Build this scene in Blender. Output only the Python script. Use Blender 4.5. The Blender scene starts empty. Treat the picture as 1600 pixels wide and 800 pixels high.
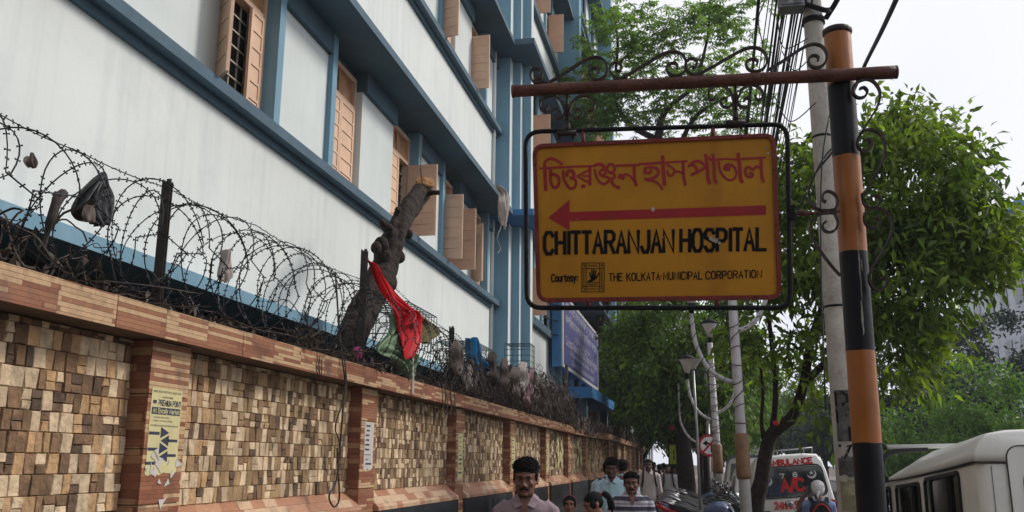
import bpy, bmesh, math, random
import numpy as np
from mathutils import Vector, Matrix, Quaternion

random.seed(7)
rng = np.random.default_rng(7)
SC = bpy.context.scene
COL = SC.collection

# ------------------------------------------------------------------ camera
FPX, CX, CY, CAM_H = 1450.0, 800.0, 400.0, 1.65
def _unit(v): return v / np.linalg.norm(v)
_yc = _unit(np.array([297., -324., -FPX]))
_zc = np.array([60., 6530., -FPX]); _zc = _zc - _yc * (_zc @ _yc / 1.0); _zc = _unit(_zc)
_xc = np.cross(_yc, _zc)
CM = np.array([_xc, _yc, _zc])
cam_d = bpy.data.cameras.new('camera')
cam_d.sensor_width = 36.0
cam_d.lens = FPX / 1600.0 * 36.0
cam_d.clip_start = 0.05
cam_d.clip_end = 3000.0
cam = bpy.data.objects.new('camera', cam_d)
COL.objects.link(cam)
mw = Matrix.Identity(4)
for i in range(3):
    for j in range(3):
        mw[i][j] = CM[i][j]
mw[2][3] = CAM_H
cam.matrix_world = mw
SC.camera = cam

# measuring helpers: a picture position and a known real plane give a place in the world
def _ray(px, py): return CM @ np.array([px - CX, CY - py, -FPX])
def onX(px, py, X):
    d = _ray(px, py); t = X / d[0]; return (X, d[1] * t, CAM_H + d[2] * t)
def onY(px, py, Y):
    d = _ray(px, py); t = Y / d[1]; return (d[0] * t, Y, CAM_H + d[2] * t)

# ------------------------------------------------------------------ world, sun, exposure
SUN_EL, SUN_AZ = 38.0, 62.0     # azimuth measured from +Y (down the street) towards +X (the road side)
w = bpy.data.worlds.new('World'); SC.world = w; w.use_nodes = True
nt = w.node_tree; nt.nodes.clear()
out = nt.nodes.new('ShaderNodeOutputWorld'); bg = nt.nodes.new('ShaderNodeBackground')
sky = nt.nodes.new('ShaderNodeTexSky'); sky.sky_type = 'NISHITA'; sky.sun_disc = False
sky.sun_elevation = math.radians(SUN_EL); sky.sun_rotation = math.radians(SUN_AZ)
sky.dust_density = 4.0; sky.air_density = 1.0
hs = nt.nodes.new('ShaderNodeHueSaturation'); hs.inputs['Saturation'].default_value = 0.25
hs.inputs['Value'].default_value = 0.55
nt.links.new(sky.outputs[0], hs.inputs['Color'])
mx = nt.nodes.new('ShaderNodeMix'); mx.data_type = 'RGBA'; mx.inputs[0].default_value = 0.72
nt.links.new(hs.outputs[0], mx.inputs[6])
tc = nt.nodes.new('ShaderNodeTexCoord'); nz = nt.nodes.new('ShaderNodeTexNoise')
nz.inputs['Scale'].default_value = 1.6; nz.inputs['Detail'].default_value = 3.0
nt.links.new(tc.outputs['Generated'], nz.inputs['Vector'])
cr = nt.nodes.new('ShaderNodeValToRGB')
cr.color_ramp.elements[0].position = 0.3; cr.color_ramp.elements[0].color = (6.7, 7.1, 8.6, 1)
cr.color_ramp.elements[1].position = 0.7; cr.color_ramp.elements[1].color = (8.7, 8.75, 9.2, 1)
nt.links.new(nz.outputs['Fac'], cr.inputs['Fac'])
nt.links.new(cr.outputs[0], mx.inputs[7])
nt.links.new(mx.outputs[2], bg.inputs['Color'])
bg.inputs['Strength'].default_value = 0.12
nt.links.new(bg.outputs[0], out.inputs['Surface'])

sun_d = bpy.data.lights.new('sun', 'SUN'); sun_d.energy = 2.2; sun_d.angle = math.radians(14)
sun_d.color = (1.0, 0.94, 0.85)
sun = bpy.data.objects.new('sun', sun_d); COL.objects.link(sun)
_el, _az = math.radians(SUN_EL), math.radians(SUN_AZ)
sdir = Vector((math.sin(_az) * math.cos(_el), math.cos(_az) * math.cos(_el), math.sin(_el)))
sun.rotation_euler = sdir.to_track_quat('Z', 'Y').to_euler()
SC.view_settings.view_transform = 'Standard'
SC.view_settings.look = 'None'
SC.view_settings.exposure = 0.26
SC.view_settings.gamma = 1.0

# ------------------------------------------------------------------ materials
def _n(nt, t, **kw):
    n = nt.nodes.new(t)
    for k, v in kw.items(): setattr(n, k, v)
    return n
def mat(name, col, rough=0.7, var=0.12, scale=6.0, bump=0.0, bscale=None, metal=0.0, col2=None, mixs=None,
        island=0.0, objrand=0.0, streak=0.0, streak_col=(0.05, 0.045, 0.035), spec=0.4, trans=0.0, coat=0.0, dirt=0.0, dirt_col=(0.06, 0.05, 0.04)):
    """principled paint with soft value noise, optional second tint, streaks, per-leaf variation"""
    m = bpy.data.materials.new(name); m.use_nodes = True
    nt = m.node_tree; N = nt.nodes; L = nt.links; N.clear()
    o = _n(nt, 'ShaderNodeOutputMaterial'); p = _n(nt, 'ShaderNodeBsdfPrincipled')
    L.new(p.outputs[0], o.inputs[0])
    p.inputs['Roughness'].default_value = rough; p.inputs['Metallic'].default_value = metal
    p.inputs['Specular IOR Level'].default_value = spec
    if coat: p.inputs['Coat Weight'].default_value = coat
    tc = _n(nt, 'ShaderNodeTexCoord')
    nz = _n(nt, 'ShaderNodeTexNoise'); nz.inputs['Scale'].default_value = scale; nz.inputs['Detail'].default_value = 5
    L.new(tc.outputs['Object'], nz.inputs['Vector'])
    cr = _n(nt, 'ShaderNodeValToRGB'); e = cr.color_ramp.elements
    c2 = col2 if col2 else tuple(min(1, c * (1 + var)) for c in col)
    c1 = tuple(c * (1 - var) for c in col)
    e[0].position = 0.32; e[1].position = 0.68; e[0].color = (*c1, 1); e[1].color = (*c2, 1)
    L.new(nz.outputs['Fac'], cr.inputs['Fac'])
    cur = cr.outputs[0]
    if island or objrand:
        if island:
            g = _n(nt, 'ShaderNodeNewGeometry'); src = g.outputs['Random Per Island']; amt = island
        else:
            g = _n(nt, 'ShaderNodeObjectInfo'); src = g.outputs['Random']; amt = objrand
        mr = _n(nt, 'ShaderNodeMapRange'); mr.inputs[3].default_value = 1 - amt; mr.inputs[4].default_value = 1 + amt
        L.new(src, mr.inputs[0])
        h = _n(nt, 'ShaderNodeHueSaturation'); L.new(cur, h.inputs['Color']); L.new(mr.outputs[0], h.inputs['Value'])
        cur = h.outputs[0]
    if streak:
        mp = _n(nt, 'ShaderNodeMapping'); mp.inputs['Scale'].default_value = (5, 5, 0.35)
        L.new(tc.outputs['Object'], mp.inputs[0])
        n2 = _n(nt, 'ShaderNodeTexNoise'); n2.inputs['Scale'].default_value = 1.3; n2.inputs['Detail'].default_value = 6
        L.new(mp.outputs[0], n2.inputs['Vector'])
        r2 = _n(nt, 'ShaderNodeMapRange'); r2.inputs[1].default_value = 0.5; r2.inputs[2].default_value = 0.75; r2.inputs[4].default_value = streak
        L.new(n2.outputs['Fac'], r2.inputs[0])
        m2 = _n(nt, 'ShaderNodeMix', data_type='RGBA'); L.new(r2.outputs[0], m2.inputs[0]); L.new(cur, m2.inputs[6])
        m2.inputs[7].default_value = (*streak_col, 1); cur = m2.outputs[2]
    if dirt:
        n3 = _n(nt, 'ShaderNodeTexNoise'); n3.inputs['Scale'].default_value = scale * 2.7; n3.inputs['Detail'].default_value = 9; n3.inputs['Roughness'].default_value = 0.7
        L.new(tc.outputs['Object'], n3.inputs['Vector'])
        r3 = _n(nt, 'ShaderNodeMapRange'); r3.inputs[1].default_value = 0.52; r3.inputs[2].default_value = 0.66; r3.inputs[4].default_value = dirt
        L.new(n3.outputs['Fac'], r3.inputs[0])
        m3 = _n(nt, 'ShaderNodeMix', data_type='RGBA'); L.new(r3.outputs[0], m3.inputs[0]); L.new(cur, m3.inputs[6])
        m3.inputs[7].default_value = (*dirt_col, 1); cur = m3.outputs[2]
    L.new(cur, p.inputs['Base Color'])
    if bump:
        nb = _n(nt, 'ShaderNodeTexNoise'); nb.inputs['Scale'].default_value = bscale or scale * 4; nb.inputs['Detail'].default_value = 8
        L.new(tc.outputs['Object'], nb.inputs['Vector'])
        b = _n(nt, 'ShaderNodeBump'); b.inputs['Strength'].default_value = bump; b.inputs['Distance'].default_value = 0.02
        L.new(nb.outputs['Fac'], b.inputs['Height']); L.new(b.outputs[0], p.inputs['Normal'])
    if trans:
        t = _n(nt, 'ShaderNodeBsdfTranslucent'); ms = _n(nt, 'ShaderNodeMixShader'); ms.inputs[0].default_value = trans
        hh = _n(nt, 'ShaderNodeHueSaturation'); hh.inputs['Value'].default_value = 1.5; hh.inputs['Saturation'].default_value = 1.15
        L.new(cur, hh.inputs['Color']); L.new(hh.outputs[0], t.inputs[0])
        L.new(p.outputs[0], ms.inputs[1]); L.new(t.outputs[0], ms.inputs[2]); L.new(ms.outputs[0], o.inputs[0])
    return m
def strip_tile_mat(name, c1, c2, c3, bw=0.20, rh=0.021):
    """ceramic cladding tile moulded as thin horizontal strips of sandstone colours"""
    m = bpy.data.materials.new(name); m.use_nodes = True
    nt = m.node_tree; L = nt.links; p = nt.nodes['Principled BSDF']
    p.inputs['Roughness'].default_value = 0.55
    tc = _n(nt, 'ShaderNodeTexCoord'); sp = _n(nt, 'ShaderNodeSeparateXYZ'); L.new(tc.outputs['Object'], sp.inputs[0])
    ad = _n(nt, 'ShaderNodeMath', operation='ADD'); L.new(sp.outputs[0], ad.inputs[0]); L.new(sp.outputs[1], ad.inputs[1])
    oi = _n(nt, 'ShaderNodeObjectInfo'); mu = _n(nt, 'ShaderNodeMath', operation='MULTIPLY'); mu.inputs[1].default_value = 3.7
    L.new(oi.outputs['Random'], mu.inputs[0])
    a2 = _n(nt, 'ShaderNodeMath', operation='ADD'); L.new(ad.outputs[0], a2.inputs[0]); L.new(mu.outputs[0], a2.inputs[1])
    cb = _n(nt, 'ShaderNodeCombineXYZ'); L.new(a2.outputs[0], cb.inputs[0]); L.new(sp.outputs[2], cb.inputs[1])
    def brick(w, h, off, a, b):
        br = _n(nt, 'ShaderNodeTexBrick'); br.offset = off; br.squash = 1.7; br.squash_frequency = 3; br.offset_frequency = 2
        br.inputs['Scale'].default_value = 1.0; br.inputs['Brick Width'].default_value = w; br.inputs['Row Height'].default_value = h
        br.inputs['Mortar Size'].default_value = 0.0012; br.inputs['Mortar Smooth'].default_value = 0.4
        br.inputs['Color1'].default_value = (*a, 1); br.inputs['Color2'].default_value = (*b, 1); br.inputs['Mortar'].default_value = (*(x * 0.35 for x in a), 1)
        L.new(cb.outputs[0], br.inputs['Vector']); return br
    b1 = brick(bw, rh, 0.37, c1, c2); b2 = brick(bw * 0.63, rh, 0.61, (0, 0, 0), (1, 1, 1))
    rm = _n(nt, 'ShaderNodeMapRange'); rm.inputs[1].default_value = 0.585; rm.inputs[2].default_value = 0.61; L.new(b2.outputs[0], rm.inputs[0])
    mx = _n(nt, 'ShaderNodeMix', data_type='RGBA'); L.new(rm.outputs[0], mx.inputs[0]); L.new(b1.outputs[0], mx.inputs[6]); mx.inputs[7].default_value = (*c3, 1)
    nz = _n(nt, 'ShaderNodeTexNoise'); nz.inputs['Scale'].default_value = 30; nz.inputs['Detail'].default_value = 6; L.new(tc.outputs['Object'], nz.inputs['Vector'])
    mr = _n(nt, 'ShaderNodeMapRange'); mr.inputs[3].default_value = 0.62; mr.inputs[4].default_value = 1.3; L.new(nz.outputs['Fac'], mr.inputs[0])
    hv = _n(nt, 'ShaderNodeHueSaturation'); L.new(mx.outputs[2], hv.inputs['Color']); L.new(mr.outputs[0], hv.inputs['Value'])
    n5 = _n(nt, 'ShaderNodeTexNoise'); n5.inputs['Scale'].default_value = 4.5; n5.inputs['Detail'].default_value = 8; L.new(cb.outputs[0], n5.inputs['Vector'])
    r5 = _n(nt, 'ShaderNodeMapRange'); r5.inputs[1].default_value = 0.55; r5.inputs[2].default_value = 0.75; r5.inputs[4].default_value = 0.75; L.new(n5.outputs['Fac'], r5.inputs[0])
    m5 = _n(nt, 'ShaderNodeMix', data_type='RGBA'); L.new(r5.outputs[0], m5.inputs[0]); L.new(hv.outputs[0], m5.inputs[6]); m5.inputs[7].default_value = (0.075, 0.05, 0.035, 1)
    L.new(m5.outputs[2], p.inputs['Base Color'])
    bp = _n(nt, 'ShaderNodeBump'); bp.inputs['Strength'].default_value = 0.5; bp.inputs['Distance'].default_value = 0.006
    L.new(b1.outputs['Fac'], bp.inputs['Height']); bp.invert = True; L.new(bp.outputs[0], p.inputs['Normal'])
    return m
def glass_mat(name, col=(0.02, 0.025, 0.03), rough=0.06):
    m = mat(name, col, rough=rough, var=0.2, spec=0.8); return m

M = {}
M['white_wall'] = mat('white_wall', (0.63, 0.655, 0.635), 0.9, 0.05, 0.7, 0.15, 9, dirt=0.22, dirt_col=(0.44, 0.47, 0.48), streak=0.42, streak_col=(0.44, 0.48, 0.49))
M['panel_white'] = mat('panel_white', (0.57, 0.61, 0.60), 0.9, 0.06, 0.9, 0.12, 9, streak=0.14, streak_col=(0.36, 0.44, 0.50))
M['blue_paint'] = mat('blue_paint', (0.145, 0.275, 0.36), 0.75, 0.08, 1.2, 0.1, 10, dirt=0.15, dirt_col=(0.13, 0.22, 0.3), streak=0.15, streak_col=(0.3, 0.42, 0.5))
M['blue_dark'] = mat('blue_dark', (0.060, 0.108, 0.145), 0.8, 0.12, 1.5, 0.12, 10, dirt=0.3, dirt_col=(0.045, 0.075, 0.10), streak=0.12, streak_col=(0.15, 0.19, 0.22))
M['blue_deep'] = mat('blue_deep', (0.03, 0.15, 0.34), 0.6, 0.12, 1.5, 0.1, dirt=0.2, dirt_col=(0.03, 0.1, 0.2))
M['shade_dark'] = mat('shade_dark', (0.03, 0.028, 0.026), 0.95, 0.3, 2)  # near-black tone standing in for shade inside rooms and under the canopy
M['grimy_shaded_wall'] = mat('grimy_shaded_wall', (0.10, 0.11, 0.115), 0.95, 0.35, 1.2, 0.3, streak=0.5)  # dark base stands in for shade under the canopy; streaks are grime
M['shutter'] = mat('shutter', (0.62, 0.41, 0.28), 0.6, 0.08, 3, 0.08, 20, dirt=0.15, dirt_col=(0.35, 0.22, 0.15), objrand=0.08)
M['shutter_brown'] = mat('shutter_brown', (0.38, 0.22, 0.15), 0.6, 0.12, 3, objrand=0.1)
M['wood_transom'] = mat('wood_transom', (0.42, 0.22, 0.11), 0.5, 0.25, 4, dirt=0.4, dirt_col=(0.2, 0.1, 0.05))
M['grille'] = mat('grille', (0.34, 0.31, 0.25), 0.5, 0.15, 10, metal=0.3)
M['black_iron'] = mat('black_iron', (0.007, 0.007, 0.009), 0.5, 0.4, 14, 0.3, 60, dirt=0.35, dirt_col=(0.05, 0.022, 0.014), spec=0.2)
M['rust_iron'] = mat('rust_iron', (0.105, 0.035, 0.022), 0.6, 0.35, 9, 0.45, 55, dirt=0.6, dirt_col=(0.055, 0.025, 0.02))
M['scroll_iron'] = mat('scroll_iron', (0.022, 0.012, 0.011), 0.5, 0.4, 18, 0.3, 60, dirt=0.6, dirt_col=(0.14, 0.06, 0.03))
M['pole_orange'] = mat('pole_orange', (0.34, 0.105, 0.016), 0.42, 0.16, 3.5, 0.14, 22, streak=0.45, streak_col=(0.17, 0.06, 0.02), dirt=0.35, dirt_col=(0.26, 0.09, 0.03), spec=0.5)
M['pole_black'] = mat('pole_black', (0.009, 0.009, 0.013), 0.45, 0.4, 4, 0.14, 22, streak=0.3, streak_col=(0.035, 0.024, 0.022), spec=0.22)
M['sign_yellow'] = mat('sign_yellow', (0.47, 0.205, 0.014), 0.5, 0.14, 2.5, 0.05, 12, streak=0.55, streak_col=(0.27, 0.10, 0.012), dirt=0.22, dirt_col=(0.26, 0.10, 0.01), spec=0.25)
M['sign_red'] = mat('sign_red', (0.30, 0.012, 0.018), 0.5, 0.16, 6, dirt=0.18, dirt_col=(0.25, 0.05, 0.02))
M['sign_rim'] = mat('sign_rim', (0.17, 0.02, 0.015), 0.45, 0.3, 8, 0.25, 60, dirt=0.5, dirt_col=(0.07, 0.015, 0.012))
M['sign_black'] = mat('sign_black', (0.009, 0.008, 0.008), 0.8, 0.4, 8, spec=0.15)
M['sign_chip'] = mat('sign_chip', (0.30, 0.27, 0.22), 0.7, 0.4, 40)
M['stone_cream'] = mat('stone_cream', (0.55, 0.415, 0.27), 0.85, 0.25, 14, 0.8, 26, objrand=0.16, dirt=0.3, dirt_col=(0.30, 0.22, 0.13))
M['stone_tan'] = mat('stone_tan', (0.43, 0.265, 0.135), 0.85, 0.25, 14, 0.8, 26, objrand=0.2, dirt=0.3, dirt_col=(0.14, 0.09, 0.05))
M['stone_brown'] = mat('stone_brown', (0.19, 0.112, 0.060), 0.85, 0.3, 14, 0.8, 26, objrand=0.25, dirt=0.3, dirt_col=(0.05, 0.03, 0.02))
M['stone_dark'] = mat('stone_dark', (0.11, 0.068, 0.042), 0.8, 0.3, 14, 0.8, 26, objrand=0.25)
M['mortar'] = mat('mortar', (0.12, 0.085, 0.055), 0.95, 0.3, 20, 0.4)
M['strip_tile'] = strip_tile_mat('strip_tile', (0.22, 0.068, 0.030), (0.33, 0.140, 0.065), (0.52, 0.335, 0.18), 0.62, 0.0235)
M['strip_tile_shaded'] = strip_tile_mat('strip_tile_shaded', (0.17, 0.06, 0.035), (0.26, 0.10, 0.055), (0.36, 0.2, 0.11), 0.4, 0.045)  # darker tile copy, shade of the pillars' camera-side faces put into the colour
M['ledge_tile'] = strip_tile_mat('ledge_tile', (0.36, 0.15, 0.075), (0.46, 0.24, 0.14), (0.55, 0.37, 0.23), 0.3, 0.06)
M['granite'] = mat('granite', (0.022, 0.024, 0.027), 0.16, 0.5, 3, spec=0.6, streak=0.6, streak_col=(0.09, 0.095, 0.1))
M['soffit'] = mat('soffit', (0.12, 0.075, 0.05), 0.9, 0.3, 5)
M['post_iron'] = mat('post_iron', (0.03, 0.023, 0.02), 0.6, 0.4, 18, 0.3, 60, dirt=0.5, dirt_col=(0.10, 0.07, 0.05))
M['razor'] = mat('razor', (0.012, 0.012, 0.018), 0.5, 0.4, 30, metal=0.4)
M['twig'] = mat('twig', (0.060, 0.044, 0.034), 0.9, 0.5, 20)
M['dry_leaf'] = mat('dry_leaf', (0.105, 0.08, 0.066), 0.95, 0.4, 10, island=0.5)
M['bark'] = mat('bark', (0.019, 0.011, 0.0075), 0.95, 0.8, 14, 1.0, 22, dirt=0.5, dirt_col=(0.03, 0.022, 0.018))
M['bark_pale'] = mat('bark_pale', (0.17, 0.125, 0.09), 0.95, 0.4, 7, 1.0, 18, dirt=0.5, dirt_col=(0.06, 0.045, 0.035))
M['cut_wood'] = mat('cut_wood', (0.32, 0.165, 0.065), 0.9, 0.4, 22, 0.9, 40, dirt=0.5, dirt_col=(0.15, 0.06, 0.03))
M['concrete_pole'] = mat('concrete_pole', (0.42, 0.39, 0.35), 0.9, 0.2, 4, 0.4, 40, streak=0.75, streak_col=(0.19, 0.145, 0.12), dirt=0.45, dirt_col=(0.24, 0.15, 0.12))
M['old_paper'] = mat('old_paper', (0.30, 0.27, 0.16), 0.85, 0.35, 9, dirt=0.9, dirt_col=(0.16, 0.14, 0.12))
M['grime_patch'] = mat('grime_patch', (0.085, 0.08, 0.075), 0.9, 0.5, 9, 0.3, 40, dirt=0.6, dirt_col=(0.03, 0.028, 0.026))
M['cable'] = mat('cable', (0.012, 0.012, 0.016), 0.5, 0.3, 8)
M['lamp_grey'] = mat('lamp_grey', (0.46, 0.44, 0.45), 0.5, 0.12, 6, streak=0.25, streak_col=(0.2, 0.17, 0.16), dirt=0.2, dirt_col=(0.2, 0.17, 0.15))
M['lamp_glass'] = mat('lamp_glass', (0.50, 0.47, 0.44), 0.4, 0.12, 6, dirt=0.25, dirt_col=(0.2, 0.17, 0.15))
M['tape_brown'] = mat('tape_brown', (0.20, 0.105, 0.055), 0.6, 0.25, 9, 0.6, 30)
M['white_car'] = mat('white_car', (0.80, 0.78, 0.73), 0.3, 0.03, 2, coat=0.3, dirt=0.12, dirt_col=(0.45, 0.40, 0.34), streak=0.12, streak_col=(0.45, 0.41, 0.35))
M['car_glass'] = glass_mat('car_glass')
M['black_rubber'] = mat('black_rubber', (0.015, 0.015, 0.015), 0.7, 0.3, 12)
M['black_gloss'] = mat('black_gloss', (0.014, 0.014, 0.016), 0.22, 0.3, 10, spec=0.6)
M['grey_metal'] = mat('grey_metal', (0.30, 0.30, 0.31), 0.35, 0.15, 12, metal=0.8)
M['red_gloss'] = mat('red_gloss', (0.32, 0.012, 0.018), 0.28, 0.1, 6, coat=0.4)
M['blue_gloss'] = mat('blue_gloss', (0.06, 0.08, 0.16), 0.28, 0.1, 6, coat=0.4)
M['grey_gloss'] = mat('grey_gloss', (0.09, 0.10, 0.12), 0.28, 0.1, 6, coat=0.4)
M['red_print'] = mat('red_print', (0.55, 0.02, 0.02), 0.4, 0.08, 6)
M['white_print'] = mat('white_print', (0.62, 0.62, 0.62), 0.5, 0.06, 6)
M['tail_red'] = mat('tail_red', (0.30, 0.012, 0.01), 0.2, 0.2, 10)
M['tail_orange'] = mat('tail_orange', (0.6, 0.12, 0.02), 0.2, 0.2, 10)
M['seat_black'] = mat('seat_black', (0.02, 0.02, 0.02), 0.55, 0.3, 12)
M['chrome'] = mat('chrome', (0.6, 0.6, 0.6), 0.15, 0.05, 4, metal=1.0)
M['blue_lamp'] = mat('blue_lamp', (0.01, 0.02, 0.35), 0.2, 0.2, 10)
M['purple_sign'] = mat('purple_sign', (0.040, 0.042, 0.155), 0.6, 0.15, 2, dirt=0.2, dirt_col=(0.05, 0.05, 0.14))
M['pale_letters'] = mat('pale_letters', (0.42, 0.40, 0.45), 0.6, 0.2, 3)
M['beige_trim'] = mat('beige_trim', (0.45, 0.42, 0.40), 0.6, 0.1, 3)
M['cloth_red'] = mat('cloth_red', (0.62, 0.012, 0.022), 0.6, 0.06, 5, 0.2, 14, trans=0.25)
M['cloth_green'] = mat('cloth_green', (0.22, 0.33, 0.20), 0.8, 0.12, 5, 0.2, 14, trans=0.2)
M['cloth_olive'] = mat('cloth_olive', (0.12, 0.10, 0.035), 0.8, 0.2, 8, 0.3, trans=0.1)
M['cloth_blue'] = mat('cloth_blue', (0.02, 0.16, 0.34), 0.8, 0.12, 5, 0.2, trans=0.15)
M['cloth_dark'] = mat('cloth_dark', (0.05, 0.04, 0.036), 0.9, 0.4, 10, 0.8, 20)
M['cloth_black'] = mat('cloth_black', (0.014, 0.014, 0.016), 0.5, 0.4, 10, 0.6, 20)
M['cloth_grey'] = mat('cloth_grey', (0.13, 0.10, 0.085), 0.9, 0.3, 9, 0.4)
M['cloth_pale'] = mat('cloth_pale', (0.48, 0.43, 0.40), 0.9, 0.15, 9, 0.4, trans=0.3)
M['cloth_mauve'] = mat('cloth_mauve', (0.22, 0.13, 0.15), 0.9, 0.2, 9, 0.4)
M['cloth_pink'] = mat('cloth_pink', (0.30, 0.05, 0.13), 0.9, 0.2, 9, 0.4)
M['footpath'] = mat('footpath', (0.16, 0.14, 0.12), 0.9, 0.25, 3, 0.4, 20, dirt=0.4)
M['road'] = mat('road', (0.05, 0.05, 0.05), 0.9, 0.25, 2, 0.4, 60, dirt=0.3, dirt_col=(0.09, 0.085, 0.08))
M['soil'] = mat('soil', (0.09, 0.07, 0.05), 0.95, 0.3, 1, 0.4, 10)
M['road_paint'] = mat('road_paint', (0.6, 0.6, 0.57), 0.7, 0.15, 6, dirt=0.5, dirt_col=(0.1, 0.1, 0.1))
M['kerb'] = mat('kerb', (0.30, 0.28, 0.25), 0.9, 0.2, 4, 0.3, dirt=0.4)
M['kerb_yellow'] = mat('kerb_yellow', (0.5, 0.36, 0.03), 0.8, 0.2, 4, 0.3, dirt=0.4)
M['poster_cream'] = mat('poster_cream', (0.56, 0.50, 0.26), 0.8, 0.08, 8, dirt=0.2, dirt_col=(0.40, 0.33, 0.2))
M['poster_white'] = mat('poster_white', (0.50, 0.47, 0.43), 0.8, 0.1, 12, dirt=0.3, dirt_col=(0.3, 0.25, 0.2))
M['poster_ink'] = mat('poster_ink', (0.025, 0.03, 0.06), 0.7, 0.2, 10)
M['yellow_banner'] = mat('yellow_banner', (0.45, 0.55, 0.02), 0.6, 0.1, 10)
M['sign_white'] = mat('sign_white', (0.62, 0.60, 0.58), 0.5, 0.1, 10)
M['far_white'] = mat('far_white', (0.55, 0.57, 0.60), 0.9, 0.1, 0.5, streak=0.2)
M['far_blue'] = mat('far_blue', (0.12, 0.30, 0.55), 0.8, 0.1, 1)
M['far_window'] = mat('far_window', (0.04, 0.05, 0.06), 0.2, 0.3, 2)
M['hoarding_blue'] = mat('hoarding_blue', (0.04, 0.10, 0.24), 0.6, 0.2, 1)
M['hair'] = mat('hair', (0.007, 0.006, 0.006), 0.75, 0.4, 60, 0.8, 90, spec=0.12)
M['eye_white'] = mat('eye_white', (0.35, 0.32, 0.30), 0.3, 0.05, 10)
M['eye_dark'] = mat('eye_dark', (0.008, 0.006, 0.005), 0.2, 0.1, 10)
M['lips'] = mat('lips', (0.14, 0.055, 0.045), 0.5, 0.1, 20)
def leafmat(name, c, c2, isl=0.35, trans=0.35): return mat(name, c, 0.5, 0.2, 1.2, col2=c2, island=isl, trans=trans, spec=0.35)
M['leaf_near'] = leafmat('leaf_near', (0.065, 0.120, 0.022), (0.180, 0.250, 0.042), 0.6, 0.54)
M['leaf_mid'] = leafmat('leaf_mid', (0.045, 0.09, 0.018), (0.13, 0.20, 0.035), 0.65, 0.45)
M['leaf_palm'] = leafmat('leaf_palm', (0.10, 0.18, 0.04), (0.17, 0.26, 0.06), 0.4, 0.55)
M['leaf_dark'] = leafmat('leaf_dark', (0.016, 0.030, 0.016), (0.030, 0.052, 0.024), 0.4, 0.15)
M['leaf_bright'] = leafmat('leaf_bright', (0.07, 0.145, 0.03), (0.12, 0.21, 0.04), 0.35, 0.45)

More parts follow.
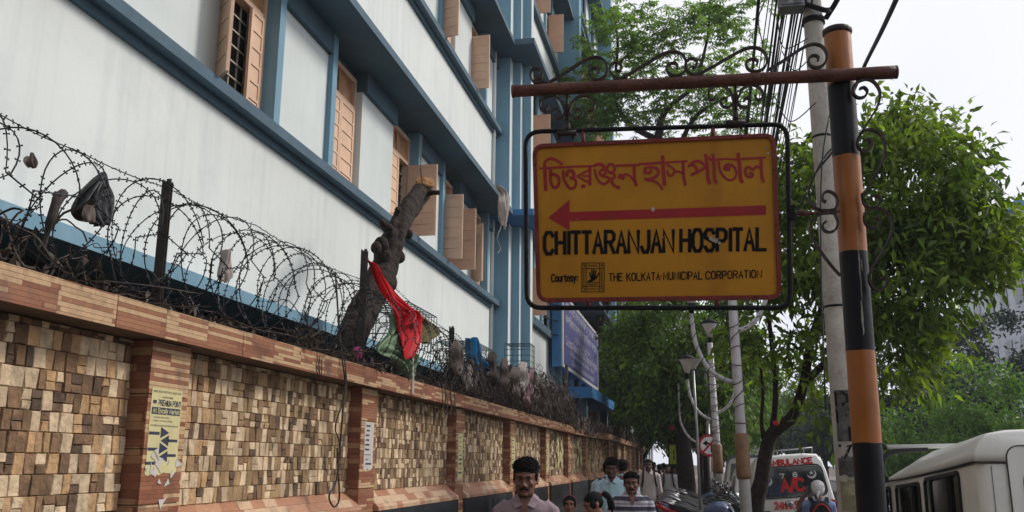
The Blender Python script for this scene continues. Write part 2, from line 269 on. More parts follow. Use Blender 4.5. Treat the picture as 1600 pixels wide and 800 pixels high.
# ------------------------------------------------------------------ mesh builder
class MB:
    def __init__(s): s.v = []; s.f = []; s.m = []; s.sm = []
    def add(s, vs, fs, mi=0, sm=False):
        o = len(s.v); s.v.extend([tuple(map(float, p)) for p in vs])
        for f in fs: s.f.append(tuple(i + o for i in f)); s.m.append(mi); s.sm.append(sm)
        return s
    def box(s, x0, x1, y0, y1, z0, z1, mi=0):
        if x0 > x1: x0, x1 = x1, x0
        if y0 > y1: y0, y1 = y1, y0
        if z0 > z1: z0, z1 = z1, z0
        return s.add([(x0, y0, z0), (x1, y0, z0), (x1, y1, z0), (x0, y1, z0), (x0, y0, z1), (x1, y0, z1), (x1, y1, z1), (x0, y1, z1)],
                     [(0, 3, 2, 1), (4, 5, 6, 7), (0, 1, 5, 4), (1, 2, 6, 5), (2, 3, 7, 6), (3, 0, 4, 7)], mi)
    def obox(s, c, ax, ay, az, mi=0):
        c = np.array(c, float); ax = np.array(ax, float); ay = np.array(ay, float); az = np.array(az, float)
        P = [c + i * ax + j * ay + k * az for k in (-1, 1) for (i, j) in ((-1, -1), (1, -1), (1, 1), (-1, 1))]
        return s.add(P, [(0, 3, 2, 1), (4, 5, 6, 7), (0, 1, 5, 4), (1, 2, 6, 5), (2, 3, 7, 6), (3, 0, 4, 7)], mi)
    def tube(s, pts, r, n=8, mi=0, caps=True, sm=True, flat=None):
        P = [np.array(p, float) for p in pts]; k = len(P)
        R = list(r) if hasattr(r, '__len__') else [r] * k
        T = []
        for i in range(k):
            a = P[max(0, i - 1)]; b = P[min(k - 1, i + 1)]; t = b - a; l = np.linalg.norm(t)
            T.append(t / l if l > 1e-9 else np.array([0, 0, 1.]))
        u = np.array([1., 0, 0]) if abs(T[0][0]) < 0.8 else np.array([0, 1., 0])
        if flat is not None: u = np.array(flat, float)
        vs = []
        for i in range(k):
            u = u - T[i] * (u @ T[i]); l = np.linalg.norm(u)
            u = u / l if l > 1e-6 else np.array([0, 0, 1.])
            w_ = np.cross(T[i], u)
            for j in range(n):
                a = 2 * math.pi * j / n
                vs.append(P[i] + R[i] * (math.cos(a) * u + math.sin(a) * w_))
        fs = [(i * n + j, i * n + (j + 1) % n, (i + 1) * n + (j + 1) % n, (i + 1) * n + j) for i in range(k - 1) for j in range(n)]
        if caps: fs.append(tuple(range(n - 1, -1, -1))); fs.append(tuple((k - 1) * n + j for j in range(n)))
        return s.add(vs, fs, mi, sm)
    def bar(s, pts, hw, ht, nrm, mi=0):
        """flat bar of half width hw (in plane) and half thickness ht (along nrm)"""
        P = [np.array(p, float) for p in pts]; k = len(P); N = _unit(np.array(nrm, float)); vs = []
        for i in range(k):
            t = P[min(k - 1, i + 1)] - P[max(0, i - 1)]; t = t - N * (t @ N); t = t / (np.linalg.norm(t) + 1e-9)
            b = np.cross(N, t); h = hw[i] if hasattr(hw, '__len__') else hw
            vs += [P[i] - b * h - N * ht, P[i] + b * h - N * ht, P[i] + b * h + N * ht, P[i] - b * h + N * ht]
        fs = [(i * 4 + j, i * 4 + (j + 1) % 4, (i + 1) * 4 + (j + 1) % 4, (i + 1) * 4 + j) for i in range(k - 1) for j in range(4)]
        fs += [(3, 2, 1, 0), tuple((k - 1) * 4 + j for j in range(4))]
        return s.add(vs, fs, mi)
    def loft(s, rings, mi=0, sm=True, caps=True):
        n = len(rings[0]); vs = [p for r in rings for p in r]; k = len(rings)
        fs = [(i * n + j, i * n + (j + 1) % n, (i + 1) * n + (j + 1) % n, (i + 1) * n + j) for i in range(k - 1) for j in range(n)]
        if caps: fs.append(tuple(range(n - 1, -1, -1))); fs.append(tuple((k - 1) * n + j for j in range(n)))
        return s.add(vs, fs, mi, sm)
    def ell(s, c, r, n=12, m=8, mi=0, rot=None):
        vs = []; c = np.array(c, float)
        for i in range(1, m):
            a = math.pi * i / m
            for j in range(n):
                b = 2 * math.pi * j / n
                p = np.array([math.sin(a) * math.cos(b) * r[0], math.sin(a) * math.sin(b) * r[1], math.cos(a) * r[2]])
                if rot is not None: p = np.array(rot @ Vector(p))
                vs.append(c + p)
        t = np.array([0, 0, r[2]]); 
        if rot is not None: t = np.array(rot @ Vector(t))
        vs.append(c + t); vs.append(c - t); k = (m - 1) * n
        fs = [(i * n + j, (i + 1) * n + j, (i + 1) * n + (j + 1) % n, i * n + (j + 1) % n) for i in range(m - 2) for j in range(n)]
        fs += [(k, j, (j + 1) % n) for j in range(n)] + [(k + 1, (m - 2) * n + (j + 1) % n, (m - 2) * n + j) for j in range(n)]
        return s.add(vs, fs, mi, True)
    def prism(s, poly, d, mi=0):
        """poly: 3-D points in a plane, d: extrusion vector"""
        n = len(poly); a = [np.array(p, float) for p in poly]; d = np.array(d, float)
        vs = a + [p + d for p in a]
        fs = [tuple(range(n - 1, -1, -1)), tuple(range(n, 2 * n))] + [(j, (j + 1) % n, n + (j + 1) % n, n + j) for j in range(n)]
        return s.add(vs, fs, mi)
    def lathe(s, c, prof, n=16, mi=0):
        """profile [(r,z)...] turned about the vertical through c"""
        rings = [[(c[0] + r * math.cos(2 * math.pi * j / n), c[1] + r * math.sin(2 * math.pi * j / n), c[2] + z) for j in range(n)] for r, z in prof]
        return s.loft(rings, mi)
    def mesh(s, name, mats, off=(0, 0, 0)):
        me = bpy.data.meshes.new(name)
        v = np.array(s.v, float).reshape(-1, 3) - np.array(off)
        me.from_pydata(v.tolist(), [], s.f)
        for m_ in (mats if isinstance(mats, (list, tuple)) else [mats]): me.materials.append(M[m_] if isinstance(m_, str) else m_)
        me.polygons.foreach_set('material_index', s.m)
        me.polygons.foreach_set('use_smooth', s.sm)
        me.update(); return me
    def build(s, name, mats, parent=None, local=False, kind=None, label=None):
        """one mesh object; vertices are world positions unless local=True (then relative to the parent)"""
        off = (0, 0, 0)
        if parent is not None and not local:
            off = np.array(parent.location); q = parent.parent
            while q is not None: off = off + np.array(q.location); q = q.parent
        o = bpy.data.objects.new(name, s.mesh(name, mats, off)); COL.objects.link(o)
        o.parent = parent
        if kind: o['kind'] = kind
        if label: o['label'] = label
        return o
def tag(o, label=None, cat=None, group=None, kind=None):
    if label: o['label'] = label
    if cat: o['category'] = cat
    if group: o['group'] = group
    if kind: o['kind'] = kind
    return o
def thing(name, label, cat, loc=(0, 0, 0), rz=0.0, group=None):
    o = bpy.data.objects.new(name, None); COL.objects.link(o); o.location = loc; o.rotation_euler = (0, 0, rz)
    o.empty_display_size = 0.1
    return tag(o, label, cat, group)
def solo(mb, name, mats, label, cat, loc=None, group=None, kind=None):
    """a thing that is one mesh, its origin moved to its base"""
    v = np.array(mb.v)
    if loc is None: loc = ((v[:, 0].min() + v[:, 0].max()) / 2, (v[:, 1].min() + v[:, 1].max()) / 2, v[:, 2].min())
    o = bpy.data.objects.new(name, mb.mesh(name, mats, loc)); COL.objects.link(o); o.location = loc
    return tag(o, label, cat, group, kind)
def copy_tree(o, parent=None):
    c = o.copy(); COL.objects.link(c); c.parent = parent
    for ch in list(o.children): copy_tree(ch, c)
    return c
def smooth_path(pts, k=4):
    P = [np.array(p, float) for p in pts]; out = []
    for i in range(len(P) - 1):
        p0 = P[max(0, i - 1)]; p1 = P[i]; p2 = P[i + 1]; p3 = P[min(len(P) - 1, i + 2)]
        for j in range(k):
            t = j / k
            out.append(0.5 * ((2 * p1) + (-p0 + p2) * t + (2 * p0 - 5 * p1 + 4 * p2 - p3) * t * t + (-p0 + 3 * p1 - 3 * p2 + p3) * t ** 3))
    out.append(P[-1]); return out

# stroke lettering: glyphs on a 4 wide, 6 tall grid
G = {
 'A': ['0,0 2,6 4,0', '0.8,2.2 3.2,2.2'], 'B': ['0,0 0,6 2.6,6 3.5,5 2.6,3.2 0,3.2', '2.6,3.2 3.8,1.8 2.8,0 0,0'],
 'C': ['4,5 3,6 1,6 0,4.6 0,1.4 1,0 3,0 4,1'], 'D': ['0,0 0,6 2.4,6 4,4.4 4,1.6 2.4,0 0,0'], 'E': ['4,6 0,6 0,0 4,0', '0,3.1 3,3.1'],
 'F': ['4,6 0,6 0,0', '0,3.1 3,3.1'], 'G': ['4,5 3,6 1,6 0,4.6 0,1.4 1,0 3,0 4,1.2 4,2.8 2.4,2.8'], 'H': ['0,0 0,6', '4,0 4,6', '0,3.1 4,3.1'],
 'I': ['0.5,0 0.5,6'], 'J': ['3.5,6 3.5,1.4 2.6,0 1,0 0,1.4'], 'K': ['0,0 0,6', '4,6 0,2.6', '1.2,3.6 4,0'], 'L': ['0,6 0,0 3.8,0'],
 'M': ['0,0 0,6 2.2,1.6 4.4,6 4.4,0'], 'N': ['0,0 0,6 4.5,0 4.5,6'], 'O': ['1,6 3,6 4,4.6 4,1.4 3,0 1,0 0,1.4 0,4.6 1,6'],
 'P': ['0,0 0,6 2.8,6 4,5.2 4,3.6 2.8,2.7 0,2.7'], 'Q': ['1,6 3,6 4,4.6 4,1.4 3,0 1,0 0,1.4 0,4.6 1,6', '2.4,1.6 4.2,-0.4'], 'R': ['0,0 0,6 2.8,6 4,5.2 4,3.8 2.8,3 0,3', '2,3 4,0'],
 'S': ['3.9,5 3,6 1,6 0,5 0.2,3.7 3.7,2.5 4,1.2 3,0 1,0 0,1.1'], 'T': ['0,6 3.6,6', '1.8,6 1.8,0'], 'U': ['0,6 0,1.4 1,0 3,0 4,1.4 4,6'],
 'V': ['0,6 2,0 4,6'], 'W': ['0,6 1.1,0 2.4,4.4 3.7,0 4.8,6'], 'X': ['0,0 4,6', '0,6 4,0'], 'Y': ['0,6 2,3 4,6', '2,3 2,0'], 'Z': ['0,6 4,6 0,0 4,0'],
 '1': ['0.6,4.8 2,6 2,0'], '2': ['0,4.8 1,6 3,6 4,4.8 3.6,3.4 0,0 4,0'], '4': ['3,0 3,6 0,2 4,2'], '6': ['3.8,5.2 2.8,6 1,6 0,4.4 0,1.4 1,0 3,0 4,1.2 3.8,2.8 2.8,3.5 1,3.3 0,2.2'],
 '7': ['0,6 4,6 1.6,0'], '/': ['0,-0.4 2.4,6.4'], ':': ['0.6,0.4 0.6,1', '0.6,3 0.6,3.6'], '-': ['0,3 2.4,3'], '.': ['0.4,0 0.4,0.6'],
 'h': ['0,0 0,6', '0,3 1,4 2.4,4 3.2,3 3.2,0'], 'r': ['0,0 0,4', '0,2.8 0.9,4 2.2,4'], 's': ['2.8,3.3 2.2,4 0.7,4 0,3.2 0.4,2.3 2.5,1.7 2.9,0.8 2.2,0 0.7,0 0,0.7'],
 'o': ['1,4 2.2,4 3,3 3,1 2.2,0 0.8,0 0,1 0,3 1,4'], 'u': ['0,4 0,1 0.8,0 2.2,0 3,1', '3,4 3,0'], 't': ['1,5.4 1,1 1.6,0 2.4,0', '0,4 2.4,4'],
 'e': ['0,2 3,2 2.9,3.2 2.2,4 0.9,4 0,3 0,1 0.9,0 2.8,0.3'], 'y': ['0,4 1.5,0.6', '3,4 0.4,-2'], 'n': ['0,0 0,4', '0,3 1,4 2.2,4 3,3 3,0'], 'a': ['0.4,3.7 2.2,4 3,3.2 3,0', '3,2.2 1,2.2 0,1.2 0.8,0 2.2,0 3,0.8'],
 'l': ['0.3,0 0.3,6'], 'M_': [], 'k': ['0,0 0,6', '2.8,4 0,1.6', '1,2.4 3,0'], 'd': ['3,0 3,6', '3,3 2,4 0.8,4 0,3 0,1 0.8,0 2,0 3,1'], 'c': ['2.8,3.4 2,4 0.8,4 0,3 0,1 0.8,0 2,0 2.8,0.6'], 'i': ['0.3,0 0.3,4', '0.3,5 0.3,5.6'], 'g': ['3,4 3,-1 2,-2 0.5,-1.6', '3,3 2,4 0.8,4 0,3 0,1 0.8,0 2,0 3,1'], 'm': ['0,0 0,4', '0,3 1,4 2,3.4 2,0', '2,3 3,4 4,3.4 4,0'], 'p': ['0,-2 0,4', '0,3 1,4 2.2,4 3,3 3,1 2.2,0 1,0 0,1'],
}
_lift = [0]
def ribbon(mb, pts2, wd, to3, nrm, base=0.0008, mi=0):
    """flat painted stroke through 2-D points; to3 maps (u,v) to the surface, nrm is the outward normal"""
    _lift[0] = (_lift[0] + 1) % 9
    lift = base + _lift[0] * 0.00018; P = [np.array(p, float) for p in pts2]; k = len(P)
    if k < 2: return
    L_, R_ = [], []
    for i in range(k):
        if i == 0: d = P[1] - P[0]; d = d / (np.linalg.norm(d) + 1e-9); n2 = np.array([-d[1], d[0]]); sc = 1; q = P[0] - d * wd * 0.35
        elif i == k - 1: d = P[-1] - P[-2]; d = d / (np.linalg.norm(d) + 1e-9); n2 = np.array([-d[1], d[0]]); sc = 1; q = P[-1] + d * wd * 0.35
        else:
            d1 = P[i] - P[i - 1]; d2 = P[i + 1] - P[i]; d1 = d1 / (np.linalg.norm(d1) + 1e-9); d2 = d2 / (np.linalg.norm(d2) + 1e-9)
            n1 = np.array([-d1[1], d1[0]]); n2_ = np.array([-d2[1], d2[0]]); n2 = n1 + n2_; l = np.linalg.norm(n2)
            n2 = n2 / l if l > 0.3 else n1; sc = min(1.6, 1 / max(0.4, n2 @ n1)); q = P[i]
        L_.append(q + n2 * wd / 2 * sc); R_.append(q - n2 * wd / 2 * sc)
    N = np.array(nrm, float)
    vs = [np.array(to3(*p)) + N * lift for p in L_ + R_]
    mb.add(vs, [(i, i + 1, k + i + 1, k + i) for i in range(k - 1)], mi)
def disc(mb, c2, r, to3, nrm, base=0.003, n=14, mi=0):
    N = np.array(nrm, float)
    mb.add([np.array(to3(c2[0] + r * math.cos(2 * math.pi * j / n), c2[1] + r * math.sin(2 * math.pi * j / n))) + N * base for j in range(n)], [tuple(range(n))], mi)
def text_strokes(mb, txt, u0, v0, u1, h, stroke, to3, nrm, base=0.0008, mi=0, gap=1.5, jit=0.0, v1=None):
    """letters between u0 and u1 with cap height h; v0 baseline (v1: baseline at the right end)"""
    ws = []
    for ch in txt:
        if ch == ' ': ws.append(1.7)
        else: ws.append(max(float(p.split(',')[0]) for s_ in G[ch] for p in s_.split()))
    tot = sum(ws) + gap * (len(txt) - 1); k = (u1 - u0) / tot; x = u0; v1 = v0 if v1 is None else v1
    for ch, wd in zip(txt, ws):
        if ch != ' ':
            for s_ in G[ch]:
                pts = [tuple(map(float, p.split(','))) for p in s_.split()]
                yb = v0 + (v1 - v0) * (x - u0) / (u1 - u0) + random.uniform(-jit, jit)
                ribbon(mb, [(x + p[0] * k, yb + p[1] * h / 6.0) for p in pts], stroke, to3, nrm, base, mi)
        x += (wd + gap) * k
M['cage'] = mat('cage', (0.03, 0.07, 0.07), 0.5, 0.3, 10)
for _k in ('stone_cream', 'stone_tan', 'stone_brown', 'stone_dark'):
    _c = {'stone_cream': (0.55, 0.415, 0.27), 'stone_tan': (0.31, 0.205, 0.105), 'stone_brown': (0.19, 0.112, 0.060), 'stone_dark': (0.11, 0.068, 0.042)}[_k]
    M[_k + '_far'] = mat(_k + '_far', _c, 0.85, 0.25, 10, 0.5, 26, island=0.2)
M['cloth_blue_pale'] = mat('cloth_blue_pale', (0.20, 0.27, 0.36), 0.8, 0.2, 9)
def text_flat(mb, txt, size, to3, width=None, align='C', mi=0, u=0, v=0, base=0.004, nrm=(0, 0, 1)):
    """lettering through Blender's own built-in font, laid on a surface"""
    c = bpy.data.curves.new('text', 'FONT'); c.body = txt; c.size = size; c.resolution_u = 2
    o = bpy.data.objects.new('text', c); COL.objects.link(o); bpy.context.view_layer.update()
    me = o.to_mesh(); V = np.array([tuple(p.co) for p in me.vertices]); F = [tuple(p.vertices) for p in me.polygons]; o.to_mesh_clear()
    bpy.data.objects.remove(o); bpy.data.curves.remove(c)
    if not len(V): return
    w_ = V[:, 0].max() - V[:, 0].min(); k = (width / w_) if width else 1.0
    x = (V[:, 0] - V[:, 0].min()) * k; x = x - (w_ * k / 2 if align == 'C' else 0)
    N = np.array(nrm, float)
    mb.add([np.array(to3(u + a, v + b)) + N * base for a, b in zip(x, V[:, 1])], F, mi)

# ================================================================== GROUND
KX = 1.42                                   # kerb line between footpath and road
mb = MB(); mb.box(-400, 400, -60, 900, -0.6, -0.22); tag(mb.build('ground', 'soil'), kind='structure')
mb = MB(); mb.box(-4.6, KX, -30, 140, -0.2, 0.0); fp = tag(mb.build('footpath', 'footpath'), kind='structure')
mb = MB()
for j in range(0, 40):
    for i in range(8):
        x0 = -2.85 + i * 0.52; y0 = 9 + j * 0.5
        mb.box(x0, x0 + 0.505, y0, y0 + 0.485, 0.0, 0.012 + random.uniform(0, 0.004))
mb.build('paving_slab', 'footpath', fp, kind='stuff')
mb = MB(); mb.box(KX + 0.18, 13.5, -30, 140, -0.2, -0.14); rd = tag(mb.build('road', 'road'), kind='structure')
mb = MB()
for j in range(14): mb.box(7.2, 7.34, 4 + j * 8, 8 + j * 8, -0.14, -0.134)
mb.build('lane_marking', 'road_paint', rd)
kb = thing('kerb', None, None, (KX, 0, 0)); kb['kind'] = 'structure'
for j in range(46):
    y0 = 3 + j * 0.92; b = MB(); b.box(KX, KX + 0.18, y0, y0 + 0.9, -0.2, 0.03)
    b.build('kerb_stone', 'kerb' if j % 2 else 'kerb_yellow', kb)
mb = MB(); mb.box(13.5, 18, -6, 140, -0.2, 0.02); tag(mb.build('far_footpath', 'footpath'), kind='structure')

# ================================================================== HOSPITAL BUILDING
ST = 4.27
HB = thing('hospital_building', 'long white and blue painted hospital block with peach wooden shutters behind the tiled wall', 'building', (-8, 20, 0))
def hpart(mb, name, mats, **k): return mb.build(name, mats, HB, **k)
# back volume
b = MB(); b.box(-16, -5.6, -28.5, 39.5, 0, 25.5); hpart(b, 'inner_block', 'shade_dark')
# ground storey
b = MB(); b.box(-5.6, -4.7, -28, 27.8, 0, 2.4); hpart(b, 'ground_storey_wall', 'grimy_shaded_wall')
b = MB(); b.box(-5.6, -4.72, -28, 27.8, 2.4, 3.05); hpart(b, 'ground_storey_wall', 'shade_dark')  # near-black strip paints the shade close under the canopy
for yy in (4.2, 6.8, 9.4, 12, 15.2, 18):
    b = MB(); b.box(-4.70, -4.66, yy, yy + 1.2, 1.2, 2.4); hpart(b, 'ground_window', 'far_window')
def canopy(k, y0, y1, xf, xw=-5.6):
    zb = 3.05 + 0.02 + k * ST + (0.0 if k == 0 else -0.09) if False else (3.055 if k == 0 else 7.23 + (k - 1) * ST)
    b = MB(); b.box(xw, xf, y0, y1, zb, zb + 0.12); hpart(b, 'canopy', 'blue_dark' if k else 'blue_paint')
OW, PX, FX = -4.82, -4.70, -4.63
def window(y0, y1, zs, kind, left='shut', right='shut', mats='shutter'):
    """a shuttered window in the opening y0..y1 with its sill at zs"""
    fr = MB(); x = OW; zt = zs + 1.80; zm = zs + 1.30
    for a, c in ((y0, y0 + 0.06), (y1 - 0.06, y1)): fr.box(x - 0.10, x + 0.02, a, c, zs, zt)
    fr.box(x - 0.10, x + 0.018, y0 + 0.06, y1 - 0.06, zt - 0.07, zt); fr.box(x - 0.10, x + 0.018, y0 + 0.06, y1 - 0.06, zm, zm + 0.06)
    fr.box(x - 0.10, x + 0.018, y0 + 0.06, y1 - 0.06, zs, zs + 0.04)
    wn = hpart(fr, 'window', mats)
    dk = MB(); dk.box(-5.6, x - 0.18, y0, y1, zs - .01, zt + .05); _sub(dk.build('room_shade', 'shade_dark', None), wn)  # opaque near-black block painted as the unlit room's shade
    t = MB(); t.box(x - 0.06, x - 0.03, y0 + 0.06, y1 - 0.06, zm + 0.06, zm + 0.24); t.box(x - 0.075, x - 0.045, y0 + 0.06, y1 - 0.06, zm + 0.24, zt - 0.07)
    t.box(x - 0.03, x - 0.01, (y0 + y1) / 2 - 0.02, (y0 + y1) / 2 + 0.02, zm + 0.06, zt - 0.07)
    o = t.build('transom', 'wood_transom', None); _sub(o, wn)
    g = MB(); xg = x - 0.09
    for i in range(1, 6): g.box(xg - 0.008, xg + 0.008, y0 + 0.06 + i * (y1 - y0 - 0.12) / 6 - 0.008, y0 + 0.06 + i * (y1 - y0 - 0.12) / 6 + 0.008, zs + 0.04, zm)
    for j in range(1, 7):
        z = zs + 0.04 + j * 1.26 / 7; g.box(xg + 0.009, xg + 0.022, y0 + 0.06, y1 - 0.06, z - 0.008, z + 0.008)
    o = g.build('window_grille', 'grille', None); _sub(o, wn)
    wl = (y1 - y0 - 0.12) / 2 - 0.004; hz = zm - zs - 0.05
    for side, st in (('l', left), ('r', right)):
        lf = MB(); th = 0.035; wl0 = wl
        if st == 'narrow': wl = wl * .62                       # leaf lies in local (u, w): u from hinge
        for a, c in ((0, 0.055), (wl - 0.055, wl)): lf.box(a, c, -th / 2, th / 2, 0, hz)
        for j in range(7):
            z = j * (hz - 0.05) / 6; lf.box(0.055, wl - 0.055, -th / 2, th / 2, z, z + (0.05 if j in (0, 6) else 0.03))
        for j in range(6):
            z = j * (hz - 0.05) / 6; lf.box(0.057, wl - 0.057, -0.008, 0.006, z + (0.05 if j == 0 else 0.03), z + (hz - 0.05) / 6)
        hy = y0 + 0.06 if side == 'l' else y1 - 0.06
        # closed: leaf points into the opening; 'open' swings out towards the street
        ang = {'shut': 0, 'narrow': 0, 'open': 90, 'wide': 120, 'ajar': 60, 'flat': 150}[st] if not isinstance(st, (int, float)) else st
        a = math.radians(ang); d = 1 if side == 'l' else -1
        ux, uy = math.sin(a), d * math.cos(a)
        V = np.array(lf.v); nv = np.empty_like(V)
        nv[:, 0] = x + 0.02 + V[:, 0] * ux - V[:, 1] * uy; nv[:, 1] = hy + V[:, 0] * uy + V[:, 1] * ux; nv[:, 2] = zs + 0.045 + V[:, 2]
        lf.v = [tuple(p) for p in nv]
        wl = wl0
        o = lf.build('shutter_leaf', mats, None); _sub(o, wn)
    return wn
def _sub(o, parent):
    """attach a part built in world coordinates under a part that is itself under a thing"""
    off = Vector((0, 0, 0)); q = parent
    while q is not None: off += q.location; q = q.parent
    o.data.transform(Matrix.Translation(-off)); o.parent = parent
ALL_L = ['flat', 45]
def facade(k, shift, y_start, y_end, px, opens, mats='shutter', first_sill=True):
    """storey k of the plane px: spandrel, sill slab, panels, fins and windows"""
    dx = px - PX; zs = 5.32 + k * ST if k < 2 else 5.32 + k * ST
    ow, fx = OW, FX
    zc0 = (3.175 if k == 0 else 7.35 + (k - 1) * ST); zc1 = 7.23 + k * ST
    b = MB(); b.box(-5.6, px, y_start, y_end, zc0, zs - 0.205); hpart(b, 'wall_panel', 'white_wall')
    b = MB(); b.box(-5.6, px + 0.17, y_start, y_end, zs - 0.12, zs)
    hpart(b, 'sill_band', 'blue_dark')
    b = MB(); b.box(-5.6, px + 0.05, y_start, y_end, zs - 0.205, zs - 0.12); hpart(b, 'sill_moulding', 'blue_dark')
    return zs, zc1
WIN = [(5.25, 6.40), (8.05, 9.20), (10.95, 12.10), (13.52, 14.70), (16.42, 17.58), (18.95, 20.1)]
FINS_R = {1: True, 3: True, 5: True}; FINS_L = {0: False, 2: True, 4: True}
SH = {0: {1: (133, 'narrow'), 3: ('shut', 'open'), 4: ('open', 'open'), 5: (130, 'shut')},
      1: {4: (105, 'shut'), 5: (95, 'shut'), 3: (110, 20), 1: ('open', 'shut')},
      2: {3: ('open', 'shut'), 5: ('open', 'shut')}}
for k in range(6):
    shift = 0 if k == 0 else -0.42
    Y0, Y1 = -28.0, 21.1  # facade carried on unseen behind the viewer, also to block sky light
    zs, zc = facade(k, shift, Y0, Y1, PX, None)
    edges = []; prev = Y0
    for i, (a, c) in enumerate(WIN):
        a += shift; c += shift
        finL = i in (2, 4); finR = i in (1, 3, 5)
        prevFin = (i - 1) in (1, 3) and i > 0
        p0, p1 = prev, a
        fw = 0.15
        if p1 - p0 > 0.05:
            q0 = p0 + (fw if prevFin else 0); q1 = p1 - (fw if finL else 0)
            b = MB(); b.box(-5.6, PX, q0, q1, zs, zc - 0.30); hpart(b, 'wall_panel', 'panel_white')
            b = MB(); b.box(-5.6, FX, q0, q1, zc - 0.30, zc); hpart(b, 'lintel_band', 'blue_dark')
            if prevFin: b = MB(); b.box(-5.6, FX + 0.002, p0, q0, zs, zc); hpart(b, 'fin', 'blue_paint')
            if finL: b = MB(); b.box(-5.6, FX + 0.002, q1, p1, zs, zc); hpart(b, 'fin', 'blue_paint')
        sh = SH.get(k, {}).get(i, ('shut', 'shut'))
        if k < 3: window(a, c, zs, 0, sh[0], sh[1])
        else:
            b = MB(); b.box(-5.6, OW, a, c, zs, zc - 0.1); hpart(b, 'window', 'shutter')
        b = MB(); b.box(-5.6, OW - 0.02, a, c, zs + 1.80, zc); hpart(b, 'lintel', 'blue_dark')
        prev = c
    q0 = prev + 0.15
    b = MB(); b.box(-5.6, FX + 0.002, prev, q0, zs, zc); hpart(b, 'fin', 'blue_paint')
    b = MB(); b.box(-5.6, PX, q0, Y1, zs, zc - 0.30); hpart(b, 'wall_panel', 'panel_white')
    b = MB(); b.box(-5.6, FX, q0, Y1, zc - 0.30, zc); hpart(b, 'lintel_band', 'blue_dark')
    b = MB()
    b.box(-5.6, -4.1, Y0, 20.4, zc, zc + 0.12); hpart(b, 'canopy', 'blue_dark')
    b = MB(); b.box(-5.6, -3.62, 20.403, 27.8, zc - 0.002, zc + 0.14); hpart(b, 'canopy', 'blue_deep' if k == 0 else 'blue_dark')
b = MB(); b.box(-5.6, -4.1, -28.0, 20.4, 3.055, 3.17); hpart(b, 'canopy', 'blue_paint')
b = MB(); b.box(-5.6, -3.62, 20.403, 27.8, 3.053, 3.172); hpart(b, 'canopy', 'blue_dark')
# rain pipe near the stair tower
b = MB(); b.tube([(-4.66, 20.72, 3.2), (-4.66, 20.72, 24)], 0.045, 8); hpart(b, 'rain_pipe', 'white_wall')
# stair tower of stepped fins
for k in range(6):
    z0 = 3.175 if k == 0 else 7.371 + (k - 1) * ST; z1 = 7.227 + k * ST
    for (xa, y0, y1) in ((-4.35, 21.1, 21.45), (-4.15, 21.45, 21.7), (-3.93, 21.7, 22.0)):
        b = MB(); b.box(-5.6, xa, y0, y1, z0, z1); hpart(b, 'tower_fin', 'blue_paint')
    for xa, y0, y1 in ((-4.35, 21.1, 21.45), (-4.15, 21.45, 21.7), (-3.93, 21.7, 22.0)):
        b = MB(); b.box(xa, xa + 0.006, y0 + 0.004, y1, z0, z1); hpart(b, 'tower_lit_front', 'panel_white')  # pale skin paints the brighter street-side light on the fin fronts
# second wing of the facade, a little nearer the street
PB = -4.15
for k in range(6):
    zs = 5.32 + k * ST; zc0 = (3.175 if k == 0 else 7.371 + (k - 1) * ST); zc1 = 7.225 + k * ST
    for (ya, yb, pb, xf, wins) in ((22.0, 27.8, PB if k else -4.25, -3.62, ((22.5, 23.6), (25.1, 26.2))), (28.6, 38.5, -3.95 if k else -4.35, -3.42, ((29.6, 30.7), (32.3, 33.4), (35.2, 36.3)))):
        if ya > 28: zc1a = 7.225 + k * ST
        b = MB(); b.box(-5.6, pb, ya, yb, zc0, zs - 0.2); hpart(b, 'wall_panel', 'white_wall')
        b = MB(); b.box(-5.6, pb + 0.14, ya, yb, zs - 0.2, zs); hpart(b, 'sill_band', 'blue_dark')
        prev = ya
        for a, c in wins:
            b = MB(); b.box(-5.6, pb, prev, a, zs, zc1); hpart(b, 'wall_panel', 'panel_white')
            f = MB(); f.box(-5.6, pb + 0.07, a - 0.14, a, zs, zc1 - 0.002); hpart(f, 'fin', 'blue_paint'); f = MB(); f.box(-5.6, pb + 0.07, c, c + 0.14, zs, zc1 - 0.002); hpart(f, 'fin', 'blue_paint')
            wb = MB(); wb.box(-5.6, pb - 0.1, a, c, zs, zs + 1.75); wo = hpart(wb, 'window', 'shutter_brown')
            sm = MB()
            for s_ in (0, 1):
                u0 = a + 0.06 + s_ * (c - a - 0.12) / 2
                for j in range(6): sm.box(pb - 0.098, pb - 0.07, u0 + 0.04, u0 + 0.44, zs + 0.1 + j * 0.2, zs + 0.26 + j * 0.2)
            if k < 4: _sub(sm.build('shutter_panel', 'shutter', None), wo)
            if k in (1, 2) or (k == 0 and c < 25): 
                s2 = MB(); s2.box(pb - 0.05, pb + 0.42, c - 0.06, c - 0.02, zs + 0.05, zs + 1.3); _sub(s2.build('shutter_leaf', 'shutter', None), wo)
            b = MB(); b.box(-5.6, pb - 0.05, a, c, zs + 1.75, zc1); hpart(b, 'lintel', 'blue_dark')
            prev = c
        b = MB(); b.box(-5.6, pb, prev, yb, zs, zc1); hpart(b, 'wall_panel', 'panel_white')
        if ya > 28: b = MB(); b.box(-5.6, xf, ya - 0.2, yb, zc1, zc1 + 0.146); hpart(b, 'canopy', 'blue_dark')
b = MB(); b.box(-5.6, -3.45, 27.8, 28.35, 7.0, 26); hpart(b, 'tower_fin', 'blue_paint')
b = MB(); b.box(-5.6, -4.22, 27.8, 28.6, 3.1, 7.0); hpart(b, 'tower_fin', 'blue_paint')
b = MB(); b.box(-5.6, -3.35, 38.5, 39.2, 7.0, 26); hpart(b, 'tower_fin', 'blue_paint')
b = MB(); b.box(-5.6, -4.28, 27.8, 38.5, 0, 3.1); hpart(b, 'ground_storey_wall', 'grimy_shaded_wall')
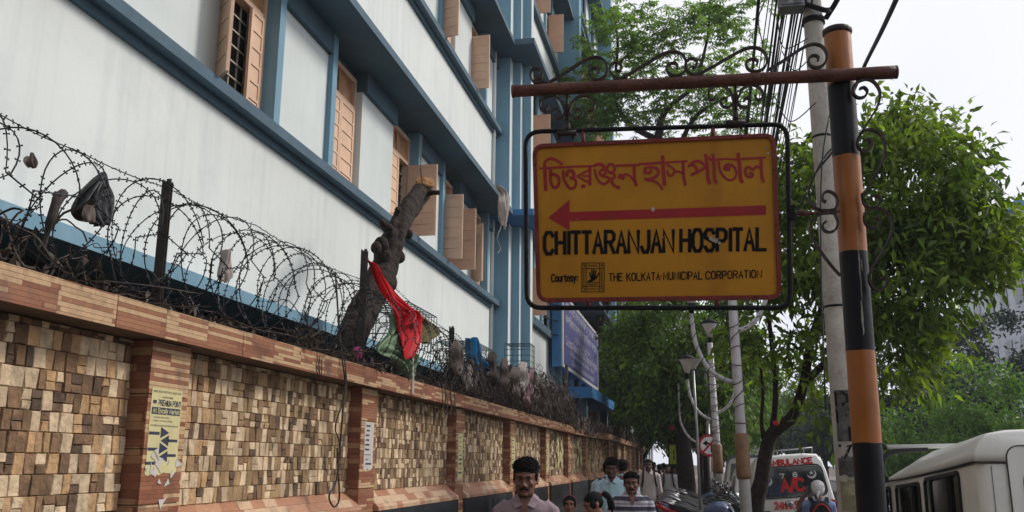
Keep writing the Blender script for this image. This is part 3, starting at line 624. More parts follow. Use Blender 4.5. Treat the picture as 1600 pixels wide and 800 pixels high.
# cages over window air-vents on the building side
for (y0, y1, x0, x1, z0, z1, lab) in ((12.4, 13.9, -4.69, -4.0, 3.25, 3.85, 'dark green wire cage beside the blue cloth, nearest of the three cages'),
                                      (16.4, 18.0, -4.69, -4.0, 3.25, 3.80, 'dark green wire cage behind the dried creeper heap, middle of the three'),
                                      (20.45, 21.05, -4.28, -3.70, 3.2, 4.25, 'tall narrow wire cage standing against the blue stair tower fins')):
    b = MB(); r = 0.008
    nx, ny, nz_ = 3, max(3, int((y1 - y0) / 0.14)), max(4, int((z1 - z0) / 0.13))
    for i in range(ny + 1):
        y = y0 + (y1 - y0) * i / ny; b.tube([(x1, y, z0), (x1, y, z1), (x0, y, z1)], r, 4, sm=False)
    for j in range(nz_ + 1):
        z = z0 + (z1 - z0) * j / nz_; b.tube([(x0, y0, z), (x1, y0, z), (x1, y1, z)], r, 4, sm=False)
    for i in range(nx + 1):
        x = x0 + (x1 - x0) * i / nx; b.tube([(x, y0, z0), (x, y0, z1), (x, y1, z1)], r, 4, sm=False)
    solo(b, 'wire_cage', 'cage', lab, 'wire cage', group='wire cages on the hospital front')

# ================================================================== BOUNDARY WALL
WL = thing('boundary_wall', 'boundary wall of rough mosaic stone panels between striped red tiled pillars and coping', 'wall', (-3.0, 4, 0))
def wall_x(y):      # offset of the wall line from its straight near run
    if y < 25.0: return 0.0
    if y < 27.5: return 0.29 * (y - 25.0) / 2.5
    return 0.29 - 0.33 * (y - 27.5) / 24.0
PIL = [1.31 + 3.32 * i for i in range(15)]; PIL[1] = 4.62; PIL[2] = 7.93; PIL[3] = 11.25; PIL[4] = 14.62; PIL[5] = 18.1
PIL = [p for p in PIL if p < 51]
PW = 0.40
Z_C0, Z_C1 = 2.29, 2.45
stones = []      # (distance, box data, material)
core = MB()
for i in range(len(PIL)):
    y0 = PIL[i]; y1 = y0 + PW; dx = wall_x(y0)
    p = MB(); p.box(-3.2 + dx, -2.958 + dx, y0 + 0.008, y1 - 0.008, 0, Z_C0); pl = p.build('pillar', 'mortar', WL)
    zt = Z_C0; tz = 0.30; n = 0
    if y0 < 30:
        z = Z_C0
        while z > 0.9:
            zl = z - 0.292
            t = MB(); t.box(-2.958 + dx, -2.95 + dx, y0, y1, zl, z - 0.003); _sub(t.build('cladding_tile', 'strip_tile', None), pl)
            t = MB(); t.box(-3.10 + dx, -2.959 + dx, y0, y0 + 0.008, zl, z - 0.003); _sub(t.build('cladding_tile', 'strip_tile_shaded', None), pl)
            z -= 0.295
    else:
        t = MB(); t.box(-2.958 + dx, -2.95 + dx, y0, y1, 0.9, Z_C0); t.box(-3.1 + dx, -2.959 + dx, y0, y0 + 0.008, 0.9, Z_C0); _sub(t.build('cladding_tile', 'strip_tile', None), pl)
    t = MB(); t.box(-2.957 + dx, -2.945 + dx, y0, y1, 0, 0.898); _sub(t.build('granite_slab', 'granite', None), pl)
    # panel between this pillar and the next
    if i + 1 < len(PIL):
        a, c = y1, PIL[i + 1]; d2 = wall_x(c)
        core.add([(-3.2 + dx, a, 0), (-3.078 + dx, a, 0), (-3.078 + d2, c, 0), (-3.2 + d2, c, 0), (-3.2 + dx, a, Z_C0), (-3.078 + dx, a, Z_C0), (-3.078 + d2, c, Z_C0), (-3.2 + d2, c, Z_C0)],
                 [(0, 3, 2, 1), (4, 5, 6, 7), (0, 1, 5, 4), (1, 2, 6, 5), (2, 3, 7, 6), (3, 0, 4, 7)])
        z = 1.375; row = 0; rh = 0.098 if a < 14 else 0.12
        while z < Z_C0 - 0.02:
            zt = min(z + rh, Z_C0); y = a - (0.03 if row % 2 else 0.0)
            while y < c:
                wd = random.choice([0.055, 0.07, 0.075, 0.088]) * (1 if a < 14 else 1.5); ye = min(y + wd, c)
                ys = max(y, a)
                if ye - ys > 0.015:
                    split = random.random() < 0.30
                    zz = [(z, zt)] if not split else [(z, z + (zt - z) * random.choice([0.45, 0.55])), None]
                    if split: zz[1] = (zz[0][1], zt)
                    base = random.choices(['stone_cream', 'stone_tan', 'stone_brown', 'stone_dark'], [0.34, 0.34, 0.25, 0.07])[0]
                    for q, (za, zb) in enumerate(zz):
                        mname = base
                        if split and q == random.randint(0, 1): mname = random.choice(['stone_brown', 'stone_dark', 'stone_cream'])
                        dd = dx + (d2 - dx) * ((ys + ye) / 2 - a) / (c - a)
                        dist = math.hypot(ys, 3); vis = ys > 3.4 and not (za < 1.25 and ys < 4)
                        stones.append((dist + (0 if vis else 100), (ys, ye, za, zb, dd), mname))
                y += wd
            z += rh; row += 1
        # sloping tiled ledge with a dark granite base
        if a > 4:
            lg = MB(); L0, L1, L2 = -3.075, -2.90, -2.90
            ya, yc = a + 0.004, c - 0.004
            lg.add([(L0 + dx, ya, 1.375), (L1 + dx, ya, 1.235), (L1 + d2, yc, 1.235), (L0 + d2, yc, 1.375), (L0 + dx, ya, 1.20), (L1 + dx, ya, 1.20), (L1 + d2, yc, 1.20), (L0 + d2, yc, 1.20)],
                   [(0, 1, 2, 3), (4, 7, 6, 5), (0, 4, 5, 1), (1, 5, 6, 2), (2, 6, 7, 3), (3, 7, 4, 0)])
            lo = lg.build('ledge', 'ledge_tile', WL)
            n = 8 if a < 24 else 3
            for j in range(n):
                g0 = a + 0.01 + (c - a - 0.02) * j / n; g1 = a + 0.01 + (c - a - 0.02) * (j + 1) / n - 0.004
                ga = dx + (d2 - dx) * (g0 - a) / (c - a)
                g = MB(); g.box(-3.07 + ga, -2.904 + ga - random.uniform(0, 0.002), g0, g1, 0.0, 1.198); _sub(g.build('granite_slab', 'granite', None), lo)
core.build('panel_backing', 'mortar', WL)
stones.sort(key=lambda s_: s_[0])
def stone_mb(mb, s_, mi=0):
    ys, ye, za, zb, dd = s_; X0 = -3.08 + dd; e = random.uniform(0.011, 0.019); g = 0.0012; ch = 0.005
    t = [random.uniform(-0.005, 0.005) for _ in range(4)]
    vs = [(X0, ys + g, za + g), (X0, ye - g, za + g), (X0, ye - g, zb - g), (X0, ys + g, zb - g),
          (X0 + e * 0.6, ys + g, za + g), (X0 + e * 0.6, ye - g, za + g), (X0 + e * 0.6, ye - g, zb - g), (X0 + e * 0.6, ys + g, zb - g),
          (X0 + e + t[0], ys + ch, za + ch), (X0 + e + t[1], ye - ch, za + ch), (X0 + e + t[2], ye - ch, zb - ch), (X0 + e + t[3], ys + ch, zb - ch)]
    fs = []
    for o in (0, 4):
        for j in range(4): fs.append((o + j, o + (j + 1) % 4, o + 4 + (j + 1) % 4, o + 4 + j))
    fs.append((8, 9, 10, 11)); mb.add(vs, fs, mi)
for s_ in stones[:300]:
    b = MB(); stone_mb(b, s_[1]); b.build('stone', s_[2], WL)
names = ['stone_cream', 'stone_tan', 'stone_brown', 'stone_dark']
rest = MB()
for s_ in stones[300:]: stone_mb(rest, s_[1], names.index(s_[2]))
rest.build('stone', [x + '_far' for x in names], WL, kind='stuff')
# coping: slab and moulded tiles
cp = MB()
ys_ = [-26.0] + [25.0, 27.5, 51.0]
for a, c in zip(ys_[:-1], ys_[1:]):
    da, dc = wall_x(a), wall_x(c)
    cp.add([(-3.25 + da, a, Z_C0 + .004), (-2.86 + da, a, Z_C0 + .004), (-2.86 + dc, c, Z_C0 + .004), (-3.25 + dc, c, Z_C0 + .004), (-3.25 + da, a, Z_C1 - .004), (-2.86 + da, a, Z_C1 - .004), (-2.86 + dc, c, Z_C1 - .004), (-3.25 + dc, c, Z_C1 - .004)],
           [(0, 3, 2, 1), (4, 5, 6, 7), (0, 1, 5, 4), (1, 2, 6, 5), (2, 3, 7, 6), (3, 0, 4, 7)])
cpo = cp.build('coping', 'soffit', WL)
y = 1.9
while y < 50:
    L = 0.445 if y < 22 else 1.3; c = min(y + L - 0.004, 51); da, dc = wall_x(y), wall_x(c); j = random.uniform(-0.001, 0.0015)
    t = MB()
    t.add([(-2.859 + da, y, Z_C0), (-2.85 + j + da, y, Z_C0), (-2.85 + j + dc, c, Z_C0), (-2.859 + dc, c, Z_C0), (-2.859 + da, y, Z_C1), (-2.85 + j + da, y, Z_C1), (-2.85 + j + dc, c, Z_C1), (-2.859 + dc, c, Z_C1)],
          [(0, 3, 2, 1), (4, 5, 6, 7), (0, 1, 5, 4), (1, 2, 6, 5), (2, 3, 7, 6), (3, 0, 4, 7)])
    _sub(t.build('coping_tile', 'strip_tile', None), cpo); y += L

# ================================================================== POSTERS ON THE PILLARS
def poster(y0, y1, z0, z1, dx, label, lines, base='poster_cream', torn=0.05):
    T = thing('poster', label, 'poster', (-2.95 + dx, (y0 + y1) / 2, z0), group='posters pasted on the wall')
    # ragged outline
    e = []; n = 9; X = -2.949 + dx
    for i in range(n): e.append((y0 + (y1 - y0) * i / n, z0 + random.uniform(0, torn)))
    for i in range(n): e.append((y1 - random.uniform(0, 0.004), z0 + torn + (z1 - z0 - torn) * i / n))
    for i in range(n): e.append((y1 - (y1 - y0) * i / n, z1 - random.uniform(0, 0.004)))
    for i in range(n): e.append((y0 + random.uniform(0, 0.004), z1 - (z1 - z0 - torn) * i / n))
    b = MB(); b.prism([(X, a, c) for a, c in e], (0.0012, 0, 0)); b.build('paper', base, T)
    ink = MB(); W_, H_ = y1 - y0, z1 - z0
    to3 = lambda u, v: (X + 0.0012, y0 + u * W_, z0 + v * H_)
    for ln in lines:
        if ln[0] == 'box': ink.add([np.array(to3(u, v)) + (0.0006, 0, 0) for u, v in ((ln[1], ln[3]), (ln[2], ln[3]), (ln[2], ln[4]), (ln[1], ln[4]))], [(0, 1, 2, 3)])
        if ln[0] == 'tri': ink.add([np.array(to3(u, v)) + (0.0006, 0, 0) for u, v in ln[1]], [(0, 1, 2)])
        if ln[0] == 't':
            k = (y1 - y0); tt = lambda u, v: (X + 0.0012, y0 + u, z0 + v)
            text_strokes(ink, ln[1], y0 * 0 + ln[2] * W_, ln[4] * H_, ln[3] * W_, ln[5] * H_, ln[6], tt, (1, 0, 0), 0.0005)
        if ln[0] == 'w':
            k = (y1 - y0); tt = lambda u, v: (X + 0.0012, y0 + u, z0 + v)
            pw_ = MB(); text_strokes(pw_, ln[1], ln[2] * W_, ln[4] * H_, ln[3] * W_, ln[5] * H_, ln[6], tt, (1, 0, 0), 0.0012); pw_.build('lettering', base, T)
    ink.build('print', 'poster_ink', T)
    return T
A_ = onX(237, 604, -2.95); B_ = onX(286, 612, -2.95); C_ = onX(228, 738, -2.95)
pz1 = A_[2]; pz0 = C_[2] + 0.0; py0, py1 = A_[1] + 0.005, B_[1] - 0.005
def bigposter():
    P = [('t', 'GOOD NEWS GOOD NEWS GOOD NEWS', .05, .95, .945, .022, .0016), ('t', 'Authorised'.replace('A', 'A'), .34, .68, .885, .026, .0018),
         ('box', .06, .17, .815, .855), ('t', 'PREMIUM POINT', .24, .96, .80, .06, .0055), ('box', .04, .96, .695, .775),
         ('t', 'Sc isue Nemo Polyu'.replace('S', 's').replace('c', 'c').replace('N', 'n').replace('P', 'p'), .12, .62, .655, .018, .0014),
         ('t', 'admen e tire cost cutting', .12, .72, .615, .018, .0014), ('t', 'we also provide services such as', .05, .92, .56, .022, .0016)]
    P = [p for p in P if not (p[0] == 't' and any(ch not in G and ch != ' ' for ch in p[1]))]
    for (a, c, v) in ((.02, .35, .462), (.02, .35, .282), (.0, .33, .125)): P.append(('box', a, c, v, v + .034))
    for (a, c, v) in ((.64, .95, .385), (.66, .94, .215)): P.append(('box', a, c, v, v + .032))
    for (v, s_) in ((.47, 1), (.38, -1), (.29, 1), (.20, -1)):
        P.append(('tri', ((.38, v + .085), (.38, v - .045), (.66, v + .02)) if s_ > 0 else ((.66, v + .085), (.66, v - .045), (.40, v + .018))))
    P.append(('w', 'At Entally Market'.replace('E', 'E').replace('M', 'M'), .08, .93, .712, .05, .0045))
    return P
G['v'] = ['0,4 1.4,0 2.8,4']; G['w'] = ['0,4 1,0 2,3 3,0 4,4']; G['x'] = ['0,0 2.8,4', '0,4 2.8,0']; G['b'] = ['0,6 0,0', '0,3 1,4 2.2,4 3,3 3,1 2.2,0 1,0 0,1']; G['f'] = ['2.4,5.6 1.6,6 1,5 1,0', '0,4 2.2,4']
G['0'] = G['O']; G['3'] = ['0,5 1,6 3,6 4,4.8 3,3.2 1.6,3.2', '3,3.2 4,1.6 3,0 1,0 0,1']; G['5'] = ['3.8,6 0.4,6 0.2,3.4 2.8,3.6 4,2.4 3.6,0.6 2.4,0 0.4,0.4']; G['8'] = ['2,3.2 0.4,4.4 1,6 3,6 3.6,4.4 2,3.2 0,1.6 1,0 3,0 4,1.6 2,3.2']; G['9'] = ['4,3.6 3,2.6 1,2.8 0.2,4.4 1,6 3,6 4,4.6 3.6,1.4 2,0']
pt = poster(py0, py1, pz0 - 0.02, pz1, 0, 'cream poster reading At Entally Market on the nearest striped pillar', bigposter(), torn=0.02)
# torn scraps below it
sc = MB()
for j in range(16):
    cy_, cz_ = random.uniform(py0, py1 + 0.02), pz0 + random.choice([random.uniform(-0.16, -0.03), random.uniform(-0.02, 0.10)])
    a = random.uniform(0, 6.28); r1, r2 = random.uniform(.012, .05), random.uniform(.004, .014)
    pts = [(-2.9463 + 0.0002 * (j % 5), cy_ + math.cos(a + q) * (r1 if i % 2 == 0 else r2), cz_ + math.sin(a + q) * (r1 if i % 2 == 0 else r2)) for i, q in enumerate([0, 1.2, 2.6, 3.7, 5.0])]
    sc.prism(pts, (0.0006, 0, 0))
sc.build('torn_strip', 'poster_white', pt)
def smallposter(cols):
    P = []
    for j in range(9): 
        u = random.uniform(.08, .2); P.append(('box', u, u + random.uniform(.3, .65), .9 - j * .095, .915 - j * .095 + random.choice([0, .02])))
    return P
for i, (a, c, zt, zb, base, lab) in enumerate([
    (0.09, 0.33, 1.99, 1.55, 'poster_white', 'white notice with faded print on the second striped pillar'),
    (0.10, 0.34, 1.99, 1.42, 'poster_cream', 'tall cream poster with black signs on the third striped pillar'),
    (0.10, 0.36, 2.02, 1.50, 'poster_cream', 'tall cream poster just left of the head of the man in grey polo'),
    (0.08, 0.36, 2.0, 1.45, 'poster_cream', 'pale poster on the fifth striped pillar')]):
    y0 = PIL[i + 2]
    poster(y0 + a, y0 + c, zb, zt, wall_x(y0), lab, smallposter(0), base, 0.03)
b = MB()
for (yy, r) in ((20.7, .5), (24.2, .5), (29.0, .4), (31.5, .4), (20.2, .3), (23.7, .3), (28, .3), (35, .3), (38, .3)):
    for j in range(12):
        cy_, cz_ = yy + random.gauss(0, .16), random.uniform(1.55, 2.2); q = [(-3.04 + wall_x(yy) + .002 * (j % 5), cy_ + random.uniform(.03, .12) * math.cos(k_ * 1.257), cz_ + random.uniform(.04, .16) * math.sin(k_ * 1.257)) for k_ in range(5)]
        b.prism(q, (0.001, 0, 0))
solo(b, 'poster_remnants', 'poster_cream', 'torn yellowish poster remnants on the farther wall panels', 'poster remnants')
# ================================================================== HANGING DIRECTION SIGN ON ITS BANDED POLE
PA = np.array([-0.78, 3.826]); PB2 = np.array([0.865, 3.907]); PD = _unit(PB2 - PA); PN = np.array([PD[1], -PD[0], 0.0])   # faces the camera side
def SP(px, py, off=0.0):
    """point of the sign's own vertical plane seen at a picture position (off: metres towards the viewer)"""
    d = _ray(px, py); o = np.array([0, 0, CAM_H]); p0 = np.array([PA[0], PA[1], 0]) + PN * off
    t = ((p0 - o) @ PN) / (d @ PN); return o + d * t
def sl(pts, off=0.0): return [SP(x, y, off) for x, y in pts]
POLE_X, POLE_Y = 0.645, 3.965
SG = thing('sign_pole', 'orange and black banded round pole with rusty cross bar and wrought scrolls in the foreground', 'sign pole', (POLE_X, POLE_Y, -0.0))
zb = [0.0, 0.62, 1.17, 1.735, 2.10, 2.51, 2.925, 3.30, 3.53]
b = MB(); n = 28
bandm = [0, 1, 0, 1, 0, 1, 0, 1]   # from the ground: black, orange ...
bandm = [1 if i % 2 else 0 for i in range(8)]; bandm = [1, 0, 0, 0, 1, 0, 1, 0]
cols_ = {0: None}
seq = [('pole_black', 0.0, 1.735), ('pole_orange', 1.735, 2.10), ('pole_black', 2.10, 2.51), ('pole_orange', 2.51, 2.925), ('pole_black', 2.925, 3.25), ('pole_orange', 3.25, 3.50)]
mats_ = ['pole_black', 'pole_orange']
for m_, z0, z1 in seq:
    # slightly wandering paint edge
    r = 0.0565
    e0 = [0 if z0 == 0 else 0.0012 * math.sin(j * 0.9 + z0 * 9) for j in range(n)]; e1 = [0 if z1 == 3.50 else 0.0012 * math.sin(j * 0.9 + z1 * 9) for j in range(n)]
    ring = lambda z, e: [(POLE_X + r * math.cos(2 * math.pi * j / n), POLE_Y + r * math.sin(2 * math.pi * j / n), z + e[j]) for j in range(n)]
    b.loft([ring(z0, e0), ring(z1, e1)], mats_.index(m_), True, False)
b.build('pole', mats_, SG)
b = MB(); b.lathe((POLE_X, POLE_Y, 3.49), [(0.046, -0.01), (0.058, -0.005), (0.063, 0.006), (0.063, 0.02), (0.055, 0.026), (0.01, 0.029)], 24); b.build('pole_cap', 'scroll_iron', SG)
# peeled streaks down the pole
b = MB()
for (u, z0, z1, wd) in ((-1.35, 2.30, 2.62, .006), (-1.42, 2.16, 2.30, .011), (-1.2, 2.42, 2.47, .005)):
    pts = []
    for i in range(9):
        z = z0 + (z1 - z0) * i / 8; pts.append((u + random.uniform(-.03, .03), z))
    to3 = lambda a, z: (POLE_X + 0.0570 * math.cos(a), POLE_Y + 0.0570 * math.sin(a), z)
    vs = []
    for i, (a, z) in enumerate(pts):
        h = wd / 0.066 / 2 * (1 - abs(i / 4 - 1) * .7) ; vs += [to3(a - h, z), to3(a + h, z)]
    b.add(vs, [(2 * i, 2 * i + 1, 2 * i + 3, 2 * i + 2) for i in range(8)])
b.build('paint_peel', 'sign_chip', SG)
# cross bar
BZ = 3.272
bl = np.array([PA[0], PA[1] + .0, BZ]); br = np.array([PB2[0], PB2[1], BZ])
b = MB()
def bulge(k): return 0.0275 + 0.0008 * math.sin(k * 5)
pts = [bl + (br - bl) * t for t in np.linspace(0, 1, 30)]
b.tube(pts, [bulge(i) for i in range(30)], 16); b.tube([bl, bl + (br - bl) * 0.008], 0.0295, 16); b.tube([br - (br - bl) * 0.006, br], 0.0285, 16)
b.build('cross_bar', 'rust_iron', SG)
FT = 0.0035    # half thickness of the scroll strip in plane
def scroll(px, name='scroll', hw=0.0042, wide=0.011, m='scroll_iron', k=4):
    b = MB(); P = smooth_path(sl(px), k)
    b.bar(P, hw, wide, PN); return b.build(name, m, SG)
def spiral(cx, cy, r0, a0, turns, k=14, ry=1.0):
    return [(cx + r0 * (1 - .62 * i / k) * math.cos(a0 + turns * i / k), cy - ry * r0 * (1 - .62 * i / k) * math.sin(a0 + turns * i / k)) for i in range(k + 1)]
# four humps along the top of the bar
def hump(x0, y0, x1, y1, top, back=True):
    h = ((y0 + y1) / 2 - top); W_ = x1 - x0
    T_ = [(0, 0), (.2, .28), (.42, .62), (.58, .86), (.70, .98), (.80, 1.0), (.90, .90), (.965, .68), (.985, .42), (.95, .16), (.87, .02), (.77, .03), (.70, .16), (.685, .36), (.73, .50), (.80, .52), (.85, .42), (.84, .30)]
    pts = [(x0 + u * W_, y0 + (y1 - y0) * u - v * h) for u, v in T_]
    scroll(pts)
def backcurl(x, y, s):
    scroll([(x + 16 * s, y), (x + 4 * s, y), (x - 6 * s, y - 4 * s), (x - 12 * s, y - 13 * s), (x - 9 * s, y - 23 * s), (x, y - 27 * s), (x + 7 * s, y - 21 * s), (x + 5 * s, y - 13 * s), (x - 1 * s, y - 13 * s)])
hump(858, 129, 950, 124, 91); hump(972, 122, 1074, 118, 82); hump(1092, 116, 1200, 111, 76); hump(1198, 111, 1293, 105, 71)
backcurl(964, 123, .95); backcurl(1082, 117, .95)
scroll([(856, 130), (846, 129), (834, 128), (829, 119), (831, 110), (838, 107.5), (845, 110), (847, 118), (843, 123), (837, 121)])
# scrolls on the pole's road side
scroll([(1334, 134), (1343, 127), (1356, 124), (1368, 131), (1375, 146), (1371, 166), (1360, 185), (1349, 202), (1342, 214)])
scroll([(1334, 134), (1333, 146), (1341, 153), (1351, 151), (1355, 143), (1350, 137), (1343, 139)])
scroll([(1341, 215), (1350, 205), (1364, 203), (1377, 212), (1383, 230), (1379, 252), (1367, 274), (1356, 292), (1349, 306)])
scroll([(1341, 215), (1340, 228), (1348, 236), (1358, 234), (1362, 226), (1358, 218), (1350, 220)])
scroll([(1347, 302), (1350, 318), (1360, 326), (1371, 322), (1375, 313), (1370, 306), (1362, 307), (1361, 313)])
scroll([(1350, 334), (1363, 326), (1378, 327), (1390, 338), (1394, 355), (1388, 377), (1375, 399), (1364, 417), (1357, 432)])
scroll([(1350, 336), (1352, 349), (1362, 357), (1371, 354), (1375, 346), (1370, 340), (1363, 342)])
scroll([(1358, 430), (1360, 444), (1369, 453), (1380, 451), (1386, 441), (1382, 433), (1374, 434)])
# scrolls on the sign side
scroll([(1302, 236), (1288, 253), (1273, 273), (1264, 297), (1266, 316), (1278, 327), (1292, 329), (1305, 327)])
scroll([(1305, 327), (1309, 314), (1303, 303), (1293, 299), (1286, 304), (1285, 312), (1291, 316)])
scroll([(1306, 333), (1290, 333), (1276, 338), (1266, 352), (1270, 372), (1283, 394), (1298, 414), (1313, 431)])
scroll([(1304, 334), (1309, 347), (1306, 358), (1297, 363), (1288, 360), (1285, 352), (1291, 346)])
b = MB(); b.tube(sl([(1246, 333), (1258, 333), (1262, 334), (1272, 333), (1312, 330)]), [.012, .013, .010, .006, .006], 8); b.build('side_rod', 'rust_iron', SG)
# two hangers under the bar
def hanger(cx, yt, yb, s=1.0):
    b = MB()
    b.tube(sl([(cx, yt), (cx + .3, yb - 18)]), 0.0065, 8); b.tube(sl([(cx + .3, yb - 20), (cx + .4, yb - 14), (cx + .5, yb - 1)]), [.007, .0125, .0135], 8)
    b.tube(sl([(cx - 15, yb + 1), (cx + 15, yb - 0.5)]), 0.0145, 8); b.tube(sl([(cx - 12, yb - 2), (cx - 12, yb + 9)]), 0.007, 6); b.tube(sl([(cx + 9, yb - 2), (cx + 9, yb + 9)]), 0.007, 6)
    b.build('hanger', 'scroll_iron', SG)
    for d in (-1, 1):
        scroll([(cx + d * 2, yt + 42), (cx + d * 4, yt + 26), (cx + d * 10, yt + 12), (cx + d * 22, yt + 4), (cx + d * 34, yt + 6), (cx + d * 42, yt + 15), (cx + d * 41, yt + 25), (cx + d * 34, yt + 27), (cx + d * 30, yt + 20)], hw=.0038)
        scroll([(cx + d * 2, yt + 18), (cx + d * 4, yt + 32), (cx + d * 12, yt + 39), (cx + d * 21, yt + 36), (cx + d * 23, yt + 28), (cx + d * 17, yt + 24), (cx + d * 13, yt + 29)], hw=.0038)
hanger(886, 146, 208); hanger(1149, 129, 192)

# the sign panel with its frame
SN = thing('hospital_sign', 'mustard yellow hospital direction sign with red arrow hanging from the scrolled bar', 'sign', tuple(SP(1028, 470)))
def rrect(c, r, k=5):
    """rounded corner path through 4 picture corners"""
    out = []; n = 4
    for i in range(n):
        p = np.array(c[i], float); a = np.array(c[i - 1], float); q = np.array(c[(i + 1) % n], float)
        da = (a - p) / np.linalg.norm(a - p); dq = (q - p) / np.linalg.norm(q - p)
        for j in range(k + 1):
            t = j / k; s0 = p + da * r; s1 = p + dq * r
            out.append(tuple((1 - t) ** 2 * s0 + 2 * t * (1 - t) * p + t * t * s1))
    return out
fr = rrect([(821, 206), (1230, 194), (1235, 481), (823, 481)], 24)
P = sl(fr + [fr[0], fr[1]]); b = MB(); b.tube(P, 0.0105, 10, caps=False); b.build('outer_frame', 'black_iron', SN)
inner = rrect([(836, 230), (1207, 213), (1216.5, 463), (843, 468)], 12)
pl_ = sl(inner, 0.004); b = MB(); b.prism(pl_, PN * -0.006); b.build('sign_panel', 'sign_yellow', SN)
rim = rrect([(835, 229), (1208.5, 212), (1218, 464.5), (842, 469.5)], 15); P = sl(rim + [rim[0], rim[1]], 0.003)
b = MB(); b.bar(P, 0.0085, 0.010, PN)
b.build('panel_rim', 'sign_rim', SN)
for (x, y0, y1) in ((911, 205, 226), (1114, 199, 217), (919, 466, 481), (1120, 462, 481)):
    b = MB(); b.tube(sl([(x, y0), (x, y1)]), .009, 8); b.build('bracket', 'sign_rim', SN)
b = MB()
for (x, y) in ((836, 258), (837, 345), (1210, 265), (1213, 350), (872, 467), (966, 466), (1078, 464), (1180, 463), (900, 225), (1160, 214)): b.ell(SP(x, y, .013), (.005, .005, .005), 8, 5)
b.build('rivet', 'rust_iron', SN, kind='stuff')
b = MB(); b.box(*(lambda p: (p[0] - .012, p[0] + .012, p[1] - .02, p[1] + .02, p[2] - .03, p[2] + .03))(SP(1237, 333))); b.build('clamp', 'black_iron', SN)
# painted face: picture coordinates measured on the sign's own plane
OFF = 0.0042
to3 = lambda u, v: SP(u, v, OFF)
def strokes(lst, name, m, ox, oy, k):
    mb = MB()
    for wd, pts, sm in lst:
        q = [(ox + x / k, oy + y / k) for x, y in pts]
        if sm: q = [tuple(p) for p in smooth_path(q, 4)]
        ribbon(mb, q, wd / k, to3, PN, 0.0006)
    return mb
def B(*a): return [(x - 0, y - 0) for x, y in a]
LA = [(36, [(166, 262), (168, 205), (198, 160), (250, 142), (312, 162), (385, 210)], 1), (44, [(170, 240), (174, 380), (182, 535)], 0),
      (27, [(115, 266), (300, 256), (500, 244), (782, 236)], 0),
      (38, [(246, 262), (240, 380), (253, 462), (288, 505), (330, 488), (350, 430), (338, 372), (300, 345), (262, 338)], 1),
      (34, [(398, 300), (404, 380), (436, 450), (482, 512), (532, 510), (560, 462), (548, 402), (490, 388)], 1),
      (40, [(446, 355), (450, 314), (490, 292), (526, 312), (536, 350), (508, 384)], 1),
      (38, [(736, 250), (734, 470)], 0), (30, [(725, 285), (660, 318), (578, 362), (640, 402), (738, 452)], 0), (44, [(640, 488), (664, 486)], 0), (24, [(640, 360), (735, 360)], 0),
      (30, [(795, 285), (812, 362), (850, 430), (908, 462), (960, 430), (968, 384), (920, 368), (872, 350), (858, 308), (890, 282), (930, 292), (926, 332), (894, 350)], 1),
      (40, [(800, 226), (850, 212), (896, 226), (918, 262)], 1), (36, [(942, 272), (970, 222), (1012, 216), (1042, 250), (1038, 292), (1000, 320), (962, 300)], 1),
      (34, [(1000, 322), (1040, 345), (1036, 382), (1004, 402), (1018, 450), (1056, 490), (1100, 505)], 1),
      (27, [(1070, 230), (1345, 222)], 0), (40, [(1286, 226), (1290, 400), (1312, 472)], 0), (30, [(1292, 432), (1246, 372), (1190, 340), (1142, 352)], 1), (62, [(1108, 364), (1150, 378)], 0),
      (27, [(1350, 212), (1500, 205), (1640, 196)], 0)]
LB = [(27, [(0, 285), (100, 276), (190, 268)], 0), (36, [(-22, 398), (-12, 345), (60, 330), (130, 348), (152, 392), (130, 440), (60, 474), (-15, 480)], 1), (30, [(10, 488), (100, 506), (160, 548), (198, 602)], 1), (34, [(-10, 398), (40, 400), (58, 372)], 1),
      (44, [(203, 200), (212, 380), (228, 545)], 0), (27, [(240, 271), (505, 255)], 0), (40, [(458, 262), (466, 460), (484, 548)], 0),
      (32, [(262, 300), (312, 332), (352, 380), (322, 432), (282, 430), (260, 378)], 1), (30, [(352, 392), (402, 384), (452, 408)], 1),
      (42, [(742, 180), (760, 300), (770, 470), (790, 530)], 0), (34, [(735, 310), (672, 262), (598, 262), (530, 318)], 1), (32, [(735, 335), (645, 388), (562, 425)], 1), (34, [(560, 300), (612, 322), (628, 378)], 1),
      (38, [(830, 175), (848, 350), (852, 490), (876, 522)], 0), (30, [(760, 205), (850, 262)], 0),
      (27, [(862, 240), (1000, 226), (1130, 236)], 0), (30, [(902, 268), (920, 370), (968, 450), (1040, 494), (1100, 470), (1126, 402), (1100, 332), (1042, 294), (990, 302)], 1), (66, [(985, 340), (1025, 346)], 0),
      (44, [(1146, 165), (1166, 330), (1176, 480), (1196, 515)], 0), (27, [(1190, 226), (1485, 208)], 0), (38, [(1432, 216), (1442, 460), (1462, 506)], 0),
      (32, [(1432, 340), (1372, 322), (1332, 362), (1290, 330), (1248, 342), (1234, 392), (1260, 442), (1312, 450), (1332, 420), (1290, 404)], 1)]
m1 = strokes(LA, '', '', 830, 230, 8); m2 = strokes(LB, '', '', 1010, 220, 8)
m1.add(m2.v, m2.f); m1.build('bengali_lettering', 'sign_red', SN)
b = MB(); q = [(857, 340), (890, 312), (890, 331.5), (1197, 320.8), (1197, 335.6), (890, 345.3), (890, 360)]
b.add([np.array(to3(x, y)) + PN * .0012 for x, y in q], [(0, 1, 3, 4, 5, 6)[:0] or (0, 1, 2, 5, 6), (2, 3, 4, 5)]); b.build('arrow', 'sign_red', SN)
b = MB(); flip = lambda u, v: SP(u, -v, OFF)
text_strokes(b, 'CHITTARANJAN', 851, -396.5, 1052, 33, 5.7, flip, PN, .0006, gap=1.55, v1=-393)
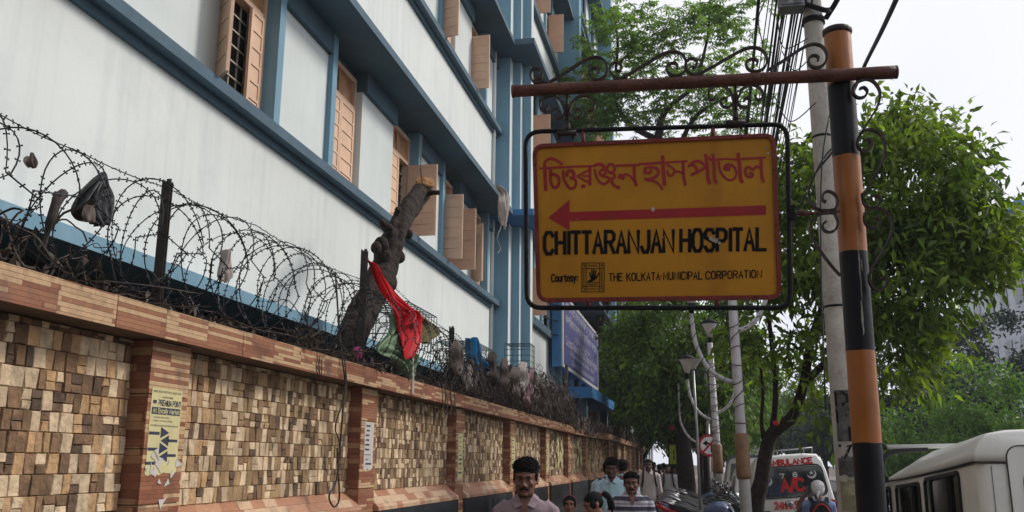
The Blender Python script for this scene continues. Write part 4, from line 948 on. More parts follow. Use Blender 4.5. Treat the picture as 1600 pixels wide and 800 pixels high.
text_strokes(b, 'HOSPITAL', 1064, -392.5, 1196, 33, 5.7, flip, PN, .0006, gap=1.55, v1=-390)
text_strokes(b, 'Courtesy:', 862, -440, 902, 11, 2.0, flip, PN, .0006, gap=1.3, v1=-439)
text_strokes(b, 'THE KOLKATA', 952, -439, 1031, 11.5, 1.75, flip, PN, .0006, gap=1.7, v1=-437.5)
text_strokes(b, 'MUNICIPAL', 1037, -437, 1097, 11.5, 1.75, flip, PN, .0006, gap=1.7, v1=-436)
text_strokes(b, 'CORPORATION', 1103, -436, 1190, 11.5, 1.75, flip, PN, .0006, gap=1.7, v1=-433.5)
disc(b, (1033.5, 431.5), 1.1, to3, PN, .0014)
b.build('lettering', 'sign_black', SN)
# municipal emblem: bordered hand
b = MB()
ex = lambda u: 909 + u * 35; ey = lambda v: 411 + v * 45
for (u0, v0, u1, v1) in ((0, 0, 1, 0), (0, 1, 1, 1), (0, 0, 0, 1), (1, 0, 1, 1), (.2, 0, .2, 1), (.8, 0, .8, 1), (0, .19, 1, .19), (0, .81, 1, .81), (.2, .68, .8, .68)):
    ribbon(b, [(ex(u0), ey(v0)), (ex(u1), ey(v1))], 1.1, to3, PN, .0006)
for s_ in ([(.36, .33), (.42, .5)], [(.45, .24), (.48, .48)], [(.54, .23), (.54, .48)], [(.62, .27), (.60, .48)], [(.76, .36), (.66, .52)]): ribbon(b, [(ex(u), ey(v)) for u, v in s_], 2.0, to3, PN, .0006)
for s_ in ([(.40, .48), (.56, .46), (.66, .50)], [(.44, .54), (.55, .52), (.62, .54)], [(.58, .56), (.40, .64)], [(.48, .55), (.30, .64)]): ribbon(b, [(ex(u), ey(v)) for u, v in s_], 2.6, to3, PN, .0006)
for i in range(8):
    v = .25 + i * .068
    for u in (.1, .9): ribbon(b, [(ex(u - .05), ey(v)), (ex(u + .04), ey(v + .02)), (ex(u - .03), ey(v + .045))], .8, to3, PN, .0006)
for v, x0, x1 in ((.09, .28, .72), (.745, .28, .72), (.9, .25, .78)):
    for i in range(6): u = x0 + (x1 - x0) * i / 6; ribbon(b, [(ex(u), ey(v + .02)), (ex(u + .03), ey(v - .025)), (ex(u + .06), ey(v + .02))], .8, to3, PN, .0006)
for u, v in ((.1, .09), (.9, .09), (.1, .9), (.9, .9)): ribbon(b, [(ex(u - .05), ey(v)), (ex(u), ey(v - .05)), (ex(u + .05), ey(v)), (ex(u), ey(v + .05))], 1.0, to3, PN, .0006)
b.build('emblem', 'sign_black', SN)
b = MB()
for (x, y, r) in ((1020, 327, 4.2), (1118, 376, 5.5), (1111, 373, 4), (1124, 380, 3.2), (1036, 371, 1.2), (903, 343, 1), (1187, 297, 1.6), (1197, 232, 2.5), (1200, 240, 2.2)):
    k = 9; b.add([np.array(to3(x + r * random.uniform(.6, 1.15) * math.cos(2 * math.pi * j / k), y + r * random.uniform(.6, 1.1) * math.sin(2 * math.pi * j / k))) + PN * (.0032 + .0002 * (x % 3)) for j in range(k)], [tuple(range(k))])
b.build('paint_chip', 'sign_chip', SN)
# ================================================================== UTILITY POLE AND CABLES
UP = thing('utility_pole', 'tall tapered pale concrete utility pole with a box and cable clamps on top', 'utility pole', (1.35, 9.7, 0))
b = MB(); ux, uy = 1.433, 9.7
prof = []
for i in range(20):
    z = 8.5 * i / 19; prof.append((0.156 - 0.0088 * z + random.uniform(-.001, .001), z))
rings = [[(ux - 0.0145 * z + r * math.cos(2 * math.pi * j / 20), uy + r * math.sin(2 * math.pi * j / 20), z) for j in range(26)] for r, z in prof]
b.loft(rings); b.build('pole', 'concrete_pole', UP)
b = MB()
b.lathe((ux - .09, uy, 6.32), [(.116, -.03), (.12, -.03), (.12, .03), (.116, .03)], 18); b.build('clamp_band', 'black_iron', UP)
for z in (3.2, 5.0):
    b = MB(); b.lathe((ux - .0145 * z, uy, z), [(.157 - .0088 * z, -.012), (.162 - .0088 * z, -.012), (.162 - .0088 * z, .012), (.157 - .0088 * z, .012)], 18); b.build('clamp_band', 'black_iron', UP)
b = MB(); b.box(ux - .46, ux - .20, uy - .26, uy - .06, 6.40, 6.62); b.box(ux - .44, ux - .22, uy - .275, uy - .262, 6.42, 6.6); b.build('junction_box', 'grey_metal', UP)
b = MB(); b.tube(smooth_path([(ux + .04, uy, 6.35), (ux + .22, uy - .3, 6.6), (ux + .5, uy - .8, 7.3)]), .03, 8); b.tube(smooth_path([(ux + .1, uy, 6.45), (ux + .0, uy - .2, 6.35), (ux - .2, uy - .1, 6.5)]), .03, 8); b.build('bracket_arm', 'black_iron', UP)
b = MB()
to3p = lambda u, v: (ux - .01 + u, uy - 0.19, v)
def upp(u, v):
    r = .159 - .0088 * v; a = u / r - math.pi / 2 - 0.35; return (ux - .0145 * v + r * math.cos(a), uy + r * math.sin(a), v)
for i, ch in enumerate('DFI7'): text_strokes(b, ch, -.06, 2.22 - i * .17, .05, .12, .026, upp, (0, -1, 0), .002)
b.build('painted_letters', 'sign_black', UP)
b = MB(); b.add([upp(-.075 + .17 * i / 8, z) for z in (1.87, 2.36) for i in range(9)], [(i, i + 1, 10 + i, 9 + i) for i in range(8)]); b.build('painted_patch', 'grime_patch', UP)
b = MB()
for k, (z0, h, m_) in enumerate(((1.20, .30, 0), (1.55, .17, 1), (.72, .35, 1))):
    k2 = 8; b.add([upp(-.09 + .20 * i / k2, z0 + (0 if j == 0 else h) + random.uniform(-.02, .02)) for j in (0, 1) for i in range(k2 + 1)], [(i, i + 1, k2 + 2 + i, k2 + 1 + i) for i in range(k2)], m_)
for i in range(len(b.v)): x, y, z = b.v[i]; b.v[i] = (x, y - .003, z)
b.build('pasted_paper', ['old_paper', 'grime_patch'], UP)
# cables strung down the street above the footpath
cabs = []
r2 = random.Random(5)
cx_ = [(1178 + r2.uniform(0, 10), 0) for _ in range(6)] + [(1205 + 62 * j / 25 + r2.uniform(-4, 4), 0) for j in range(26)]
for i, (px, _) in enumerate(cx_):
    near = onY(px + (0 if i < 6 else 0), 0, 9.5); zp = near[2]
    p0 = np.array([near[0], 9.5, zp]); pts = []
    # from well behind the viewer, past the pole, sagging away down the street
    endx = near[0] * (0.55 + .35 * r2.random()) + r2.uniform(-.3, .3); sag = r2.uniform(.6, 1.5)
    for t in np.linspace(0, 1, 26):
        y = 9.5 + 34 * t; x = near[0] + (endx - near[0]) * t; z = zp + (r2.uniform(0, 0.01)) + (-4 * sag * t * (1 - t)) + (-0.6) * t
        pts.append((x, y, z))
    pre = [(near[0] + .25, -2.0, zp + .6), (near[0] + .15, 3.5, zp - .15)]
    b = MB(); b.tube(pre + pts, 0.0065 if i % 4 else 0.012, 5)
    solo(b, 'overhead_cable', 'cable', ('thin black cable' if i % 4 else 'thicker black cable') + ' of the bundle sagging down the street ' + ('left of' if i < 6 else 'close beside') + ' the concrete pole', 'cable', group='overhead cables strung past the concrete pole')
b = MB(); p = [onY(1406, -18, 6.0), onY(1400, 0, 6.3), onY(1376, 52, 7.4), onY(1352, 100, 8.9), onY(1330, 150, 9.4)]
b.tube(smooth_path(p), .02, 6); solo(b, 'service_cable', 'cable', 'thick single black cable rising to the upper right behind the banded pole', 'cable')
b = MB(); p = [onY(1312, 220, 9.5), onY(1285, 250, 9.45), onY(1262, 300, 9.4), onY(1240, 345, 9.5), onY(1232, 400, 9.6)]
b.tube(smooth_path(p), .010, 5); p = [onY(1296, 180, 9.5), onY(1284, 260, 9.4), onY(1283, 430, 9.4), onY(1290, 640, 9.4)]; b.tube(smooth_path(p), .009, 5)
solo(b, 'loose_cable', 'cable', 'loose dark cable hanging down beside the concrete pole', 'cable')
# hanging loops in the bundle
b = MB()
for (a, c, d) in (((1215, 30), (1225, 75), (1262, 60)), ((1222, 80), (1240, 110), (1262, 95)), ((1196, 0), (1185, 30), (1192, 70)), ((1210, 150), (1235, 190), (1275, 160))):
    b.tube(smooth_path([onY(*a, 9.4), onY(*c, 9.4), onY(*d, 9.4)], 6), .006, 4)
solo(b, 'cable_loops', 'cable', 'thin looped spare wires hanging from the cable bundle', 'cable')

# ================================================================== STREET LAMPS
def lamp_head(b, g, c, s=1.0):
    x, y, z = c
    g.lathe((x, y, z), [(.05 * s, 0), (.12 * s, .22 * s), (.17 * s, .30 * s)], 14)
    b.lathe((x, y, z), [(.03 * s, -.14 * s), (.05 * s, -.02 * s), (.055 * s, 0)], 12)
    b.lathe((x, y, z), [(.19 * s, .30 * s), (.20 * s, .32 * s), (.10 * s, .38 * s), (.02 * s, .42 * s), (.02 * s, .47 * s), (.004, .49 * s)], 14)
def street_lamp(x, y, arms, h, r, label, wrap=True, lean=0.0, s=1.0, heads=None):
    T = thing('street_lamp', label, 'street lamp', (x, y, 0), group='street lamps with curved arms wound with cable')
    b = MB(); b.tube([(x, y, 0), (x + lean * .5, y, h * .5), (x + lean, y, h)], [r * 1.25, r, r * .8], 14); b.build('post', 'lamp_grey', T)
    if wrap:
        b = MB(); tp = [(x, y, 1.45), (x, y, 1.5), (x, y, 1.8), (x, y, 2.02), (x, y, 2.05)]
        b.tube([(p[0] + lean * p[2] / h, p[1], p[2]) for p in tp], [r * 1.3, r * 1.45, r * 1.38, r * 1.42, r * 1.2], 14); b.build('tape_wrap', 'tape_brown', T)
    b = MB(); pts = []
    for i in range(260):
        z = 2.05 + (h - 2.3) * i / 259 + .05 * math.sin(i * .31); a = i * .42 + .5 * math.sin(i * .05); rr = r * 1.13 + .004
        pts.append((x + lean * z / h + rr * math.cos(a), y + rr * math.sin(a), z))
    b.tube(pts, .007 * s, 4); b.build('wound_cable', 'rust_iron', T)
    for (sx, zb_, dx, zt) in arms:
        a0 = (x + lean * zb_ / h, y, zb_)
        P = [a0, (a0[0] + dx * .35, y, zb_ + .06), (a0[0] + dx * .68, y, zb_ + .22), (a0[0] + dx * .92, y, zb_ + .52), (a0[0] + dx * 1.0, y, zb_ + .85), (a0[0] + dx * 1.01, y, zt - .14)]
        b = MB(); b.tube(smooth_path(P, 6), .032 * s, 10); ao = b.build('arm', 'lamp_grey', T)
        c2 = MB(); k = 0; PP = [np.array(q) for q in smooth_path(P, 14)]; c2.tube([q + np.array([.036 * s * math.cos(i * .9), .036 * s * math.sin(i * .9), .01 * math.cos(i * .9)]) for i, q in enumerate(PP)], .005, 4); _sub(c2.build('cable', 'black_iron', None), ao)
        bb, gg = MB(), MB(); lamp_head(bb, gg, (a0[0] + dx * 1.01, y, zt), s)
        lh = gg.build('lamp_shade', 'lamp_glass', T); _sub(bb.build('lamp_cap', 'black_iron', None), lh)
    bb, gg = MB(), MB(); lamp_head(bb, gg, (x + lean, y, h + .12), s); lh = gg.build('lamp_shade', 'lamp_glass', T); _sub(bb.build('lamp_cap', 'black_iron', None), lh)
    return T
p = onY(1166, 740, 13.0); street_lamp(p[0], 13.0, [(0, 2.72, -.58, 3.82), (0, 3.42, .50, 4.72)], 5.6, .066, 'nearest pale grey street lamp post with two curved arms and a brown taped band', lean=-.12)
p = onY(1126, 740, 20.5); street_lamp(p[0], 20.5, [(0, 2.55, -.55, 3.55), (0, 2.7, .5, 3.7)], 4.2, .075, 'second street lamp post behind the nearest one, wound with cable', lean=-.12)
p = onY(1112, 735, 25.5); street_lamp(p[0], 25.5, [(0, 2.1, -.75, 3.9)], 4.3, .055, 'third street lamp post, its curved arm beside the round no turn sign', lean=-.08)
p = onY(1101, 735, 31.5); street_lamp(p[0], 31.5, [(0, 2.0, -.7, 3.6)], 4.0, .05, 'farthest and thinnest street lamp post, left of the round no turn sign')
b = MB(); p = onY(1083, 575, 17.0)
T = thing('lamp_standard', 'slim standing lamp with upturned cone shade and dark post left of the lamp arms', 'street lamp', (p[0], 17.0, 0))
b.tube([(p[0] + .05, 17, 0), (p[0] + .03, 17, 2.2), (p[0], 17, p[2])], .022, 8); b.build('post', 'grey_metal', T)
b = MB(); b.lathe((p[0], 17, p[2]), [(.05, -.02), (.06, .03), (.15, .14), (.16, .145), (.14, .15)], 14); b.build('lamp_shade', 'lamp_glass', T)
# round prohibition sign
p = onY(1108, 696, 24.0)
T = thing('road_sign', 'round white sign with red ring and slash on a thin post by the street lamps', 'road sign', (p[0], 24.0, 0))
b = MB(); b.tube([(p[0], 24, 0), (p[0], 24, 2.6)], .03, 8); b.build('post', 'grey_metal', T)
b = MB(); n = 24; b.prism([(p[0] + .27 * math.cos(2 * math.pi * j / n), 23.96, p[2] + .27 * math.sin(2 * math.pi * j / n)) for j in range(n)], (0, -.012, 0)); b.build('disc', 'sign_white', T)
b = MB(); t3 = lambda u, v: (p[0] + u, 23.945, p[2] + v)
ribbon(b, [(.245 * math.cos(2 * math.pi * j / n), .245 * math.sin(2 * math.pi * j / n)) for j in range(n + 1)], .065, t3, (0, -1, 0), .001); ribbon(b, [(-.16, -.17), (.16, .17)], .05, t3, (0, -1, 0), .003)
b.build('red_ring', 'sign_red', T)
b = MB(); ribbon(b, [(.06, -.16), (.06, .02), (-.06, .06)], .05, t3, (0, -1, 0), .002); b.add([t3(-.05, .13), t3(-.05, -.02), t3(-.16, .05)], [(0, 1, 2)]); b.build('arrow', 'sign_black', T)

# ================================================================== PURPLE HOSPITAL NAME BOARD AND BLUE PORCH
PR = thing('entrance_porch', 'blue painted concrete entrance porch slab behind the curving part of the wall', 'porch', (-3.8, 28, 0))
b = MB(); b.box(-4.15, -3.02, 26.9, 34.1, 3.46, 3.60); b.box(-4.15, -3.05, 26.94, 34.06, 3.603, 3.79); b.build('porch_slab', 'blue_deep', PR)
for yy in (27.3, 33.4): b = MB(); b.box(-3.5, -3.25, yy, yy + .3, 0, 3.5); b.build('column', 'blue_dark', PR)
NB = thing('name_board', 'purple hospital name board in a deep blue light box standing on the porch', 'sign', (-3.9, 29.6, 3.87))
b = MB(); b.box(-4.12, -3.84, 26.3, 35.8, 4.32, 6.5); b.build('light_box', 'blue_deep', NB)
b = MB(); b.box(-3.838, -3.80, 26.3, 35.8, 4.32, 6.5); b.build('rim', 'beige_trim', NB)
b = MB(); b.box(-3.799, -3.79, 26.5, 35.6, 4.42, 6.4); b.build('board', 'purple_sign', NB)
for yy in (26.6, 28.6, 30.6, 32.6, 33.9):
    b = MB(); b.box(-4.05, -3.9, yy, yy + .12, 3.79, 4.32); b.build('stand', 'blue_dark', NB)
b = MB()
for z in (4.5, 5.9, 6.2):
    for j in range(3): b.box(-4.06, -3.92, 26.292, 26.298, z + j * .05, z + j * .05 + .018)
b.build('vent_slot', 'blue_dark', NB)
t3 = lambda u, v: (-3.79, 26.7 + u * 1.08, 4.44 + v)
b = MB()
text_flat(b, 'কলকাতা নগর পরিষদ ও হাসপাতাল', .36, t3, 7.6, 'L', u=.1, v=1.62, nrm=(1, 0, 0))
text_flat(b, 'কলিকাতা নাশনাল মেডিকেল কলেজ', .36, t3, 7.6, 'L', u=.1, v=1.22, nrm=(1, 0, 0))
text_flat(b, 'کلکتہ نیشنل میڈیکل', .26, t3, 4.0, 'L', u=2.0, v=.92, nrm=(1, 0, 0))
text_flat(b, 'Calcutta National Medical College and Hospital', .40, t3, 7.7, 'L', u=.1, v=.58, nrm=(1, 0, 0))
text_flat(b, '24, Gorachand Road, Kolkata - 700014', .20, t3, 6.0, 'L', u=1.0, v=.36, nrm=(1, 0, 0))
text_flat(b, '(Formerly Chittaranjan Hospital)', .26, t3, 5.6, 'L', u=1.3, v=.08, nrm=(1, 0, 0))
b.build('lettering', 'pale_letters', NB)
b = MB(); b.tube([(-3.4, 24.2, 2.4), (-3.4, 24.2, 4.15)], .045, 8)
solo(b, 'steel_post', 'post_iron', 'plain dark steel post in front of the blue porch slab', 'post')
for z in (5.22, 5.62, 6.08):
    b = MB(); b.tube([(-4.6, 24.6 if z > 5.3 else 25.1, z + .02), (-3.95, 26.28, z)], .022, 6); b.build('stay_rod', 'black_iron', NB)

# ================================================================== FAR BUILDINGS, BACKDROP OF THE STREET
def far_building(x0, x1, y0, y1, h, label, m1='far_white', m2='far_blue', nst=5):
    T = thing('apartment_building', label, 'building', ((x0 + x1) / 2, (y0 + y1) / 2, 0))
    b = MB(); b.box(x0, x1, y0, y1, 0, h); b.build('wall', m1, T)
    for s in range(nst):
        z = 1.2 + s * h / nst; nw = max(2, int((x1 - x0) / 2.2))
        for i in range(nw):
            w0 = x0 + (i + .25) * (x1 - x0) / nw; w1 = w0 + (x1 - x0) / nw * .5
            b = MB(); b.box(w0, w1, y0 - .05, y0 + .02, z, z + 1.4); wo = b.build('window', 'far_window', T)
            b = MB(); b.box(w0 - .1, w1 + .1, y0 - .12, y0 - .001, z - .12, z - .004); b.box(w0 - .1, w1 + .1, y0 - .5, y0 - .001, z + 1.45, z + 1.55); _sub(b.build('sill', m2, None), wo)
        nd = max(2, int((y1 - y0) / 2.6))
        for i in range(nd):
            w0 = y0 + (i + .25) * (y1 - y0) / nd; w1 = w0 + (y1 - y0) / nd * .5
            for xs, d in ((x0, -1), (x1, 1)):
                b = MB(); b.box(xs - .02, xs + .05 * d, w0, w1, z, z + 1.4); wo = b.build('window', 'far_window', T)
    b = MB(); b.box(x0 - .3, x1 + .3, y0 - .3, y1 + .3, h, h + .35); b.build('roof_parapet', m2, T)
    return T
far_building(-6.2, -3.0, 52, 60, 10, 'white and bright blue building glimpsed through the branches beyond the wall', nst=4)
far_building(-5.2, -3.2, 42, 50, 16, 'pale blue trimmed block just past the hospital behind the tree trunk', nst=5)
p0 = onY(1600, 400, 60)
far_building(p0[0], p0[0] + 14, 60, 75, 17.2, 'white block across the road cut by the right picture edge', nst=5)
# blue hoardings along the far footpath
hl = thing('hoarding_fence', 'blue sheet hoarding fence along the far side of the road', 'fence', (13, 40, 0))
for j in range(16):
    y = 30 + j * 2.4; b = MB(); b.box(13.6, 13.68, y, y + 2.34, 0.02, 1.9); b.build('panel', 'hoarding_blue' if j % 3 else 'far_white', hl)
# ================================================================== FENCE POSTS, RAZOR WIRE AND SCRAPS ON THE WALL TOP
WX = -3.0
def post(y, h, label, lean=0.0):
    b = MB(); L = .065
    b.box(WX - .034, WX - .026, y, y + L, 2.44, 2.44 + h); b.box(WX - .026, WX + .036, y, y + .007, 2.44, 2.44 + h - .02); b.box(WX + .0, WX + .028, y - .008, y - .0005, 2.5, 2.44 + h)
    return solo(b, 'fence_post', 'post_iron', label, 'fence post', group='angle iron posts on the wall')
post(4.69, .80, 'rusty angle iron post nearest the camera standing alone in the razor wire')
post(7.95, 1.12, 'dark angle iron post the red cloth is tied to')
post(11.1, .85, 'dark angle iron post between the red cloth and the blue cloth')
post(14.75, .75, 'dark angle iron post just right of the blue cloth')
post(18.2, .75, 'dark angle iron post standing in the dried creeper heap')
post(21.6, .75, 'dark angle iron post at the far end of the dried creeper heap')
def coil(y0, y1, n, rad, zc0, zc1, seed, label, sag=0.0):
    r = random.Random(seed); T = thing('razor_wire_coil', label, 'razor wire', (WX, (y0 + y1) / 2, 2.45), group='razor wire coils on the wall')
    b = MB(); bb = MB(); K = 34; pts = []
    offs = [(r.uniform(-.03, .03), r.uniform(-.05, .05), r.uniform(.88, 1.06), r.uniform(-.5, .5)) for _ in range(n + 2)]
    for i in range(n * K + 1):
        t = i / K; ii = int(t); f_ = t - ii; o0, o1 = offs[ii], offs[ii + 1]
        mixv = [o0[q] * (1 - f_) + o1[q] * f_ for q in range(4)]
        a = 2 * math.pi * t; R_ = rad * mixv[2]
        y = y0 + (y1 - y0) * t / n + mixv[1] + .16 * math.sin(a + ii * 0.7) * (1 if ii % 2 else -1) + mixv[3] * .12
        z = zc0 + (zc1 - zc0) * t / n + R_ * math.sin(a) * 1.02 + mixv[0] - sag * math.sin(math.pi * t / n)
        pts.append(np.array([WX + R_ * .86 * math.cos(a), y, max(z, 2.47)]))
    b.tube(pts, .0038, 4, sm=False); b.build('wire', 'razor', T)
    barbs(bb, pts, r); bb.build('barb', 'razor', T, kind='stuff')
def barbs(bb, pts, r, gap=.042):
    acc = 0
    for i in range(1, len(pts)):
        d = pts[i] - pts[i - 1]; l = np.linalg.norm(d); acc += l
        while acc > gap:
            acc -= gap; t = d / (l + 1e-9); c = pts[i] - t * acc; u = np.cross(t, [r.uniform(-1, 1), r.uniform(-1, 1), r.uniform(-1, 1)]); u = u / (np.linalg.norm(u) + 1e-9); v = np.cross(t, u)
            s = .013
            bb.add([c - u * s - t * .007, c - u * s + t * .007, c + v * .0022, c + u * s - t * .007, c + u * s + t * .007, c - v * .0022], [(0, 1, 2), (3, 2, 4), (0, 5, 1), (3, 4, 5), (0, 2, 5), (1, 5, 2), (3, 5, 2), (4, 2, 5)])
coil(2.9, 4.75, 9, .300, 2.79, 2.80, 3, 'open razor wire coil left of the nearest iron post')
coil(4.6, 8.0, 23, .350, 2.82, 2.85, 11, 'long razor wire coil between the nearest iron post and the cut tree trunk')
coil(8.0, 11.2, 17, .34, 2.83, 2.82, 5, 'razor wire coil running behind the red cloth')
coil(11.2, 14.9, 11, .32, 2.79, 2.78, 9, 'razor wire coil tangled around the blue cloth', sag=.05)
coil(14.9, 22, 15, .30, 2.76, 2.74, 13, 'razor wire coil buried in the dried creeper heap', sag=.05)
def strand(P, label):
    T = thing('barbed_wire', label, 'barbed wire', tuple(P[0]), group='straight barbed wire strands'); r = random.Random(2)
    pts = [np.array(p) for p in P]; S = []
    for a, c in zip(pts[:-1], pts[1:]):
        for i in range(14): t = i / 14; q = a + (c - a) * t; q = q - np.array([0, 0, .06 * math.sin(math.pi * t) * np.linalg.norm(c - a) / 3]); S.append(q)
    S.append(pts[-1]); b = MB(); b.tube(S, .003, 4, sm=False); b.build('wire', 'razor', T); bb = MB(); barbs(bb, S, r, .05); bb.build('barb', 'razor', T, kind='stuff')
strand([(WX, 2.6, 3.02), onX(0, 179, WX), onX(122, 236, WX), (WX, 4.69, 3.19), onX(400, 352, WX), (WX, 7.95, 3.27)], 'top strand of barbed wire running over the razor coils to the dark post')
strand([(WX, 7.95, 3.5), (WX, 11.1, 3.2), (WX, 14.75, 3.1), (WX, 18.2, 3.05)], 'straight barbed wire strand falling right from the top of the dark post')
strand([onX(0, 340, WX), onX(44, 412, WX)], 'short dark wire crossing the coil at the left picture edge')

def remesh_mod(o, v, tr_disp=0.0, sc=.12):
    m = o.modifiers.new('skin', 'REMESH'); m.mode = 'VOXEL'; m.voxel_size = v; m.use_smooth_shade = True
    if tr_disp:
        t = bpy.data.textures.new('bark_relief', 'CLOUDS'); t.noise_scale = sc; t.noise_depth = 4
        d = o.modifiers.new('relief', 'DISPLACE'); d.texture = t; d.strength = tr_disp * 2; d.mid_level = .5; d.texture_coords = 'LOCAL'
# ------------------------------------------------------------------ cut tree trunk
TR = thing('cut_tree_trunk', 'thick knobbly leaning tree trunk sawn off at an orange cut behind the wall', 'tree', onX(530, 560, -3.45))
X3 = -3.45
ax = [onX(520, 640, X3), onX(536, 575, X3), onX(556, 515, X3), onX(578, 468, X3), onX(599, 420, X3), onX(609, 388, X3), onX(624, 350, X3), onX(641, 322, X3), onX(662, 296, X3)]
rad = [.22, .20, .165, .148, .142, .132, .128, .13, .118]
def knobby(mb, axis, rads, n=18, seed=0, amp=.12, knobs=()):
    P = smooth_path(axis, 6); R0 = np.interp(np.linspace(0, len(rads) - 1, len(P)), range(len(rads)), rads); rr = random.Random(seed)
    ph = [rr.uniform(0, 6.28) for _ in range(8)]; rings = []
    for i, p in enumerate(P):
        t = P[min(i + 1, len(P) - 1)] - P[max(i - 1, 0)]; t = t / np.linalg.norm(t); u = np.cross(t, [0, 1, 0]); u /= np.linalg.norm(u); v = np.cross(t, u); ring = []
        for j in range(n):
            a = 2 * math.pi * j / n
            k = 1 + amp * (math.sin(2 * a + ph[0] + i * .21) * .5 + math.sin(3 * a + ph[1] - i * .33) * .4 + math.sin(5 * a + ph[2] + i * .5) * .25 + math.sin(7 * a + i * .9 + ph[3]) * .18)
            q = p + R0[i] * k * (math.cos(a) * u + math.sin(a) * v); ring.append(q)
        rings.append(ring)
    mb.loft(rings, 0, True)
    for (f_, ang, sz, le) in knobs:
        i = int(f_ * (len(P) - 1)); p = P[i]; t = P[min(i + 1, len(P) - 1)] - P[max(i - 1, 0)]; t /= np.linalg.norm(t); u = np.cross(t, [0, 1, 0]); u /= np.linalg.norm(u); v = np.cross(t, u)
        d = math.cos(ang) * u + math.sin(ang) * v; c = p + d * R0[i] * .75
        mb.tube([c, c + d * le * .5 + t * .01, c + d * le, c + d * le * 1.15], [sz * 1.25, sz * .9, sz * 1.05, sz * .55], 12)
b = MB(); rt = random.Random(4)
knobby(b, ax, rad, 26, 3, .2, [(.97, math.pi, .035, .15)])
for (px, py, rx, rz_, fy) in ((596, 384, .10, .075, -.05), (590, 391, .07, .06, -.1), (620, 402, .10, .08, 0), (614, 418, .08, .06, -.05), (636, 366, .07, .07, 0), (606, 358, .09, .05, -.05), (600, 352, .05, .04, -.1), (615, 375, .10, .12, -.09), (600, 405, .12, .10, -.08), (635, 342, .09, .08, 0), (560, 470, .06, .09, 0), (624, 333, .05, .05, -.12), (607, 440, .10, .12, 0), (646, 312, .10, .07, -.05), (623, 380, .03, .045, -.15)):
    c = onX(px, py, X3); b.ell((c[0] + .02, c[1] + fy, c[2]), (rx * .8, rx, rz_), 12, 8, rot=Matrix.Rotation(px * .7, 3, 'X'))
tk = b.build('trunk', 'bark', TR); remesh_mod(tk, .013, tr_disp=.022, sc=.16)
b = MB(); c0 = np.array(onX(664, 293, X3)) + np.array([.06, -.17, .02]); td = _unit(_unit(c0 - np.array(onX(640, 322, X3))) + np.array([.35, -1.5, .3])); rings = []
for k, (h, s) in enumerate(((-.03, 1.0), (.012, 1.03), (.02, .9), (.012, .55), (.035, .25))):
    u = _unit(np.cross(td, [0, 1, 0])); v = np.cross(td, u)
    rings.append([c0 + td * (h + random.uniform(-.012, .012)) + (.118 * s) * (math.cos(a) * u + math.sin(a) * v) * (1 + .12 * math.sin(3 * a)) for a in np.linspace(0, 6.283, 19)[:-1]])
b.loft(rings, 0, True); b.build('cut_end', 'cut_wood', TR)
b = MB(); b.tube(smooth_path([onX(660, 290, -3.3), onX(657, 262, -3.3), onX(658, 235, -3.4), onX(659, 212, -3.5)]), .007, 4); solo(b, 'dead_twig', 'twig', 'thin dead twig standing up from the cut end of the trunk', 'twig')

# ------------------------------------------------------------------ cloths and scraps
def sheet(outline_rows, name, m, label, cat, X=WX, depth=.05, fold=6, seed=0, sub=6, th=.002, ph=None):
    """cloth from rows of (left,right) picture points on the wall-top plane; folds give it depth"""
    r = random.Random(seed); rows = []; nu = 30
    rr = []
    for (l, rgt) in outline_rows: rr.append((onX(*l, X), onX(*rgt, X)))
    Lp = smooth_path([a for a, _ in rr], sub); Rp = smooth_path([c for _, c in rr], sub); k = len(Lp); vs = []
    p1, p2 = r.uniform(0, 6), r.uniform(0, 6)
    for i in range(k):
        for j in range(nu + 1):
            u = j / nu; p = Lp[i] * (1 - u) + Rp[i] * u; w_ = np.linalg.norm(Rp[i] - Lp[i])
            amp = min(depth, .25 * w_ + .004) 
            d = amp * (math.sin(fold * u * 2 * math.pi + p1 + 1.2 * math.sin(i * .13)) * .5 + .35 * math.sin(2.3 * fold * u * 3.1 + i * .22 + p2) + .6 * math.sin(math.pi * u))
            vs.append((p[0] + d, p[1] + .3 * amp * math.sin(i * .3 + u * 5), p[2] + amp * .25 * math.sin(i * .31 + u * 9)))
    fs = [(i * (nu + 1) + j, i * (nu + 1) + j + 1, (i + 1) * (nu + 1) + j + 1, (i + 1) * (nu + 1) + j) for i in range(k - 1) for j in range(nu)]
    b = MB(); b.add(vs, fs, 0, True); o = solo(b, name, m, label, cat)
    s = o.modifiers.new('thickness', 'SOLIDIFY'); s.thickness = th; return o
XC = -2.90
sheet([((573, 406), (575, 410)), ((578, 415), (588, 417)), ((587, 436), (602, 438)), ((599, 462), (620, 462)), ((612, 482), (638, 478)), ((619, 498), (652, 488)), ((622, 515), (660, 502)), ((625, 534), (661, 518)), ((628, 550), (654, 540)), ((633, 562), (642, 558))], 'red_cloth', 'cloth_red', 'bright red cloth tied to the dark post and bunched on the razor wire', 'cloth', XC, .03, 4, 1)
sheet([((636, 484), (640, 485)), ((634, 494), (650, 489)), ((632, 502), (657, 497)), ((630, 510), (658, 508))], 'red_cloth_fold', 'cloth_red', 'crumpled upper fold of the red cloth at its widest point', 'cloth', XC + .05, .06, 3, 8)
sheet([((611, 490), (622, 488)), ((606, 520), (632, 510)), ((584, 545), (634, 530)), ((608, 558), (640, 548)), ((620, 572), (652, 560)), ((630, 588), (644, 590))], 'green_cloth', 'cloth_green', 'pale green cloth hanging behind the red cloth', 'cloth', XC - .08, .07, 4, 2)
sheet([((656, 497), (664, 498)), ((657, 510), (684, 512)), ((656, 528), (680, 524)), ((657, 537), (664, 534))], 'olive_bag', 'cloth_olive', 'small olive bag right of the red cloth', 'bag', XC - .03, .05, 2, 3)
